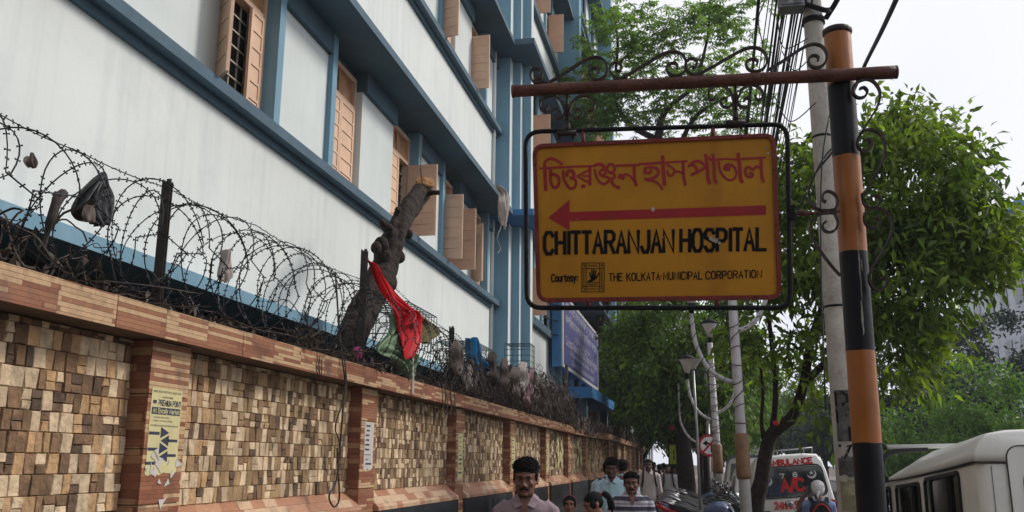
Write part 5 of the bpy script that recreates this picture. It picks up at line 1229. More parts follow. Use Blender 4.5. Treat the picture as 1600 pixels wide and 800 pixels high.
sheet([((728, 530), (742, 529)), ((729, 545), (748, 542)), ((731, 560), (752, 556)), ((736, 572), (760, 572)), ((750, 583), (762, 578))], 'blue_cloth', 'cloth_blue', 'bright blue rag snagged on the razor wire right of the olive bag', 'cloth', XC, .07, 3, 4)
sheet([((645, 560), (646.5, 560)), ((644.5, 590), (647, 590)), ((643, 616), (646, 617))], 'pale_string', 'cloth_pale', 'pale string hanging below the red cloth over the coping', 'string', -2.84, .003, 1, 5)
sheet([((721, 572), (737, 568)), ((716, 584), (740, 580)), ((722, 596), (738, 598)), ((728, 606), (734, 606))], 'white_rag', 'cloth_pale', 'off white rag below the blue cloth', 'cloth', XC, .05, 3, 6)
sheet([((158, 270), (163, 269)), ((130, 296), (168, 282)), ((117, 322), (175, 308)), ((122, 342), (172, 335)), ((136, 350), (166, 353))], 'black_plastic_bag', 'cloth_black', 'torn black plastic bag caught in the razor wire near the left edge', 'plastic bag', -2.97, .035, 4, 7)
sheet([((134, 322), (147, 322)), ((128, 336), (148, 334)), ((134, 346), (144, 347))], 'brown_rag', 'cloth_grey', 'small greyish brown scrap stuck on the black plastic bag', 'rag', -2.92, .02, 2, 17)
sheet([((36, 246), (52, 240)), ((33, 254), (53, 250)), ((44, 262), (52, 262))], 'brown_scrap', 'cloth_grey', 'tiny brown scrap high in the coil at the left edge', 'rag', XC, .03, 2, 18)
sheet([((350, 391), (360, 390)), ((346, 410), (360, 409)), ((341, 428), (359, 428)), ((346, 440), (352, 441))], 'pale_rag', 'cloth_pale', 'pale shredded plastic rag hanging in the long razor wire coil', 'rag', XC, .04, 3, 19)
sheet([((555, 543), (559, 542)), ((552, 552), (561, 550)), ((554, 562), (562, 560))], 'pink_rag', 'cloth_pink', 'dark pink rag at the foot of the dark post', 'rag', XC - .05, .05, 3, 20)
sheet([((772, 292), (776, 290)), ((777, 302), (790, 302)), ((778, 318), (792, 316)), ((782, 336), (790, 334)), ((784, 352), (789, 358))], 'white_cloth', 'cloth_pale', 'tattered white cloth hanging from the canopy edge near the stair tower', 'cloth', -3.98, .08, 3, 21)
b = MB(); b.tube(smooth_path([onX(781, 310, -3.97), onX(779, 340, -3.97), onX(783, 352, -3.97), onX(777, 372, -3.97), onX(782, 388, -3.97), onX(777, 396, -3.97)]), .006, 4); solo(b, 'white_thread', 'cloth_pale', 'wavy white thread dangling below the tattered white cloth', 'string')
b = MB(); b.tube(smooth_path([onX(66, 392, -2.95), onX(78, 350, -2.92), onX(90, 312, -2.92), onX(100, 302, -2.95)]), [.012] * 4 + [.022] * 4 + [.026] * 4 + [.01], 8); solo(b, 'rolled_rag', 'cloth_dark', 'dark twisted rag leaning in the wire left of the black plastic bag', 'rag')
# dark cable loops hanging over the wall
b = MB(); xw = -2.82
b.tube(smooth_path([onX(524, 425, -2.95), onX(527, 470, -2.93), onX(530, 520, -2.9), onX(536, 570, xw), onX(539, 600, xw), onX(535, 650, xw), onX(531, 700, xw), onX(526, 750, xw), onX(514, 775, xw), onX(522, 792, xw), onX(530, 780, xw), onX(529, 745, xw), onX(527, 700, xw)]), .008, 6)
b.tube(smooth_path([onX(538, 560, xw), onX(541, 610, xw), onX(524, 665, xw), onX(530, 690, xw), onX(529, 740, xw)]), .006, 5)
solo(b, 'hanging_cable', 'twig', 'long looped brown cable hanging over the coping in front of the second panel', 'cable')
b = MB()
for (a, s) in ((693, 1), (698, 1.3), (706, .8)):
    b.tube(smooth_path([onX(a, 600, -2.84), onX(a - 2, 625, xw), onX(a + 4, 648, xw), onX(a + 6 * s, 630, xw), onX(a + 3, 605, -2.84)]), .006, 5)
for (a, c) in ((497, 560), (500, 586)): b.tube(smooth_path([onX(a, 556, -2.84), onX(a - 3, 575, -2.83), onX(a + 2, 586, -2.83), onX(a + 3, 560, -2.84)]), .004, 4)
solo(b, 'cable_ends', 'twig', 'short looped cable ends hanging over the coping near the third pillar', 'cable')

# ------------------------------------------------------------------ dried creeper heaps
def creeper(y0, y1, n, label, h=.75, wid=.30, seed=1, leaf=260, base=2.47, ls=.05):
    r = random.Random(seed); T = thing('dried_creeper', label, 'dead creeper', (WX, (y0 + y1) / 2, base)); b = MB()
    top = lambda y: h * (.78 + .22 * math.sin(math.pi * min(1, max(0, (y - y0) / (y1 - y0))) ** .8)) * (.85 + .15 * math.sin(y * 3.1))
    for i in range(n):
        y = r.uniform(y0, y1); x = WX + r.gauss(0, wid * .45); z = base + top(y) * r.uniform(.2, 1.05); d = np.array([r.gauss(0, .4), r.gauss(0, 1), r.gauss(0, .5)]); p = np.array([x, y, z]); pts = [p]
        for s in range(7):
            d = d * .8 + np.array([r.gauss(0, .35), r.gauss(0, .4), r.gauss(-.35, .4)]); p = p + d * .055; p[2] = max(p[2], base); pts.append(p.copy())
        b.tube(smooth_path(pts, 2), r.uniform(.0025, .007), 3, caps=False, sm=False)
    b.build('stem', 'twig', T, kind='stuff')
    b = MB()
    for i in range(leaf):
        y = r.uniform(y0, y1); p = np.array([WX + r.gauss(0.03, wid * .5), y, base + top(y) * r.uniform(.05, 1)]); s = ls * r.uniform(.5, 1.5)
        u = _unit(np.array([r.gauss(0, .5), r.gauss(0, .5), -1.2])); v = _unit(np.cross(u, [r.gauss(0, 1), r.gauss(0, 1), r.gauss(0, 1)])); w_ = np.cross(u, v)
        b.add([p, p + u * s * .6 + v * s * .35 + w_ * s * .15, p + u * s * 1.7, p + u * s * .6 - v * s * .35 + w_ * s * .1], [(0, 1, 2), (0, 2, 3)])
    b.build('dry_leaf', 'dry_leaf', T, kind='stuff'); return T
creeper(10.8, 14.8, 620, 'dried creeper curtain around the blue cloth', .66, .30, 2, 900, ls=.045)
creeper(14.8, 20.6, 1700, 'thick grey brown heap of dried creeper and rags on the middle of the wall', .82, .42, 3, 1700, ls=.06)
creeper(20.6, 47, 800, 'dark dry creeper and trash along the far curving stretch of wall', .36, .35, 4, 2600, ls=.10)
creeper(3.0, 4.2, 60, 'tangle of dead twigs behind the coping at the left picture edge', .30, .12, 5, 25)
creeper(4.2, 11.4, 150, 'scattered dead twigs along the wall top under the razor wire', .14, .14, 6, 120)
creeper(6.6, 7.0, 60, 'bristly bunch of twigs on the coping between the two nearest posts', .2, .1, 7, 0)
for i, (a, m_, lab) in enumerate(((816, 'cloth_pale', 'dirty white rag high on the creeper heap'), (828, 'cloth_mauve', 'mauve rag in the middle of the creeper heap'), (838, 'cloth_grey', 'grey brown rag low on the creeper heap'), (806, 'cloth_grey', 'dull grey rag at the left of the creeper heap'), (822, 'cloth_mauve', 'purplish rag under the dirty white one'), (770, 'cloth_dark', 'dark rag at the near end of the creeper heap'), (786, 'cloth_grey', 'brownish hanging rag behind the wall post'), (848, 'cloth_dark', 'dark rag at the far end of the creeper heap'), (712, 'cloth_grey', 'dull brown rag just left of the blue cloth'))):
    y_ = (572, 580, 592, 580, 590, 556, 566, 600, 540)[i]
    sheet([((a - 2, y_ - 6), (a + 2, y_ - 4)), ((a - 5, y_ + 6), (a + 3, y_ + 8)), ((a - 3, y_ + 20), (a + 5, y_ + 23)), ((a - 4, y_ + 34), (a + 2, y_ + 37)), ((a, y_ + 46), (a + 2, y_ + 47))], 'rag', m_, lab, 'rag', -2.74, .06, 2, 30 + i)
b = MB(); r = random.Random(8)
for (px, py) in ((315, 498), (325, 505), (375, 515), (480, 545), (30, 422), (800, 632), (812, 636), (795, 628)):
    p = np.array(onX(px, py, -2.95)); s = r.uniform(.015, .04); b.obox((p[0], p[1], 2.462 + s * .2), (s, s * .3, .004), (-s * .3, s * .7, .003), (0, 0, s * .25))
solo(b, 'rubble_bits', 'sign_chip', 'small bits of rubble and paper lying on the coping', 'rubble')
def clear_glass(name, tint=0.35):
    m = bpy.data.materials.new(name); m.use_nodes = True; nt = m.node_tree; L = nt.links; nt.nodes.clear()
    o = _n(nt, 'ShaderNodeOutputMaterial'); g = _n(nt, 'ShaderNodeBsdfGlossy'); t = _n(nt, 'ShaderNodeBsdfTransparent'); f = _n(nt, 'ShaderNodeFresnel'); f.inputs[0].default_value = 1.5
    g.inputs['Roughness'].default_value = 0.03; t.inputs[0].default_value = (tint, tint * 1.02, tint, 1); mx_ = _n(nt, 'ShaderNodeMixShader')
    L.new(f.outputs[0], mx_.inputs[0]); L.new(t.outputs[0], mx_.inputs[1]); L.new(g.outputs[0], mx_.inputs[2]); L.new(mx_.outputs[0], o.inputs[0]); return m
M['jeep_glass'] = clear_glass('jeep_glass', 0.9)
def sect(w, h, z0, top=.80, rnd=.12):
    """closed van cross-section, wheel line to roof, symmetrical"""
    r = [(w * .93, z0), (w * .985, z0 + .25), (w, h * .42), (w * .99, h * .52), (w * (top + .08), h * .82), (w * top, h * .93), (w * (top - .10), h * .985), (w * .35, h)]
    return [(x, z) for x, z in r] + [(-x, z) for x, z in reversed(r)]
def van_body(T, L, w, h, m='white_car', z0=.28, nose=.9):
    b = MB(); R_ = []
    for y, sx, sh in ((0.0, .955, .972), (.03, .985, .99), (.12, 1, 1), (L * .5, 1, 1.0), (L - nose, 1, .985), (L - nose * .45, .97, .80), (L - .12, .93, .55), (L, .86, .50)):
        R_.append([(x * sx, y, z0 + (z - z0) * sh) for x, z in sect(w, h, z0)])
    b.loft(R_, 0, True); o = b.build('body', m, T, local=True)
    bv = o.modifiers.new('edge', 'WEIGHTED_NORMAL') if False else None
    return o
def wheel(T, x, y, r, wdt, name='wheel'):
    b = MB(); n = 22
    rings = [[(x + sx * wdt / 2, y + rr * math.cos(2 * math.pi * j / n), r + rr * math.sin(2 * math.pi * j / n)) for j in range(n)] for sx, rr in ((-1, r * .62), (-1, r * .93), (-.7, r), (.7, r), (1, r * .93), (1, r * .62))]
    b.loft(rings, 0, True, True); o = b.build(name, 'black_rubber', T, local=True)
    b = MB()
    for s in (-1, 1):
        rings = [[(x + s * (wdt / 2 + dx), y + rr * math.cos(2 * math.pi * j / n), r + rr * math.sin(2 * math.pi * j / n)) for j in range(n)] for dx, rr in ((.001, r * .6), (.012, r * .52), (-.0, r * .4), (.015, r * .15))]
        b.loft(rings, 0, True, True)
    b.build('rim', 'grey_metal', o, local=True); return o
def rpoly(x0, x1, z0, z1, r, y, k=4, skew=0.0):
    out = []
    for cx_, cz_, a0 in ((x1 - r, z0 + r, -90), (x1 - r, z1 - r, 0), (x0 + r, z1 - r, 90), (x0 + r, z0 + r, 180)):
        for j in range(k + 1):
            a = math.radians(a0 + 90 * j / k); x = cx_ + r * math.cos(a); z = cz_ + r * math.sin(a); x = x * (1 - skew * (z - z0) / (z1 - z0)); out.append((x, y, z))
    return out

# ================================================================== AMBULANCE seen from behind
AX = 1.78
AM = thing('ambulance', 'white ambulance van seen from behind with red AMBULANCE lettering and dark rear window', 'ambulance', (AX, 19.0, -.14), math.radians(-2))
AM.rotation_euler = (0, math.radians(-4.8), math.radians(-1))
van_body(AM, 3.7, .78, 1.98)
for x in (-.66, .66):
    for y in (.65, 2.9): wheel(AM, x, y, .29, .17)
b = MB(); b.prism(rpoly(-.58, .64, 1.20, 1.74, .10, -.016, 4, .115), (0, .03, 0)); gw = b.build('rear_window', 'car_glass', AM, local=True)
b = MB(); q = rpoly(-.60, .66, 1.18, 1.76, .12, -.010, 4, .115); P = q + [q[0]]; b.bar(P, .012, .006, (0, -1, 0)); b.build('window_seal', 'black_rubber', AM, local=True)
b = MB(); b.box(-.72, .72, -.02, .0, .56, .575); b.box(-.60, -.46, -.024, -.01, .93, .955); b.build('panel_gap', 'black_rubber', AM, local=True)
b = MB(); b.box(-.76, .76, -.07, .02, .30, .50); b.build('bumper', 'black_rubber', AM, local=True)
for s in (-1, 1):
    b = MB(); b.prism([(s * .70, -.03, .78), (s * .79, -.02, .80), (s * .785, .0, 1.07), (s * .70, -.03, 1.10)][::s], (0, .09, 0)); tl = b.build('tail_light', 'tail_red', AM, local=True)
    b = MB(); b.prism([(s * .705, -.034, .86), (s * .775, -.028, .86), (s * .772, -.026, .94), (s * .705, -.034, .94)][::s], (0, .004, 0)); b.build('indicator', 'tail_orange', tl, local=True)
t3 = lambda u, v: (u, -.019, v)
tg = lambda u, v: (u, -.0175, v)
b = MB(); text_strokes(b, 'AMBULANCE', -.37, 1.79, .44, .095, .030, lambda u, v: (u, .012 + (1.9 - v) * -.12, v), (0, -1, 0), .012)
text_strokes(b, '24hrs SERVICE', -.36, .975, .50, .125, .028, t3, (0, -1, 0), .010); b.build('lettering', 'red_print', AM, local=True)
b = MB(); text_strokes(b, 'A/C', -.18, 1.30, .22, .21, .060, tg, (0, -1, 0), .002, gap=.8); b.build('window_lettering', 'red_print', AM, local=True)
b = MB(); text_strokes(b, '7', -.18, 1.545, -.11, .075, .020, tg, (0, -1, 0), .002); text_strokes(b, '6', .06, 1.555, .13, .075, .022, tg, (0, -1, 0), .002)
for cx_, cz_, in ((-.43, 1.50), (.40, 1.585)):
    P = [(cx_ + .085 * math.cos(a), cz_ + .085 * math.sin(a)) for a in np.linspace(-2.5 - .35, .6 + .25, 16)]; n_ = len(P)
    inn = [(cx_ - .012 + .072 * math.cos(a), cz_ + .024 + .072 * math.sin(a)) for a in np.linspace(-2.5 - .35, .6 + .25, 16)]
    b.add([np.array(tg(*p)) + (0, -.003, 0) for p in P + inn], [(i, i + 1, n_ + i + 1, n_ + i) for i in range(n_ - 1)])
    st_ = [(cx_ - .005 + (.046 if i % 2 == 0 else .019) * math.sin(i * math.pi / 5), cz_ + .02 + (.046 if i % 2 == 0 else .019) * math.cos(i * math.pi / 5)) for i in range(10)]
    for i in range(10): b.add([np.array(tg(cx_ - .005, cz_ + .02)) + (0, -.0035, 0), np.array(tg(*st_[i])) + (0, -.0035, 0), np.array(tg(*st_[(i + 1) % 10])) + (0, -.0035, 0)], [(0, 1, 2)])
b.build('window_sticker', 'white_print', AM, local=True)
b = MB(); b.lathe((-.38, .35, 1.98), [(.07, 0), (.07, .06), (.055, .10), (.01, .115)], 14); b.build('beacon', 'blue_lamp', AM, local=True)
b = MB()
for x in (-.15, .52): b.tube([(x, .5, 1.98), (x, .5, 2.08), (x, 2.4, 2.08), (x, 2.4, 1.98)], .012, 6)
for y in np.linspace(.5, 2.4, 7): b.tube([(-.15, y, 2.08), (.52, y, 2.08)], .010, 6)
b.build('roof_rack', 'grey_metal', AM, local=True)

# ================================================================== WHITE JEEP at the right edge
JX = 1.818
JP = thing('parked_jeep', 'white high roofed jeep with a roof rack bracket at the right picture edge', 'jeep', (JX, 6.94, -.14))
JW, JL = 1.62, 4.1
def gz(y): return 1.82 - .072 * y + .004 * y * y
def rz_(y): return gz(y) + (.225 if y < 1.6 else max(.02, .225 - .075 * (y - 1.6) ** 1.5))
YS = [-.06, -.02, .06, .4, 1.0, 1.6, 2.2, 2.8, 3.3, 3.7]
# roof cap of moulded plastic
b = MB(); R_ = []
for y in YS:
    g, r_ = gz(max(0, y)) + .0, rz_(max(0, y)); k = .90 if y < -.05 else (.97 if y < 0 else 1); hgt = (r_ - g) * k
    row = [(-.012, 0), (-.005, .25), (.035, .62), (.10, .86), (.22, .96), (.42, 1.0), (JW / 2, 1.04), (JW - .42, 1.0), (JW - .22, .96), (JW - .10, .86), (JW - .035, .62), (JW + .005, .25), (JW + .012, 0)]
    R_.append([(x, y + (.05 * v if y < 0 else 0), g + v * hgt) for x, v in row])
b.loft(R_, 0, True, True); b.build('roof', 'white_car', JP, local=True)
b = MB()
for x in (-.016,):
    P = [(x, y, gz(max(0, y)) - .006) for y in YS]; b.bar(P, .004, .012, (1, 0, 0))
P = [(x, -.066, gz(0) - .004 - .0 * x) for x in np.linspace(-.01, .17, 6)]; b.bar(P, .0035, .010, (0, -1, 0)); b.build('gutter', 'black_rubber', JP, local=True)
# side: pillars and panels around three window openings
WINS = [(.44, 1.53), (1.75, 2.75), (3.05, 3.52)]
sp = MB(); xs, xe = 0.0, .06; belt = 1.10
def quadpanel(mb, y0, y1, za, zb_, x0=xs, x1=xe):
    z0a, z0b, z1a, z1b = (za(y0), za(y1), zb_(y0), zb_(y1))
    mb.add([(x0, y0, z0a), (x1, y0, z0a), (x1, y1, z0b), (x0, y1, z0b), (x0, y0, z1a), (x1, y0, z1a), (x1, y1, z1b), (x0, y1, z1b)], [(0, 3, 2, 1), (4, 5, 6, 7), (0, 1, 5, 4), (1, 2, 6, 5), (2, 3, 7, 6), (3, 0, 4, 7)])
bel = lambda y: belt - .03 * y; gt = lambda y: gz(y) - .018; wt = lambda y: gz(y) - (.045 if y < 1.6 else .065)
yy = [.0] + [v for w_ in WINS for v in w_] + [3.72]
for i in range(0, len(yy), 2): quadpanel(sp, yy[i], yy[i + 1], bel, gt)
for w_ in WINS: quadpanel(sp, w_[0], w_[1], wt, gt)
quadpanel(sp, .0, 3.72, lambda y: .45, bel)
sp.box(-.006, 0.0, 1.53, 1.545, .5, 1.55); body = sp.build('body_side', 'white_car', JP, local=True)
b = MB(); quadpanel(b, 0.0, 3.72, lambda y: .45, bel, JW - .06, JW); quadpanel(b, 0.0, .3, bel, gt, JW - .06, JW); quadpanel(b, 1.5, 1.7, bel, gt, JW - .06, JW); quadpanel(b, 2.7, 2.9, bel, gt, JW - .06, JW); quadpanel(b, 3.5, 3.72, bel, gt, JW - .06, JW); b.box(.06, JW - .06, 3.6, 3.72, .45, 1.0); b.box(.06, JW - .06, 0, 3.6, .42, .50); b.build('far_body_side', 'white_car', JP, local=True)
b = MB()
for (y0, y1) in WINS:
    P = [(-.006, y0, bel(y0)), (-.006, y0, wt(y0) - .03), (-.006, y0 + .05, wt(y0 + .05)), (-.006, y1 - .05, wt(y1 - .05)), (-.006, y1, wt(y1) - .03), (-.006, y1, bel(y1)), (-.006, y0, bel(y0))]; b.bar(P, .013, .012, (1, 0, 0))
b.box(-.012, .014, .80, .90, belt - .03, wt(.85)); b.box(-.012, .01, 2.05, 2.12, belt - .05, wt(2.1)); b.build('window_rubber', 'black_rubber', JP, local=True)
b = MB()
for (y0, y1) in WINS: quadpanel(b, y0, y1, bel, wt, .016, .020); 
b.build('side_glass', 'jeep_glass', JP, local=True)
b = MB()
for (y0, y1) in ((.2, 1.4), (1.7, 2.6)): quadpanel(b, y0, y1, bel, wt, JW + .002, JW + .006)
b.build('far_glass', 'jeep_glass', JP, local=True)
# rear wall with corner post, door seam and door window
b = MB(); rc = lambda x: -.055 if x > .05 else -.055 + .055 * ((.05 - x) / .05) ** 2
cols = [(-.0, .0), (.008, -.02), (.025, -.04), (.055, -.055), (.12, -.06), (.40, -.062), (.95, -.062), (1.3, -.06), (JW - .055, -.055), (JW - .01, -.02), (JW, 0)]
b.add([(x, y, z) for z in (.42, 1.0, gz(0) - .016) for x, y in cols], [(r * 11 + i, r * 11 + i + 1, (r + 1) * 11 + i + 1, (r + 1) * 11 + i) for r in (0, 1) for i in range(10)], 0, True); b.build('rear_panel', 'white_car', JP, local=True)
b = MB(); q = rpoly(.175, 1.40, .50, 1.925, .08, -.074, 5); b.prism([(x + .05 * (1.9 - z) * .3, y, z) for x, y, z in q], (0, .012, 0)); dr = b.build('rear_door', 'white_car', JP, local=True)
b = MB(); q2 = [(x + .05 * (1.9 - z) * .3, y - .001, z) for x, y, z in q]; b.bar(q2 + [q2[0]], .0035, .004, (0, -1, 0)); b.build('door_seal', 'black_rubber', dr, local=True)
b = MB(); b.prism(rpoly(.265, 1.32, 1.10, 1.79, .10, -.080, 5), (0, .005, 0)); b.build('door_glass', 'car_glass', dr, local=True)
b = MB(); b.bar([(.085, -.060, .9), (.08, -.0605, gz(0) - .03)], .0012, .002, (0, -1, 0)); b.build('panel_gap', 'black_rubber', JP, local=True)
# roof rack bar and bracket at the front
b = MB(); b.tube([(-.02, 3.0, 1.965), (JW - .1, 3.0, 2.0)], .022, 8); b.build('rack_bar', 'white_print', JP, local=True)
b = MB(); b.tube(smooth_path([(-.05, 3.0, 1.64), (-.07, 3.0, 1.78), (-.02, 3.0, 1.89), (.12, 3.0, 1.93), (.36, 3.0, 1.945)]), .024, 8); b.box(-.11, -.03, 2.95, 3.02, 1.62, 1.68); b.tube([(-.05, 3.0, 1.965), (-.018, 3.0, 1.965)], .026, 8); b.build('rack_bracket', 'black_rubber', JP, local=True)
# inside: seats with pale covers, dark floor
b = MB()
for (y, x) in ((.75, .25), (.75, .95), (1.95, .3), (1.95, 1.0), (3.0, .3), (3.0, 1.0)):
    b.ell((x + .15, y, 1.22), (.20, .08, .36), 12, 8); b.ell((x + .15, y + .02, 1.56), (.11, .05, .09), 10, 6)
b.build('seat_back', 'cloth_pale', JP, local=True)
b = MB(); b.ell((.32, 1.12, 1.40), (.10, .09, .13)); b.ell((.25, .55, 1.38), (.10, .08, .12)); b.build('cushion', 'cloth_blue_pale', JP, local=True)
b = MB(); b.box(.07, JW - .07, 0.02, 3.58, .55, .62); b.box(.07, JW - .07, 3.4, 3.55, .6, 1.15); b.build('cabin_floor', 'black_rubber', JP, local=True)
b = MB(); b.loft([[(x, y, z) for x, z in ((.02, .45), (JW - .02, .45), (JW - .04, hz), (.04, hz))] for y, hz in ((3.72, 1.03), (4.4, .98), (4.75, .86))], 0, False); b.build('bonnet', 'white_car', JP, local=True)
b = MB(); b.add([(.06, 3.70, 1.05), (JW - .06, 3.70, 1.05), (JW - .1, 3.38, 1.50), (.1, 3.38, 1.50)], [(0, 1, 2, 3)]); b.build('windscreen', 'jeep_glass', JP, local=True)
for x in (.12, JW - .12):
    for y in (.75, 3.95): wheel(JP, x, y, .36, .2)

# ================================================================== PARKED VANS AHEAD
def parked_van(x, y, w, h, L, label, m='white_car', rz=0.0, dark_roof=False):
    T = thing('parked_van', label, 'van', (x, y, -.14), rz)
    van_body(T, L, w, h, m)
    b = MB(); b.prism(rpoly(-w * .76, w * .76, h * .62, h * .90, .06, -.014, 3, .1), (0, .03, 0)); b.build('rear_window', 'car_glass', T, local=True)
    for s in (-1, 1):
        for (y0, y1) in ((.25, 1.1), (1.25, 2.2), (2.35, 3.0)):
            if y1 < L - .6:
                b = MB(); b.add([(s * (w * 1.0), y0, h * .56), (s * w * 1.0, y1, h * .56), (s * w * .905, y1 - .03, h * .83), (s * w * .905, y0 + .03, h * .83)], [(0, 1, 2, 3)]); b.build('side_window', 'car_glass', T, local=True)
        b = MB(); b.box(s * (w * .92) - .05, s * (w * .92) + .05, -.03, .03, h * .36, h * .55); b.build('tail_light', 'tail_red', T, local=True)
        for yw in (.65, L - .75): wheel(T, s * w * .86, yw, .29, .16)
    b = MB(); b.box(-.22, .22, -.03, 0, h * .3, h * .36); b.build('number_plate', 'sign_white', T, local=True)
    b = MB(); b.box(-w * .95, w * .95, -.08, .03, .28, .46); b.build('bumper', 'black_rubber', T, local=True)
    if dark_roof:
        b = MB(); b.loft([[(xx * w * .84, yy_, zz) for xx, zz in ((-1, h * .96), (-.8, h * 1.03), (.8, h * 1.03), (1, h * .96))] for yy_ in (.02, L * .7)], 0, False); b.build('roof_cover', 'grey_gloss', T, local=True)
    return T
parked_van(1.50, 24.5, .78, 1.78, 3.4, 'white hatch van parked ahead between the nearest lamp post and the leaning tree trunk')
parked_van(1.47, 31.0, .82, 2.0, 4.0, 'dark roofed white van farther ahead behind the taped lamp post', dark_roof=True)
parked_van(4.6, 46, .8, 1.9, 3.6, 'small far white van on the open road beyond the ambulance')

# ================================================================== MOTORCYCLES
def motorcycle(label, tank, x, y, rz, first=None, group='motorcycles parked in a row on the footpath'):
    T = thing('motorcycle', label, 'motorcycle', (x, y, .012), rz, group)
    def ring_wheel(yc, name):
        b = MB(); n = 24; R_ = .29; P = [(0, yc + R_ * math.cos(2 * math.pi * j / n), .30 + R_ * math.sin(2 * math.pi * j / n)) for j in range(n + 1)]; b.tube(P, .045, 8, caps=False); o = b.build(name, 'black_rubber', T, local=True)
        b = MB()
        for j in range(6):
            a = j * math.pi / 3; b.tube([(0, yc, .30), (0, yc + .25 * math.cos(a), .30 + .25 * math.sin(a))], .012, 5)
        b.tube([(-.05, yc, .30), (.05, yc, .30)], .05, 10); b.tube([(0, yc + .245 * math.cos(2 * math.pi * j / n), .30 + .245 * math.sin(2 * math.pi * j / n)) for j in range(n + 1)], .015, 6, caps=False)
        b.build('rim', 'grey_metal', o, local=True)
    ring_wheel(-.64, 'wheel'); ring_wheel(.64, 'wheel')
    b = MB(); b.tube([(0, -.62, .32), (0, -.15, .40), (0, .12, .42), (0, .28, .78), (0, .32, .86)], .025, 8); b.tube([(0, .25, .80), (0, -.2, .70), (0, -.62, .72)], .022, 8); b.tube([(-.07, -.62, .32), (-.09, -.5, .66)], .022, 8); b.tube([(.07, -.62, .32), (.09, -.5, .66)], .022, 8); b.build('frame', 'black_gloss', T, local=True)
    b = MB(); b.ell((0, .02, .42), (.13, .18, .14), 12, 8)
    for k in range(5): b.box(-.09, .09, .06, .22, .50 + k * .03, .51 + k * .03)
    b.ell((0, .14, .56), (.07, .08, .10), 10, 6); b.build('engine', 'grey_metal', T, local=True)
    b = MB(); b.loft([[(w_ * math.cos(a), yy_, zc + hh * math.sin(a)) for a in np.linspace(0, 2 * math.pi, 15)[:-1]] for yy_, w_, zc, hh in ((-.12, .05, .78, .06), (-.06, .10, .80, .10), (.08, .145, .83, .13), (.22, .14, .84, .13), (.32, .08, .82, .09), (.36, .03, .80, .03))], 0, True); b.build('tank', tank, T, local=True)
    b = MB(); b.loft([[(w_ * math.cos(a), yy_, zc + hh * max(-.4, math.sin(a))) for a in np.linspace(0, 2 * math.pi, 15)[:-1]] for yy_, w_, zc, hh in ((-.74, .03, .93, .02), (-.68, .09, .90, .06), (-.45, .125, .86, .07), (-.30, .13, .80, .06), (-.12, .10, .79, .06), (-.06, .04, .79, .03))], 0, True); b.build('seat', 'seat_black', T, local=True)
    b = MB(); b.loft([[(w_ * math.cos(a), yy_, zc + hh * math.sin(a)) for a in np.linspace(0, 2 * math.pi, 13)[:-1]] for yy_, w_, zc, hh in ((-.95, .03, .91, .03), (-.80, .09, .84, .06), (-.5, .11, .74, .08), (-.2, .11, .66, .10), (-.08, .04, .64, .05))], 0, True); b.build('tail_panel', tank, T, local=True)
    b = MB(); b.box(-.05, .05, -.985, -.93, .86, .93); b.build('tail_light', 'tail_red', T, local=True)
    b = MB(); b.tube([(-.13, -.98, .98), (-.14, -.80, 1.0), (-.14, -.62, .93)], .012, 6); b.tube([(.13, -.98, .98), (.14, -.80, 1.0), (.14, -.62, .93)], .012, 6); b.tube([(-.13, -.98, .98), (.13, -.98, .98)], .012, 6); b.build('grab_rail', 'grey_metal', T, local=True)
    b = MB(); b.tube([(-.09, .64, .30), (-.09, .36, .90)], .022, 8); b.tube([(.09, .64, .30), (.09, .36, .90)], .022, 8); b.build('fork', 'chrome', T, local=True)
    b = MB(); n = 12; P = [(0, .64 + .36 * math.cos(a), .30 + .36 * math.sin(a)) for a in np.linspace(.1, 2.3, n)]; b.bar(P, .010, .06, (1, 0, 0)); P = [(0, -.64 + .37 * math.cos(a), .30 + .37 * math.sin(a)) for a in np.linspace(.9, 2.9, n)]; b.bar(P, .010, .07, (1, 0, 0)); b.build('mudguard', 'black_gloss', T, local=True)
    b = MB(); b.ell((0, .46, .90), (.10, .09, .11), 12, 8); hl = b.build('headlight', 'black_gloss', T, local=True)
    b = MB(); b.ell((0, .52, .90), (.08, .05, .085), 12, 8); b.build('lens', 'chrome', hl, local=True)
    b = MB(); b.tube(smooth_path([(-.37, .18, 1.04), (-.22, .30, 1.02), (-.1, .37, .97), (.1, .37, .97), (.22, .30, 1.02), (.37, .18, 1.04)]), .014, 7); b.tube([(-.38, .17, 1.04), (-.27, .26, 1.03)], .019, 8); b.tube([(.38, .17, 1.04), (.27, .26, 1.03)], .019, 8); b.build('handlebar', 'black_rubber', T, local=True)
    for s in (-1, 1):
        b = MB(); b.tube([(s * .24, .29, 1.03), (s * .30, .30, 1.16), (s * .34, .27, 1.21)], .006, 5); b.ell((s * .36, .26, 1.22), (.065, .02, .045), 10, 6); b.build('mirror', 'black_gloss', T, local=True)
        b = MB(); b.ell((s * .36, .238, 1.22), (.055, .004, .036), 10, 4); b.build('mirror_glass', 'chrome', T, local=True)
    b = MB(); b.tube([(.12, .1, .30), (.14, -.3, .30), (.16, -.85, .42)], [.022, .045, .055], 10); b.build('exhaust', 'chrome', T, local=True)
    b = MB(); b.tube([(-.1, -.1, .25), (-.25, -.12, .02)], .012, 6); b.build('side_stand', 'grey_metal', T, local=True)
    return T
H90 = -math.pi / 2
mc0 = motorcycle('motorcycle with red tail panel nearest the camera in the parked row', 'red_gloss', .12, 17.0, H90 - .12)
for ch in mc0.children:
    if ch.name.split('.')[0] == 'tank': ch.data.materials[0] = M['blue_gloss']
tints = ['blue_gloss', 'grey_gloss', 'black_gloss', 'black_gloss', 'grey_gloss', 'black_gloss', 'black_gloss', 'black_gloss', 'blue_gloss', 'black_gloss', 'grey_gloss', 'black_gloss']
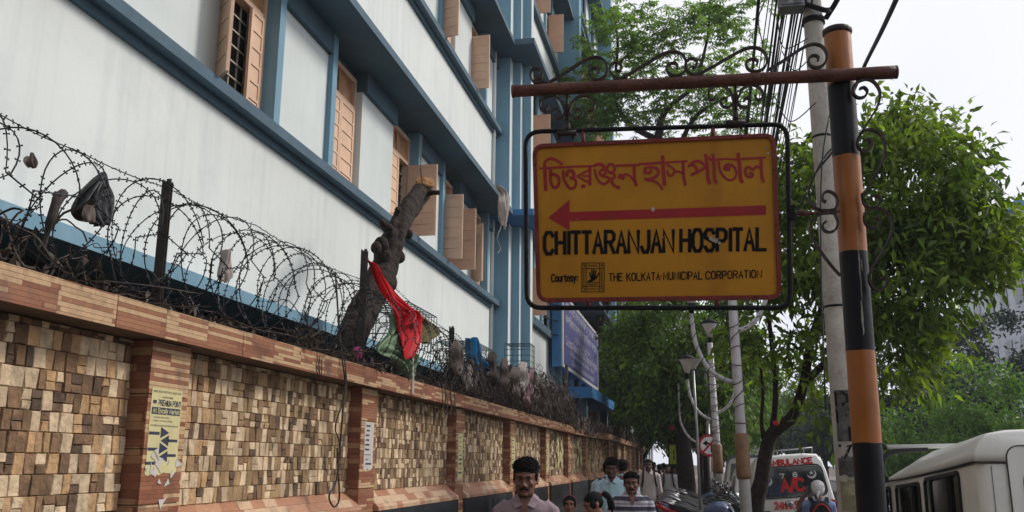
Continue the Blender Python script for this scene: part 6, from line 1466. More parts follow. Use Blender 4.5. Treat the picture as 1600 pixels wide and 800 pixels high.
mlab = ['motorcycle with blue grey tank just behind the red tailed one', 'grey motorcycle third in the parked row', 'black motorcycle fourth in the parked row', 'black motorcycle fifth in the parked row', 'grey motorcycle sixth in the parked row', 'black motorcycle seventh in the parked row', 'black motorcycle eighth in the parked row, deep in the shade', 'black motorcycle ninth in the parked row', 'blue motorcycle tenth in the parked row', 'black motorcycle eleventh in the parked row near the far tree trunk', 'grey motorcycle second from the far end of the parked row', 'black motorcycle at the far end of the parked row']
for i, (tn, lb) in enumerate(zip(tints, mlab)):
    c = copy_tree(mc0); c['label'] = lb; c.location = (.14 + random.uniform(-.12, .12), 17.75 + i * .72 + random.uniform(-.06, .06), .012); c.rotation_euler = (0, random.uniform(-.10, -.04), H90 - .12 + random.uniform(-.10, .10))
    for ch in c.children:
        if ch.name.split('.')[0] in ('tank', 'tail_panel'):
            ch.data = ch.data.copy(); ch.data.materials[0] = M[tn]
# ================================================================== PEOPLE
def skin(name, c): return mat(name, c, 0.5, 0.14, 14, bump=0.12, bscale=90, spec=0.35, dirt=0.1, dirt_col=tuple(x * .6 for x in c))
M['skin_dark'] = skin('skin_dark', (0.16, 0.070, 0.045)); M['skin_mid'] = skin('skin_mid', (0.24, 0.115, 0.072)); M['skin_deep'] = skin('skin_deep', (0.10, 0.048, 0.034))
def cloth(name, c, var=.12): return mat(name, c, 0.85, var, 5, bump=0.5, bscale=9, spec=0.2)
M['polo_mauve'] = cloth('polo_mauve', (0.27, 0.205, 0.225)); M['shirt_sky'] = cloth('shirt_sky', (0.43, 0.60, 0.66)); M['shirt_pale'] = cloth('shirt_pale', (0.46, 0.55, 0.62)); M['shirt_white'] = cloth('shirt_white', (0.52, 0.45, 0.42))
M['shirt_grey'] = cloth('shirt_grey', (0.30, 0.28, 0.27)); M['trouser_black'] = cloth('trouser_black', (0.018, 0.018, 0.022)); M['trouser_brown'] = cloth('trouser_brown', (0.07, 0.055, 0.045)); M['jeans'] = cloth('jeans', (0.035, 0.05, 0.09)); M['kurta_maroon'] = cloth('kurta_maroon', (0.16, 0.035, 0.05)); M['shirt_rider'] = cloth('shirt_rider', (0.20, 0.26, 0.46)); M['scarf_white'] = cloth('scarf_white', (0.60, 0.58, 0.58)); M['bag_black'] = cloth('bag_black', (0.015, 0.015, 0.018)); M['bag_red'] = cloth('bag_red', (0.30, 0.03, 0.03)); M['shoe'] = mat('shoe', (0.02, 0.015, 0.012), 0.4); M['hairband'] = cloth('hairband', (0.30, 0.10, 0.13))
def striped():
    m = cloth('polo_striped', (0.5, 0.48, 0.5)); nt = m.node_tree; L = nt.links; p = [n for n in nt.nodes if n.type == 'BSDF_PRINCIPLED'][0]
    tc = _n(nt, 'ShaderNodeTexCoord'); s = _n(nt, 'ShaderNodeSeparateXYZ'); L.new(tc.outputs['Object'], s.inputs[0])
    a = _n(nt, 'ShaderNodeMath', operation='MULTIPLY'); a.inputs[1].default_value = 1 / .105; L.new(s.outputs[2], a.inputs[0])
    f = _n(nt, 'ShaderNodeMath', operation='FRACT'); L.new(a.outputs[0], f.inputs[0]); cr = _n(nt, 'ShaderNodeValToRGB'); cr.color_ramp.interpolation = 'CONSTANT'; e = cr.color_ramp.elements
    e[0].position = 0; e[0].color = (.055, .05, .075, 1); e[1].position = .34; e[1].color = (.50, .48, .52, 1)
    for pos, c in ((.55, (.20, .18, .21, 1)), (.66, (.47, .45, .50, 1)), (.90, (.16, .14, .17, 1))):
        q = e.new(pos); q.color = c
    L.new(f.outputs[0], cr.inputs['Fac']); L.new(cr.outputs[0], p.inputs['Base Color']); return m
M['polo_striped'] = striped()
def remesh(o, v, smooth=2):
    m = o.modifiers.new('skin', 'REMESH'); m.mode = 'VOXEL'; m.voxel_size = v; m.use_smooth_shade = True
    if smooth: s = o.modifiers.new('smooth', 'SMOOTH'); s.factor = .5; s.iterations = smooth
    return o
def ellring(cx, cy, cz, rx, ry, n=20, pw=1.0): 
    return [(cx + rx * (abs(math.cos(a)) ** pw) * (1 if math.cos(a) >= 0 else -1), cy + ry * (abs(math.sin(a)) ** pw) * (1 if math.sin(a) >= 0 else -1), cz) for a in np.linspace(0, 2 * math.pi, n + 1)[:-1]]
def person(label, cat, x, y, H, rz=0.0, skin_m='skin_dark', top='shirt_white', bottom='trouser_black', sleeves='short', hair='short', detail=1, moustache=False, build=1.0,
           look=0.0, nod=0.0, collar=True, arms=((.0, .0), (.0, .0)), stride=.22, extra=None, female=False, opening=.10, group='people walking on the footpath', sit=False, z=0.0, headscale=1.0):
    """standing or walking figure facing -Y in its own frame; arms: (forward swing, elbow bend) in radians for left, right"""
    T = thing('person', label, cat, (x, y, z), rz, group)
    vox = {2: .0065, 1: .010, 0: .018}[detail]; hh = H / 7.4 * headscale; S = build * H / 1.66
    sh_z = H * .832; neck_z = H - hh * 1.02; hipz = H * .50
    sw = .185 * S if not female else .155 * S
    # ---- body: head, neck, arms with hands, feet in one skin
    b = MB(); c0 = Vector((0, -.015, neck_z)); q = Matrix.Rotation(look, 4, 'Z') @ Matrix.Rotation(nod, 4, 'X')
    def hp(px_, py_, pz_): return tuple(c0 + q @ Vector((px_ * hh, py_ * hh, pz_ * hh)))
    prof = [(.0, .10, -.37, -.16), (.03, .17, -.415, -.08), (.10, .235, -.44, .02), (.18, .28, -.435, .12), (.28, .315, -.425, .24), (.40, .345, -.41, .34), (.50, .352, -.385, .41), (.57, .358, -.405, .44), (.66, .362, -.41, .46), (.78, .352, -.375, .44), (.88, .30, -.29, .36), (.95, .21, -.19, .24), (.99, .10, -.08, .12)]
    rings = []
    for z_, w_, f_, k_ in prof:
        rings.append([hp(w_ * math.cos(a) * (1.0 if math.sin(a) > 0 else (abs(math.cos(a)) ** .12 if abs(math.cos(a)) > 1e-6 else 0)), (f_ + k_) / 2 + (k_ - f_) / 2 * math.sin(a), z_) for a in np.linspace(0, 2 * math.pi, 25)[:-1]])
    b.loft(rings, 0, True)
    E3 = lambda c, r: b.ell(hp(*c), tuple(v * hh for v in r), 12, 8, rot=q.to_3x3())
    b.tube([hp(0, -.38, .53), hp(0, -.455, .42), hp(0, -.515, .325), hp(0, -.50, .285)], [.035 * hh, .05 * hh, .07 * hh, .05 * hh], 8)
    E3((-.065, -.45, .295), (.05, .06, .042)); E3((.065, -.45, .295), (.05, .06, .042))          # nostrils
    E3((0, -.385, .575), (.26, .06, .035)); E3((-.14, -.385, .572), (.10, .065, .035)); E3((.14, -.385, .572), (.10, .065, .035))      # brow ridge
    E3((-.20, -.345, .36), (.10, .07, .09)); E3((.20, -.345, .36), (.10, .07, .09))               # cheeks
    E3((0, -.425, .195), (.13, .05, .055)); E3((0, -.42, .06), (.10, .06, .06))                    # muzzle, chin
    for s in (-1, 1): E3((s * .365, .03, .43), (.035, .07, .12)); E3((s * .385, .05, .48), (.03, .06, .06))
    b.tube([(0, .045 * S, sh_z - .04 * S), (0, .03, neck_z - .01), tuple(c0 + q @ Vector((0, .02 * hh, .22 * hh)))], [.068 * S, .055 * S, .056 * S], 14)
    b.loft([ellring(0, .0, sh_z - .14 * S, .12 * S, .07 * S), ellring(0, .01, sh_z - .03 * S, .12 * S, .065 * S), ellring(0, .02, sh_z + .015 * S, .07 * S, .05 * S)], 0, True)
    hands = []
    for i, s in enumerate((1, -1)):
        sw_f, el = arms[i]; up = .30 * S; lo = .25 * S
        p0 = np.array([s * sw * .97, .01, sh_z - .058 * S]); d1 = np.array([s * .16, -math.sin(sw_f), -math.cos(sw_f)]); d1 = d1 / np.linalg.norm(d1); p1 = p0 + d1 * up
        a2 = sw_f + el; d2 = np.array([s * .02, -math.sin(a2), -math.cos(a2)]); d2 = d2 / np.linalg.norm(d2); p2 = p1 + d2 * lo
        b.tube([p0, p0 + d1 * up * .5, p1, p1 + d2 * lo * .4, p2], [.046 * S, .043 * S, .036 * S, .035 * S, .024 * S], 10)
        if not sit:
            side = np.array([0, 1., 0]) if abs(d2[1]) < .8 else np.array([0, 0, 1.]); nn = _unit(np.cross(d2, side)); side = _unit(np.cross(nn, d2)); pc = p2 + d2 * .045 * S
            b.obox(p2 + d2 * .05 * S, side * .036 * S, nn * .012 * S, d2 * .045 * S)
            for fi, (o_, L_) in enumerate(((-.029, .072), (-.010, .082), (.010, .077), (.028, .060))):
                f0 = p2 + d2 * .088 * S + side * o_ * S; curl = nn * (-s) * .018 * S; b.tube([f0, f0 + d2 * L_ * .45 * S + curl * .3, f0 + d2 * L_ * .8 * S + curl * 1.1, f0 + d2 * L_ * .95 * S + curl * 2.0], [.0092 * S, .0088 * S, .008 * S, .006 * S], 6)
            t0 = p2 + d2 * .03 * S - side * .03 * S; b.tube([t0, t0 - side * .028 * S + d2 * .025 * S, t0 - side * .035 * S + d2 * .055 * S], [.012 * S, .0105 * S, .008 * S], 6)
        hands.append((p0, p1, p2, d1, d2))
    fz = []
    if not sit:
        for s, st in ((1, stride / 2), (-1, -stride / 2)): b.tube([(s * .09 * S, st * .7, .25), (s * .09 * S, st + .02, .09), (s * .09 * S, st + .0, .05)], [.042 * S, .034 * S, .036 * S], 8)
    remesh(b.build('body', skin_m, T, local=True), vox)
    # ---- clothes
    b = MB()
    lowz = hipz - .04 * H if not female else hipz - .14 * H
    prof = [(lowz, .158, .108), (hipz, .160, .112), (H * .57, .150, .112), (H * .63, .150, .110), (H * .69, .162, .112), (H * .745, .176, .112), (sh_z - .045 * S, .186, .102), (sh_z - .01 * S, .165, .088), (sh_z + .018 * S, .115, .072), (sh_z + .034 * S, .075, .062)]
    if female: prof = [(z_, w_ * .84, d_ * .9) for z_, w_, d_ in prof]
    fold = lambda a, z_: 1 + .018 * math.sin(5 * a + z_ * 30) + .012 * math.sin(9 * a - z_ * 47)
    rr = []
    for z_, w_, d_ in prof:
        r0 = ellring(0, .012, z_, w_ * S, d_ * S, 24, .86); rr.append([(p[0] * fold(j * .26, z_), p[1] * fold(j * .26, z_), p[2]) for j, p in enumerate(r0)])
    b.loft(rr, 0, True)
    for i, (p0, p1, p2, d1, d2) in enumerate(hands):
        s = 1 if i == 0 else -1
        if sleeves == 'short': b.tube([p0 - d1 * .04 * S - np.array([s * .05 * S, 0, -.01]), p0 + np.array([0, 0, .0]), p0 + d1 * .12 * S, p0 + d1 * .21 * S], [.045 * S, .057 * S, .060 * S, .064 * S], 14)
        elif sleeves == 'rolled': b.tube([p0 - d1 * .04 * S - np.array([s * .05 * S, 0, 0]), p0, p0 + d1 * .15 * S, p1, p1 + d2 * .08 * S], [.05 * S, .062 * S, .056 * S, .052 * S, .05 * S], 14)
        else: b.tube([p0 - d1 * .04 * S - np.array([s * .05 * S, 0, 0]), p0, p0 + d1 * .15 * S, p1, p1 + d2 * .12 * S, p2 - d2 * .005], [.05 * S, .062 * S, .055 * S, .050 * S, .043 * S, .036 * S], 14)
    remesh(b.build('shirt', top, T, local=True), vox * 1.3, 3)
    fy = -.082 * S; nz_ = sh_z + .040 * S
    if collar:
        b = MB()
        for s in (-1, 1):
            b.add([(s * .058 * S, .01, nz_ + .022 * S), (s * .050 * S, -.055 * S, nz_ + .010 * S), (s * .016 * S, fy - .018, nz_ - .052 * S), (s * .066 * S, fy - .022, nz_ - .074 * S), (s * .096 * S, -.055 * S, nz_ - .030 * S), (s * .088 * S, .012, nz_ - .006 * S)], [(0, 1, 5), (1, 4, 5), (1, 2, 4), (2, 3, 4)][::1])
            b.add([(s * .058 * S, .01, nz_ + .022 * S), (s * .088 * S, .012, nz_ - .006 * S), (s * .04 * S, .075 * S, nz_ + .005 * S), (s * .03 * S, .062 * S, nz_ + .03 * S), (0, .078 * S, nz_ + .032 * S), (0, .088 * S, nz_ + .004 * S)], [(0, 1, 2, 3), (3, 2, 5, 4)])
        o = b.build('collar', top, T, local=True); md = o.modifiers.new('t', 'SOLIDIFY'); md.thickness = .005; md.offset = 0
    if opening:
        b = MB(); k = opening
        b.add([(-.040 * S, fy + .004, nz_ - .006), (.040 * S, fy + .004, nz_ - .006), (.022 * S, fy - .024, nz_ - k * .62), (0, fy - .032, nz_ - k * 1.1), (-.022 * S, fy - .024, nz_ - k * .62)], [(0, 4, 2, 1), (4, 3, 2)])
        b.build('open_neck', skin_m, T, local=True)
    if detail and opening:
        b = MB(); z0 = nz_ - opening * 1.08
        P = [(0.004, -.118 * S, z0), (.004, -.124 * S, z0 - .10), (.004, -.116 * S, z0 - .22)]; b.bar(P, .012, .004, (0, -1, 0)); b.build('placket', top, T, local=True)
    # trousers and shoes
    b = MB()
    if not sit:
        if female and bottom == 'kurta_maroon':
            b.loft([ellring(0, .01, .25, .20 * S, .15 * S), ellring(0, .01, hipz - .06, .15 * S, .11 * S), ellring(0, .01, hipz + .02, .13 * S, .095 * S)], 0, True)
        else:
            b.loft([ellring(0, .012, hipz - .07, .150 * S, .108 * S, 20, .9), ellring(0, .012, hipz + .01, .152 * S, .106 * S, 20, .9), ellring(0, .012, hipz + .035, .148 * S, .104 * S, 20, .9)], 0, True)
            for s, st in ((1, stride / 2), (-1, -stride / 2)):
                b.tube([(s * .08 * S, .01, hipz - .01), (s * .09 * S, st * .25, hipz * .74), (s * .09 * S, st * .55 - .02, hipz * .52), (s * .09 * S, st * .8, hipz * .25), (s * .09 * S, st, .06)], [.088 * S, .080 * S, .062 * S, .056 * S, .056 * S], 14)
        remesh(b.build('trousers' if not female else 'skirt', bottom, T, local=True), vox * 1.6)
        b = MB()
        for s, st in ((1, stride / 2), (-1, -stride / 2)):
            b.loft([ellring(s * .09 * S, st - .03, .0, .046 * S, .13 * S), ellring(s * .09 * S, st - .03, .035, .045 * S, .125 * S), ellring(s * .09 * S, st + .02, .075, .038 * S, .06 * S)], 0, True)
        b.build('shoes', 'shoe', T, local=True)
    # ---- hair and face
    b = MB(); R3 = q.to_3x3()
    E4 = lambda c, r: b.ell(hp(*c), tuple(v * hh for v in r), 18, 12, rot=R3)
    if hair in ('short', 'thick', 'side', 'thin'):
        up = {'short': .0, 'thick': .05, 'side': .03, 'thin': -.015}[hair]
        E4((0, .085, .765 + up * .6), (.392 + up * .4, .47 + up * .4, .285 + up)); E4((0, .20, .56), (.372 + up * .2, .305, .30))
        for s in (-1, 1): E4((s * .345, -.06, .60), (.045, .13, .16))
        rs = random.Random(int(H * 1000)); nst = {2: 620, 1: 200, 0: 0}[detail]
        for k in range(nst):
            th = rs.uniform(0, 6.28); el = rs.uniform(.05, 1.5); d = Vector((math.cos(th) * math.cos(el), math.sin(th) * math.cos(el), math.sin(el)))
            c = Vector((0, .085, .765 + up * .6)); p = Vector((c.x + d.x * (.392 + up * .4), c.y + d.y * (.47 + up * .4), c.z + d.z * (.285 + up)))
            if p.y < -.30 and p.z < .80: continue
            t_ = Vector((rs.gauss(0, .5), rs.gauss(-.3, .5), rs.gauss(.15, .35))); t_ = (t_ - d * t_.dot(d) * .8).normalized()
            e1 = p + t_ * .05 + d * .025; e2 = p + t_ * .11 + d * .02
            b.tube([hp(*p), hp(*e1), hp(*e2)], [.018 * hh, .013 * hh, .004 * hh], 4, caps=False)
    if hair in ('pony', 'band'):
        E4((0, .07, .70), (.385, .455, .33)); E4((0, .2, .52), (.37, .30, .34))
        for s in (-1, 1): E4((s * .33, -.12, .55), (.06, .18, .22))
        if hair == 'pony': b.tube(smooth_path([hp(0, .45, .72), hp(0, .70, .70), hp(.05, .85, .40), hp(.04, .80, -.05), hp(0, .72, -.35)]), [.09 * hh] * 4 + [.15 * hh] * 5 + [.17 * hh] * 4 + [.05 * hh] * 4, 12)
        else: E4((0, .35, .45), (.2, .2, .35))
    if len(b.v): b.build('hair', 'hair', T, local=True)
    if hair == 'band':
        b = MB(); b.tube([hp(.40 * math.cos(a), -.02 - .30 * math.sin(a) * .3, .62 + .42 * math.sin(a)) for a in np.linspace(0, math.pi, 16)], .03 * hh, 6); b.build('hairband', 'hairband', T, local=True)
    if hair == 'pony': b = MB(); b.tube([hp(-.06, .50, .74), hp(.06, .50, .74)], .13 * hh, 10); b.build('hair_tie', 'hairband', T, local=True)
    if hair == 'scarf':
        b = MB(); E4 = lambda c, r: b.ell(hp(*c), tuple(v * hh for v in r), 18, 12, rot=R3)
        E4((0, .06, .70), (.43, .50, .38)); E4((0, .22, .45), (.40, .33, .36)); b.tube([hp(.40 * math.cos(a), .05 + .5 * math.sin(a), .55) for a in np.linspace(0, 2 * math.pi, 20)], .05 * hh, 6); b.tube([hp(0, .5, .4), hp(.1, .58, .1), hp(.05, .6, -.1)], [.1 * hh, .08 * hh, .03 * hh], 8)
        for k in range(5): b.tube([hp(.42 * math.cos(a), .06 + .5 * math.sin(a), .50 + .05 * k + .05 * math.sin(a * 2 + k)) for a in np.linspace(0, 2 * math.pi, 20)], .022 * hh, 5)
        b.build('head_scarf', 'scarf_white', T, local=True)
    if detail:
        ey = MB(); ir = MB(); br = MB(); lp = MB()
        for s in (-1, 1):
            ey.ell(hp(s * .145, -.375, .487), (.062 * hh, .035 * hh, .022 * hh), 10, 6, rot=R3); ir.ell(hp(s * .145, -.404, .487), (.024 * hh, .010 * hh, .020 * hh), 8, 5, rot=R3)
            ir.tube([hp(s * .075, -.402, .492), hp(s * .145, -.418, .512), hp(s * .215, -.385, .495)], .008 * hh, 4)
            br.bar([hp(s * .055, -.448, .575), hp(s * .14, -.452, .602), hp(s * .235, -.395, .570)], [.020 * hh, .022 * hh, .008 * hh], .012 * hh, tuple(R3 @ Vector((0, -1, 0))))
        lp.ell(hp(0, -.462, .202), (.095 * hh, .026 * hh, .020 * hh), 12, 6, rot=R3); lp.ell(hp(0, -.458, .160), (.080 * hh, .028 * hh, .024 * hh), 12, 6, rot=R3)
        e_ = ey.build('eyes', 'eye_white', T, local=True); ir.build('irises', 'eye_dark', e_, local=True); br.build('eyebrows', 'hair', T, local=True); lp.build('lips', 'lips', T, local=True)
        if moustache:
            b = MB(); b.tube(smooth_path([hp(-.165, -.425, .178), hp(-.10, -.468, .225), hp(-.02, -.492, .240), hp(.02, -.492, .240), hp(.10, -.468, .225), hp(.165, -.425, .178)], 3), [.012 * hh, .022 * hh] + [.032 * hh] * 12 + [.022 * hh, .012 * hh], 7); b.build('moustache', 'hair', T, local=True)
    if extra: extra(T, S, sh_z, H)
    return T
def strap_bag(T, S, sz, H):
    b = MB(); P = smooth_path([(.09 * S, .09, sz + .03), (.10 * S, .125, sz - .05), (-.02, .14, sz - .25), (-.17 * S, .11, sz - .45), (-.20 * S, .04, sz - .52)]); b.bar(P, .022, .004, (0, 1, 0)); b.build('bag_strap', 'bag_black', T, local=True)
    b = MB(); b.loft([[( -.23 * S + u, v, sz - .55 - w_) for u, v in ((-.05, -.16), (.05, -.16), (.05, .16), (-.05, .16))] for w_ in (0, .02, .26, .3)], 0, False); b.build('shoulder_bag', 'bag_black', T, local=True)
def pack_straps(T, S, sz, H):
    b = MB()
    for s in (-1, 1): b.bar(smooth_path([(s * .10 * S, .07, sz + .035), (s * .105 * S, -.03, sz + .035), (s * .115 * S, -.105 * S, sz - .05), (s * .125 * S, -.13 * S, sz - .18), (s * .15 * S, -.09 * S, sz - .30)]), .020, .006, (0, -.8, .5))
    b.build('pack_straps', 'bag_black', T, local=True)
    b = MB(); b.loft([ellring(0, .19, sz - .42, .14 * S, .07, 16, .6), ellring(0, .20, sz - .38, .15 * S, .09, 16, .6), ellring(0, .19, sz - .08, .14 * S, .08, 16, .6), ellring(0, .17, sz + .0, .08 * S, .04, 16, .6)], 0, True); b.build('backpack', 'bag_black', T, local=True)
def at_px(px, Y): return onY(px, 735, Y)[0]
D = math.radians
person('nearest man, in grey mauve polo shirt, with thick black hair and moustache', 'person', at_px(822, 6.55), 6.55, 1.65, rz=D(6), top='polo_mauve', bottom='jeans', sleeves='short', hair='thick', detail=2, moustache=True, look=D(-2), nod=D(3), opening=.13, arms=((.2, .2), (-.2, .2)), skin_m='skin_dark', stride=.4)
person('moustached man in blue and white striped polo shirt beside the row of motorcycles', 'person', at_px(986, 10.4), 10.4, 1.545, rz=D(10), top='polo_striped', bottom='trouser_brown', sleeves='short', hair='thin', detail=2, moustache=True, opening=.11, build=1.12, look=D(-6), skin_m='skin_dark', arms=((.15, .3), (-.2, .2)), headscale=1.04)
person('young man in light blue buttoned shirt walking behind the striped polo man', 'person', at_px(956, 13.0), 13.0, 1.69, rz=D(0), top='shirt_sky', bottom='jeans', sleeves='rolled', hair='thick', detail=1, opening=.06, skin_m='skin_deep', nod=D(5), arms=((-.15, .3), (.2, .2)))
person('man seen from behind in pale blue shirt with black hair, right of the young man', 'person', at_px(972.5, 14.3), 14.3, 1.70, rz=D(180), top='shirt_pale', bottom='trouser_black', sleeves='rolled', hair='short', detail=0, opening=0, collar=True, skin_m='skin_dark')
person('man seen from behind in pale blue shirt with a black shoulder strap', 'person', at_px(950, 15.0), 15.0, 1.66, rz=D(176), top='shirt_pale', bottom='trouser_black', sleeves='rolled', hair='short', detail=0, opening=0, skin_m='skin_dark', build=1.12, extra=strap_bag)
person('man in off white shirt and black trousers with backpack straps under the trees', 'person', at_px(1013, 21.5), 21.5, 1.72, rz=D(8), top='shirt_white', bottom='trouser_black', sleeves='long', hair='thin', detail=1, opening=.05, skin_m='skin_deep', extra=pack_straps, build=1.08)
person('girl with a dark pink hairband beside the man in the grey mauve polo', 'person', at_px(890, 11.0), 11.0, 1.275, rz=D(4), top='kurta_maroon', bottom='jeans', sleeves='short', hair='band', detail=1, female=True, opening=0, collar=False, skin_m='skin_mid', moustache=False, headscale=1.12)
person('girl with a black ponytail looking down to the left, in front of the young man', 'person', at_px(934, 9.3), 9.3, 1.375, rz=D(-58), top='kurta_maroon', bottom='jeans', sleeves='short', hair='pony', detail=1, female=True, opening=0, collar=False, skin_m='skin_mid', nod=D(22), headscale=1.12)
far = [(1031, 27.5, 1.62, 'shirt_white', 180, 'man from behind in off white shirt right of the backpack man'), (1043, 25.0, 1.62, 'shirt_grey', 10, 'person in pale grey shirt with dark straps by the far motorcycles'), (1052, 30.0, 1.55, 'shirt_pale', 20, 'distant person in pale shirt left of the far tree trunk'),
       (1060, 34.0, 1.62, 'shirt_rider', -10, 'distant person in blue shirt left of the far tree trunk'), (1037, 33.0, 1.65, 'polo_mauve', 170, 'distant person in mauve shirt seen from behind'), (1075, 33, 1.55, 'shirt_grey', 0, 'distant person in grey shirt just right of the far tree trunk'), (1021, 31.0, 1.68, 'kurta_maroon', 5, 'distant person in dark maroon top behind the backpack man')]
for px_, Y_, H_, tp_, rz_d, lab in far:
    person(lab, 'person', at_px(px_, Y_), Y_, H_, rz=D(rz_d), top=tp_, bottom=random.choice(['trouser_black', 'trouser_brown', 'jeans']), sleeves='rolled', hair='short', detail=0, opening=0, collar=False, skin_m='skin_deep', extra=(pack_straps if px_ == 1043 else None))
# rider with a white head scarf, seen from behind, one hand holding a phone to his ear
def rider_kit(T, S, sz, H):
    b = MB(); b.loft([ellring(0, .19, sz - .44, .15, .07, 16, .6), ellring(0, .21, sz - .40, .165, .10, 16, .6), ellring(0, .20, sz - .10, .15, .09, 16, .6), ellring(0, .17, sz + .0, .09, .05, 16, .6)], 0, True); b.build('backpack', 'bag_black', T, local=True)
    b = MB(); b.tube(smooth_path([(-.13, .27, sz - .30), (-.10, .285, sz - .12), (0, .275, sz - .04), (.10, .285, sz - .12), (.13, .27, sz - .30)]), .014, 6); b.build('backpack_piping', 'bag_red', T, local=True)
    b = MB()
    for s in (-1, 1): b.bar(smooth_path([(s * .10, .14, sz - .02), (s * .11, .03, sz + .045), (s * .115, -.06, sz + .01)]), .024, .006, (0, 0, 1))
    b.build('pack_straps', 'bag_black', T, local=True)
RY = 14.2; RX = at_px(1276, RY)
rd_ = person('motorcycle rider seen from behind with white head scarf and black backpack', 'person', RX, RY, 1.62, rz=D(180), top='shirt_rider', bottom='jeans', sleeves='long', hair='scarf', detail=1, opening=0, collar=False, arms=((.5, .7), (.7, .9)), extra=rider_kit, sit=True, z=-.20, group='')
if 'group' in rd_: del rd_['group']
b = MB(); S_ = .98
for s in (-1, 1): b.tube([(s * .08, .01, .80), (s * .17, -.20, .72), (s * .20, -.42, .66), (s * .19, -.38, .35), (s * .17, -.30, .12)], [.09, .08, .065, .055, .05], 12)
b.ell((0, .02, .80), (.16, .13, .11)); remesh(b.build('trousers', 'jeans', rd_, local=True), .015)
b = MB()
for s in (-1, 1): b.loft([ellring(s * .17, -.36, .04, .045, .12), ellring(s * .17, -.34, .10, .04, .08)], 0, True)
b.build('shoes', 'shoe', rd_, local=True)
b = MB(); b.box(.115, .13, -.05, .02, 1.42, 1.54); b.build('phone', 'black_gloss', rd_, local=True)
# raised forearm and hand holding the phone
b = MB(); b.tube([(.20, -.02, 1.30), (.30, -.02, 1.18), (.26, -.05, 1.30), (.17, -.03, 1.44)], [.04, .042, .036, .027], 10); b.obox((.15, -.02, 1.475), (.012, 0, 0), (0, .034, 0), (0, 0, .04))
for j in range(4): b.tube([(.152, -.045 + j * .02, 1.50), (.155, -.045 + j * .02, 1.535), (.135, -.045 + j * .02, 1.545)], .0085, 6)
b.tube([(.15, .03, 1.46), (.125, .04, 1.50)], .011, 6); remesh(b.build('phone_hand', 'skin_deep', rd_, local=True), .009)
rm_ = copy_tree(mc0); rm_['label'] = 'motorcycle ridden by the man with the white head scarf behind the ambulance'; rm_.location = (RX, RY + .25, -.14); rm_.rotation_euler = (0, 0, 0)
if 'group' in rm_: del rm_['group']
for ch in rm_.children:
    if ch.name.split('.')[0] in ('tank', 'tail_panel'): ch.data = ch.data.copy(); ch.data.materials[0] = M['black_gloss']
# ================================================================== TREES
def leaves_mesh(name, m, P, Dv, L, W, parent, n_per, spread, r, droop=.4, off=(0, 0, 0), palmate=False):
    """many small bent leaves around cluster points P; Dv: outward direction of each cluster"""
    K = len(P); n = K * n_per
    base = np.repeat(P, n_per, 0) + r.normal(0, spread, (n, 3)) * (0.35 if palmate else 1.0)
    if palmate:
        cen = np.repeat(P, n_per, 0) + np.repeat(r.normal(0, spread, (n // 7 + 1, 3)), 7, 0)[:n]; base = cen
    d = np.repeat(Dv, n_per, 0) * .6 + r.normal(0, .75, (n, 3)); d[:, 2] -= droop
    if palmate:
        a = (np.arange(n) % 7) * (2 * np.pi / 7) + np.repeat(r.uniform(0, 6, n // 7 + 1), 7)[:n]; d = np.stack([np.cos(a), np.sin(a), -.25 + .2 * r.normal(size=n)], 1)
    d /= np.linalg.norm(d, axis=1, keepdims=True)
    s = np.cross(d, r.normal(0, 1, (n, 3)) if not palmate else np.tile([0, 0, 1.], (n, 1)) + r.normal(0, .3, (n, 3))); s /= np.linalg.norm(s, axis=1, keepdims=True) + 1e-9
    u = np.cross(s, d); ln = (L * r.uniform(.65, 1.25, n))[:, None]; wd = (W * r.uniform(.8, 1.2, n))[:, None]
    v0 = base; v1 = base + d * ln * .45 + s * wd * .5 + u * wd * .18; v2 = base + d * ln - np.array([0, 0, 1]) * ln * .16 * (droop > 0); v3 = base + d * ln * .45 - s * wd * .5 + u * wd * .18; vm = base + d * ln * .48
    V = np.stack([v0, v1, v2, v3, vm], 1).reshape(-1, 3) - np.array(off)
    i0 = np.arange(n) * 5; F = np.stack([i0, i0 + 1, i0 + 4, i0 + 4, i0 + 1, i0 + 2, i0, i0 + 4, i0 + 3, i0 + 4, i0 + 2, i0 + 3], 1).reshape(-1)
    me = bpy.data.meshes.new(name); me.vertices.add(len(V)); me.vertices.foreach_set('co', V.reshape(-1)); nf = n * 4
    me.loops.add(nf * 3); me.loops.foreach_set('vertex_index', F.astype(np.int32)); me.polygons.add(nf); me.polygons.foreach_set('loop_start', np.arange(nf, dtype=np.int32) * 3); me.polygons.foreach_set('loop_total', np.full(nf, 3, np.int32))
    me.polygons.foreach_set('use_smooth', np.ones(nf, bool)); me.materials.append(M[m]); me.update(calc_edges=True)
    o = bpy.data.objects.new(name, me); COL.objects.link(o); o.parent = parent; o['kind'] = 'stuff'; return o
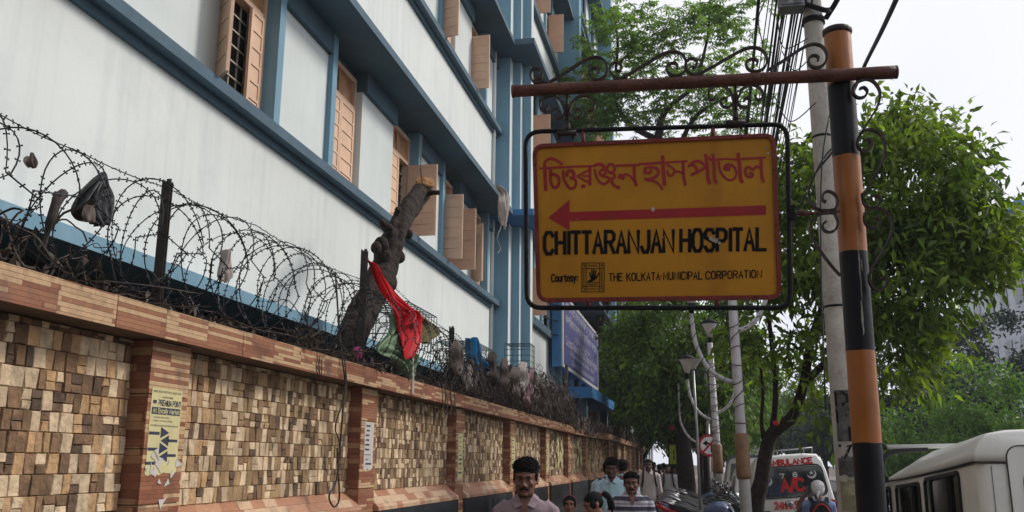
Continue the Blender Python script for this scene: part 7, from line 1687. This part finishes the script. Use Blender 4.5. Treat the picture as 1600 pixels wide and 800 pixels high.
def tree(label, loc, trunk, tr, crowns, n_cl, n_per, L, W, leaf, seed, limbs=(), spread=.16, bark='bark', droop=.4, palmate=False, twig=.012, shell=.55, cat='tree', name='tree', clump=0, pull=.48):
    """trunk: polyline (world), tr: radii, limbs: (polyline, radii), crowns: (centre, radii, weight) ellipsoids"""
    r = np.random.default_rng(seed); T = thing(name, label, cat, loc); off = np.array(loc)
    b = MB(); nodes = []
    P = smooth_path(trunk, 5); R_ = np.interp(np.linspace(0, len(tr) - 1, len(P)), range(len(tr)), tr); b.tube(P, R_, 12); nodes += [(p, q) for p, q in list(zip(P, R_))[len(P) // 3:]]
    b.build('trunk', bark, T)
    bl = MB()
    for pts, rr in limbs:
        P = smooth_path(pts, 5); R_ = np.interp(np.linspace(0, len(rr) - 1, len(P)), range(len(rr)), rr); bl.tube(P, R_, 8); nodes += list(zip(P, R_))
    NP = np.array([p for p, _ in nodes]); NR = [q for _, q in nodes]
    wts = np.array([c[2] for c in crowns], float); wts /= wts.sum(); idx = r.choice(len(crowns), n_cl, p=wts); C = []; Dd = []
    for i in idx:
        c, rad, _ = crowns[i]; d = r.normal(0, 1, 3); d /= np.linalg.norm(d); k = r.uniform(shell, 1.0) ** .6 * (1 + .12 * math.sin(d[0] * 7 + i) + .1 * math.sin(d[2] * 9 + 2 * i)); C.append(np.array(c) + d * np.array(rad) * k); Dd.append(d)
    C = np.array(C); Dd = np.array(Dd)
    if clump:    # pull cluster points towards clump centres so light shows between them
        ctr = C[r.choice(len(C), clump, replace=False)]; dist = np.linalg.norm(C[:, None] - ctr[None], axis=2); near = ctr[dist.argmin(1)]; C = C + (near - C) * pull
    order = np.argsort(np.linalg.norm(C - NP[-1], axis=1)); 
    for j in order:
        c = C[j]
        if j % 3 and (n_cl > 300 and n_cl != 540) and not palmate: continue
        dd = np.linalg.norm(NP - c, axis=1); k = int(dd.argmin()); p = NP[k]; mid = (p + c) / 2 + r.normal(0, .08, 3) * dd[k] + np.array([0, 0, .10 * dd[k]])
        r0 = min(NR[k] * .6, .012 + .02 * dd[k]) if not palmate else min(NR[k] * .6, .010 + .014 * dd[k]); bl.tube([p, mid, c], [r0, r0 * .65, twig * .45], 4, caps=False)
        NP = np.vstack([NP, mid[None], c[None]]); NR += [r0 * .6, twig * .5]
    bl.build('branch', bark, T)
    leaves_mesh('crown', leaf, C, Dd, L, W, T, n_per, spread, r, droop, off, palmate)
    return T
# leaning tree between the parked van and the ambulance, its leafy crown fills the right of the picture
TY = 15.0
tp = lambda px, py, Y=TY: onY(px, py, Y)
def pe(px, py, rx, rz, Y, ry, wt):
    c = np.array(onY(px, py, Y)); d = np.linalg.norm(c - np.array([0, 0, CAM_H])); return (tuple(c), (rx * d / 1500, ry, rz * d / 1500), wt)
LY = 14.3
tree('leaning dark trunked tree with long glossy drooping leaves beside the concrete pole', (.85, TY, 0),
     [(.82, TY, 0), tp(1180, 800), tp(1190, 752), tp(1195, 715), tp(1204, 682), tp(1222, 664), tp(1240, 648), tp(1256, 600), tp(1268, 530, 14.6), tp(1300, 440, 14.3)], [.15, .135, .115, .105, .10, .095, .09, .075, .06, .04],
     [pe(1430, 300, 105, 105, LY, 1.4, 3.0), pe(1390, 205, 42, 48, LY, .8, .7), pe(1500, 370, 70, 75, LY, 1.2, 1.3), pe(1415, 430, 100, 90, LY, 1.3, 2.4), pe(1270, 340, 60, 130, LY + .3, 1.2, 2.2), pe(1390, 545, 70, 75, LY, 1.1, 1.0), pe(1190, 410, 50, 70, LY + .5, .8, .6), pe(1265, 560, 50, 45, LY + .3, .7, .35), pe(1550, 400, 50, 35, LY - .5, .8, .5), pe(1165, 530, 40, 35, LY + .5, .5, .15), pe(1300, 650, 30, 14, LY, .4, .15)],
     540, 36, .185, .066, 'leaf_near', 11, limbs=(([tp(1205, 690), tp(1212, 620), tp(1208, 560), tp(1198, 470), tp(1190, 420)], [.05, .045, .04, .03, .02]), ([tp(1197, 700), tp(1190, 660), tp(1192, 610), tp(1185, 540)], [.05, .03, .025, .015]), ([tp(1268, 530, 14.6), tp(1330, 430, 14.2), tp(1400, 350, 14), tp(1400, 220, 14)], [.07, .06, .04, .02]), ([tp(1256, 600), tp(1340, 520, 14.3), tp(1440, 450, 14), tp(1530, 400, 13.8)], [.06, .05, .035, .02])),
     spread=.21, droop=.5, clump=125, pull=.55)
# sparse tree with hand-shaped leaves above the sign
SY = 28.0
sp_ = lambda px, py, Y=SY: onY(px, py, Y)
tree('tall sparse tree with small palmate leaves showing sky behind the sign bar', (-4.0, 37.2, 0),
     [(-4.2, 37.5, 0), sp_(925, 640, 37), sp_(922, 570, 37), sp_(938, 500, 36), sp_(955, 440, 34), sp_(985, 350, 31), sp_(1028, 215), sp_(1030, 195)], [.30, .27, .25, .23, .20, .17, .13, .11],
     [pe(1085, 70, 100, 70, SY, 2.2, 1.8), pe(965, 60, 75, 60, SY, 1.8, 1.3), pe(935, 150, 60, 60, SY, 1.8, 1.2), pe(1150, 170, 80, 55, SY, 2.0, 1.0), pe(1020, 170, 100, 50, SY, 2.0, 1.6), pe(1110, 20, 60, 30, SY, 1.5, .5), pe(1200, 300, 40, 60, SY, 1.5, .5), pe(905, 190, 30, 35, SY, 1.2, .5), pe(1190, 15, 60, 20, SY, 1.4, .15)],
     460, 42, .19, .065, 'leaf_palm', 5, limbs=(([sp_(1030, 205), sp_(1034, 185), sp_(1048, 165), sp_(1085, 130), sp_(1105, 60), sp_(1110, 0)], [.12, .10, .09, .065, .04, .02]), ([sp_(1020, 215), sp_(985, 195), sp_(962, 160), sp_(960, 135), sp_(965, 60), sp_(950, 20)], [.11, .085, .065, .05, .04, .02]), ([sp_(1060, 230), sp_(1085, 185), sp_(1120, 160), sp_(1180, 130)], [.08, .065, .04, .025]), ([sp_(965, 100), sp_(1000, 70), sp_(1040, 40)], [.04, .025, .012])),
     spread=.26, droop=.2, palmate=True, shell=.2, clump=130, pull=.6)
# unseen trees behind the viewer, added to block sky light, follow below
# street trees down the footpath
def mid_tree(label, px, Y, seed, hgt=9, rad=3.0, leaf='leaf_mid', lean=0.0, n=620, per=26, L=.21, W=.085, cz=None, dx=0.0, tr=.18, low=2.6):
    x = at_px(px, Y); cz = cz or hgt * .62
    cr = [((x + lean + dx, Y, cz), (rad, rad, (hgt - low) * .48), 2.0), ((x + lean - rad * .6 + dx, Y - .5, cz - .6), (rad * .6, rad * .7, hgt * .2), 1), ((x + lean + rad * .5 + dx, Y + .4, cz - .9), (rad * .6, rad * .7, hgt * .22), 1), ((x + lean + dx, Y - 1, cz - hgt * .16), (rad * .8, rad * .6, hgt * .14), .8)]
    lm = [([(x + lean * .5, Y, low), (x + lean + dx - rad * .5, Y - .4, cz - .6), (x + dx - rad * .8, Y - .6, cz)], [tr * .6, tr * .35, .03]), ([(x + lean * .5, Y, low + .2), (x + lean + dx + rad * .4, Y + .4, cz - .8), (x + dx + rad * .7, Y + .5, cz)], [tr * .6, tr * .35, .03])]
    return tree(label, (x, Y, 0), [(x - .05, Y, 0), (x, Y, 1.2), (x + lean * .5, Y, low), (x + lean + dx * .4, Y, cz)], [tr * 1.25, tr, tr * .8, tr * .45], cr, n, per, L, W, leaf, seed, limbs=lm, spread=.22, clump=max(45, n // 11), pull=.62, bark='bark')
mid_tree('thick dark street tree whose trunk rises left of the round road sign', 1072, 26.5, 21, hgt=7.6, rad=1.8, lean=-.15, dx=.45, cz=5.0, tr=.24, n=430, per=26, L=.20, W=.085, low=2.8)
mid_tree('dense street tree arching over the pedestrians near the porch', 1052, 31, 22, hgt=8.2, rad=1.9, cz=5.2, tr=.16, n=430, dx=.1, low=2.8, leaf='leaf_mid')
mid_tree('green street tree behind the second lamp post', 1108, 31, 23, hgt=6.2, rad=1.8, leaf='leaf_bright', cz=4.3, n=380, low=2.2)
mid_tree('street tree far down the footpath left of the far lamp posts', 1060, 42, 24, hgt=9, rad=4.2, leaf='leaf_mid', n=800, per=24, L=.24, W=.09)
mid_tree('street tree far down the footpath behind the round road sign', 1098, 44, 25, hgt=7.0, rad=2.5, leaf='leaf_mid', n=650, per=24, L=.24, W=.09, cz=4.4, low=1.8)
mid_tree('tree leaning out from the hospital yard beside the purple board', 975, 39, 26, hgt=9.5, rad=2.2, leaf='leaf_mid', n=600, per=24, L=.2, W=.07, cz=6.4)
mid_tree('bushy low crowned tree at the end of the boundary wall', 1002, 50, 27, hgt=8, rad=4.0, leaf='leaf_mid', n=600, per=22, L=.28, W=.1, low=1.5)
for (x_, y_, h_, sd, lab) in ((1.0, -5.5, 9, 51, 'unseen sky blocking tree added by the kerb a few metres behind the viewer'), (-1.2, -12, 10, 52, 'unseen sky blocking tree added on the footpath farther behind the viewer'), (4.5, -16, 11, 54, 'unseen sky blocking tree added farthest behind the viewer')):  # unseen trees added to keep sky light off the sign and near wall
    tree(lab, (x_, y_, 0), [(x_, y_, 0), (x_ + .1, y_, 2.5), (x_, y_, 5.5)], [.28, .22, .12], [((x_, y_, h_ * .6), (3.8, 3.0, 3.2), 2), ((x_ - 2, y_ - .5, h_ * .48), (2.4, 2.2, 2.2), 1), ((x_ + 2, y_ + .2, h_ * .5), (2.4, 2.2, 2.2), 1)], 420, 26, .34, .14, 'leaf_mid', sd, spread=.34)
# across the road and at the far end
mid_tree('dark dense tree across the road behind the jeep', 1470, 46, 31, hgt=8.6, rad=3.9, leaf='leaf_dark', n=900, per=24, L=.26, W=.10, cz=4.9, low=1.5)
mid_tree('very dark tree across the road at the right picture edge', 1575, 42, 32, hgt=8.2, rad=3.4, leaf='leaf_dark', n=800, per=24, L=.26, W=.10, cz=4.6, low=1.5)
mid_tree('bright green bushy tree across the road above the jeep roof', 1550, 30, 33, hgt=4.9, rad=1.5, leaf='leaf_bright', n=300, per=26, L=.18, W=.07, cz=3.0, low=1.3, tr=.1)
mid_tree('rounded green shrubby tree left of the bright one above the jeep', 1440, 33, 34, hgt=3.1, rad=1.6, leaf='leaf_bright', n=240, per=26, L=.18, W=.07, cz=2.4, low=.9, tr=.1)
mid_tree('roadside tree far beyond the ambulance on the left of the open road', 1215, 70, 35, hgt=9.5, rad=4.6, leaf='leaf_mid', n=520, per=22, L=.36, W=.14, low=2)
mid_tree('roadside tree far beyond the ambulance on the right of the open road', 1290, 62, 36, hgt=7.5, rad=3.8, leaf='leaf_mid', n=460, per=22, L=.32, W=.12, low=2)
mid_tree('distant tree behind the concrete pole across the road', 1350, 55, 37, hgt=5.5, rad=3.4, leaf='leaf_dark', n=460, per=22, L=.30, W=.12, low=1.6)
mid_tree('distant tree closing the far end of the footpath', 1130, 85, 38, hgt=11, rad=6, leaf='leaf_mid', n=420, per=20, L=.5, W=.2, low=1.5)
mid_tree('distant tree closing the far end of the road', 1230, 100, 39, hgt=9, rad=7, leaf='leaf_mid', n=420, per=20, L=.55, W=.22, low=1.5)
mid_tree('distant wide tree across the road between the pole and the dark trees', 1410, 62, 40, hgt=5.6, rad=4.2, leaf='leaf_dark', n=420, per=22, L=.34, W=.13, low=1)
# hanging banner, pennant and far posts
x = at_px(1052, 27); b = MB(); b.box(x - .09, x + .09, 26.98, 27.0, 1.62, 2.15); T = solo(b, 'banner', 'yellow_banner', 'narrow yellow green vertical banner under the dark trees', 'banner')
b = MB(); text_strokes(b, 'I', x - .02, 1.9, x + .03, .1, .03, lambda u, v: (u, 26.978, v), (0, -1, 0)); text_strokes(b, 'I', x - .02, 1.75, x + .03, .1, .03, lambda u, v: (u, 26.978, v), (0, -1, 0)); _sub(b.build('print', 'sign_black', None), T)
x = at_px(1049, 27.5); b = MB(); b.prism([(x - .06, 27.5, 3.95), (x + .06, 27.5, 3.95), (x + .12, 27.5, 3.0), (x + .02, 27.5, 2.85), (x - .06, 27.5, 3.1)], (0, .02, 0)); solo(b, 'hanging_sheet', 'cloth_grey', 'grey plastic sheet hanging in the dark street tree', 'sheet')
b = MB(); b.prism([(x - .06, 27.4, 2.72), (x + .12, 27.4, 2.70), (x + .14, 27.4, 2.60), (x, 27.4, 2.58)], (0, .05, 0)); solo(b, 'red_flag', 'cloth_red', 'small red flag end below the grey sheet in the dark street tree', 'flag')
b = MB(); p = onY(1213, 661, 14.6); b.ell(p, (.05, .05, .035)); solo(b, 'red_kite_scrap', 'cloth_red', 'tiny red scrap caught in the forked trunk', 'scrap')
b = MB(); p = onY(1181, 708, 45); b.box(p[0] - .45, p[0] + .45, 45, 45.05, p[2] - .4, p[2] + .45); b.box(p[0] - .05, p[0] + .05, 45.051, 45.12, 0, p[2]); T = solo(b, 'roadside_board', 'sign_white', 'small white roadside board far ahead between the lamp post and the trunk', 'sign')
for px_, Y_, h_, w_l in ((1210, 60, 3.6, 'leftmost'), (1245, 75, 5.5, 'middle'), (1290, 80, 5.0, 'rightmost')):
    x = at_px(px_, Y_); b = MB(); b.tube([(x, Y_, 0), (x, Y_, h_)], .05, 6); b.tube([(x, Y_, h_), (x - .5, Y_, h_ + .1)], .04, 6); solo(b, 'road_lamp', 'grey_metal', w_l + ' of the three distant thin lamp standards over the open road', 'street lamp', group='distant lamp standards on the road')
# ================================================================== HAZE over the far street
hz = MB(); hz.box(-60, 60, -32, 112, -1.6, 30)
ho = hz.build('haze', 'haze' if 'haze' in M else 'soil'); ho.data.materials.clear()
hm = bpy.data.materials.new('haze'); hm.use_nodes = True; hn = hm.node_tree; hn.nodes.clear()
o_ = hn.nodes.new('ShaderNodeOutputMaterial'); v_ = hn.nodes.new('ShaderNodeVolumePrincipled'); v_.inputs['Color'].default_value = (0.86, 0.91, 1.0, 1); v_.inputs['Density'].default_value = 0.0009
hn.links.new(v_.outputs[0], o_.inputs['Volume']); ho.data.materials.append(hm); ho['kind'] = 'stuff'
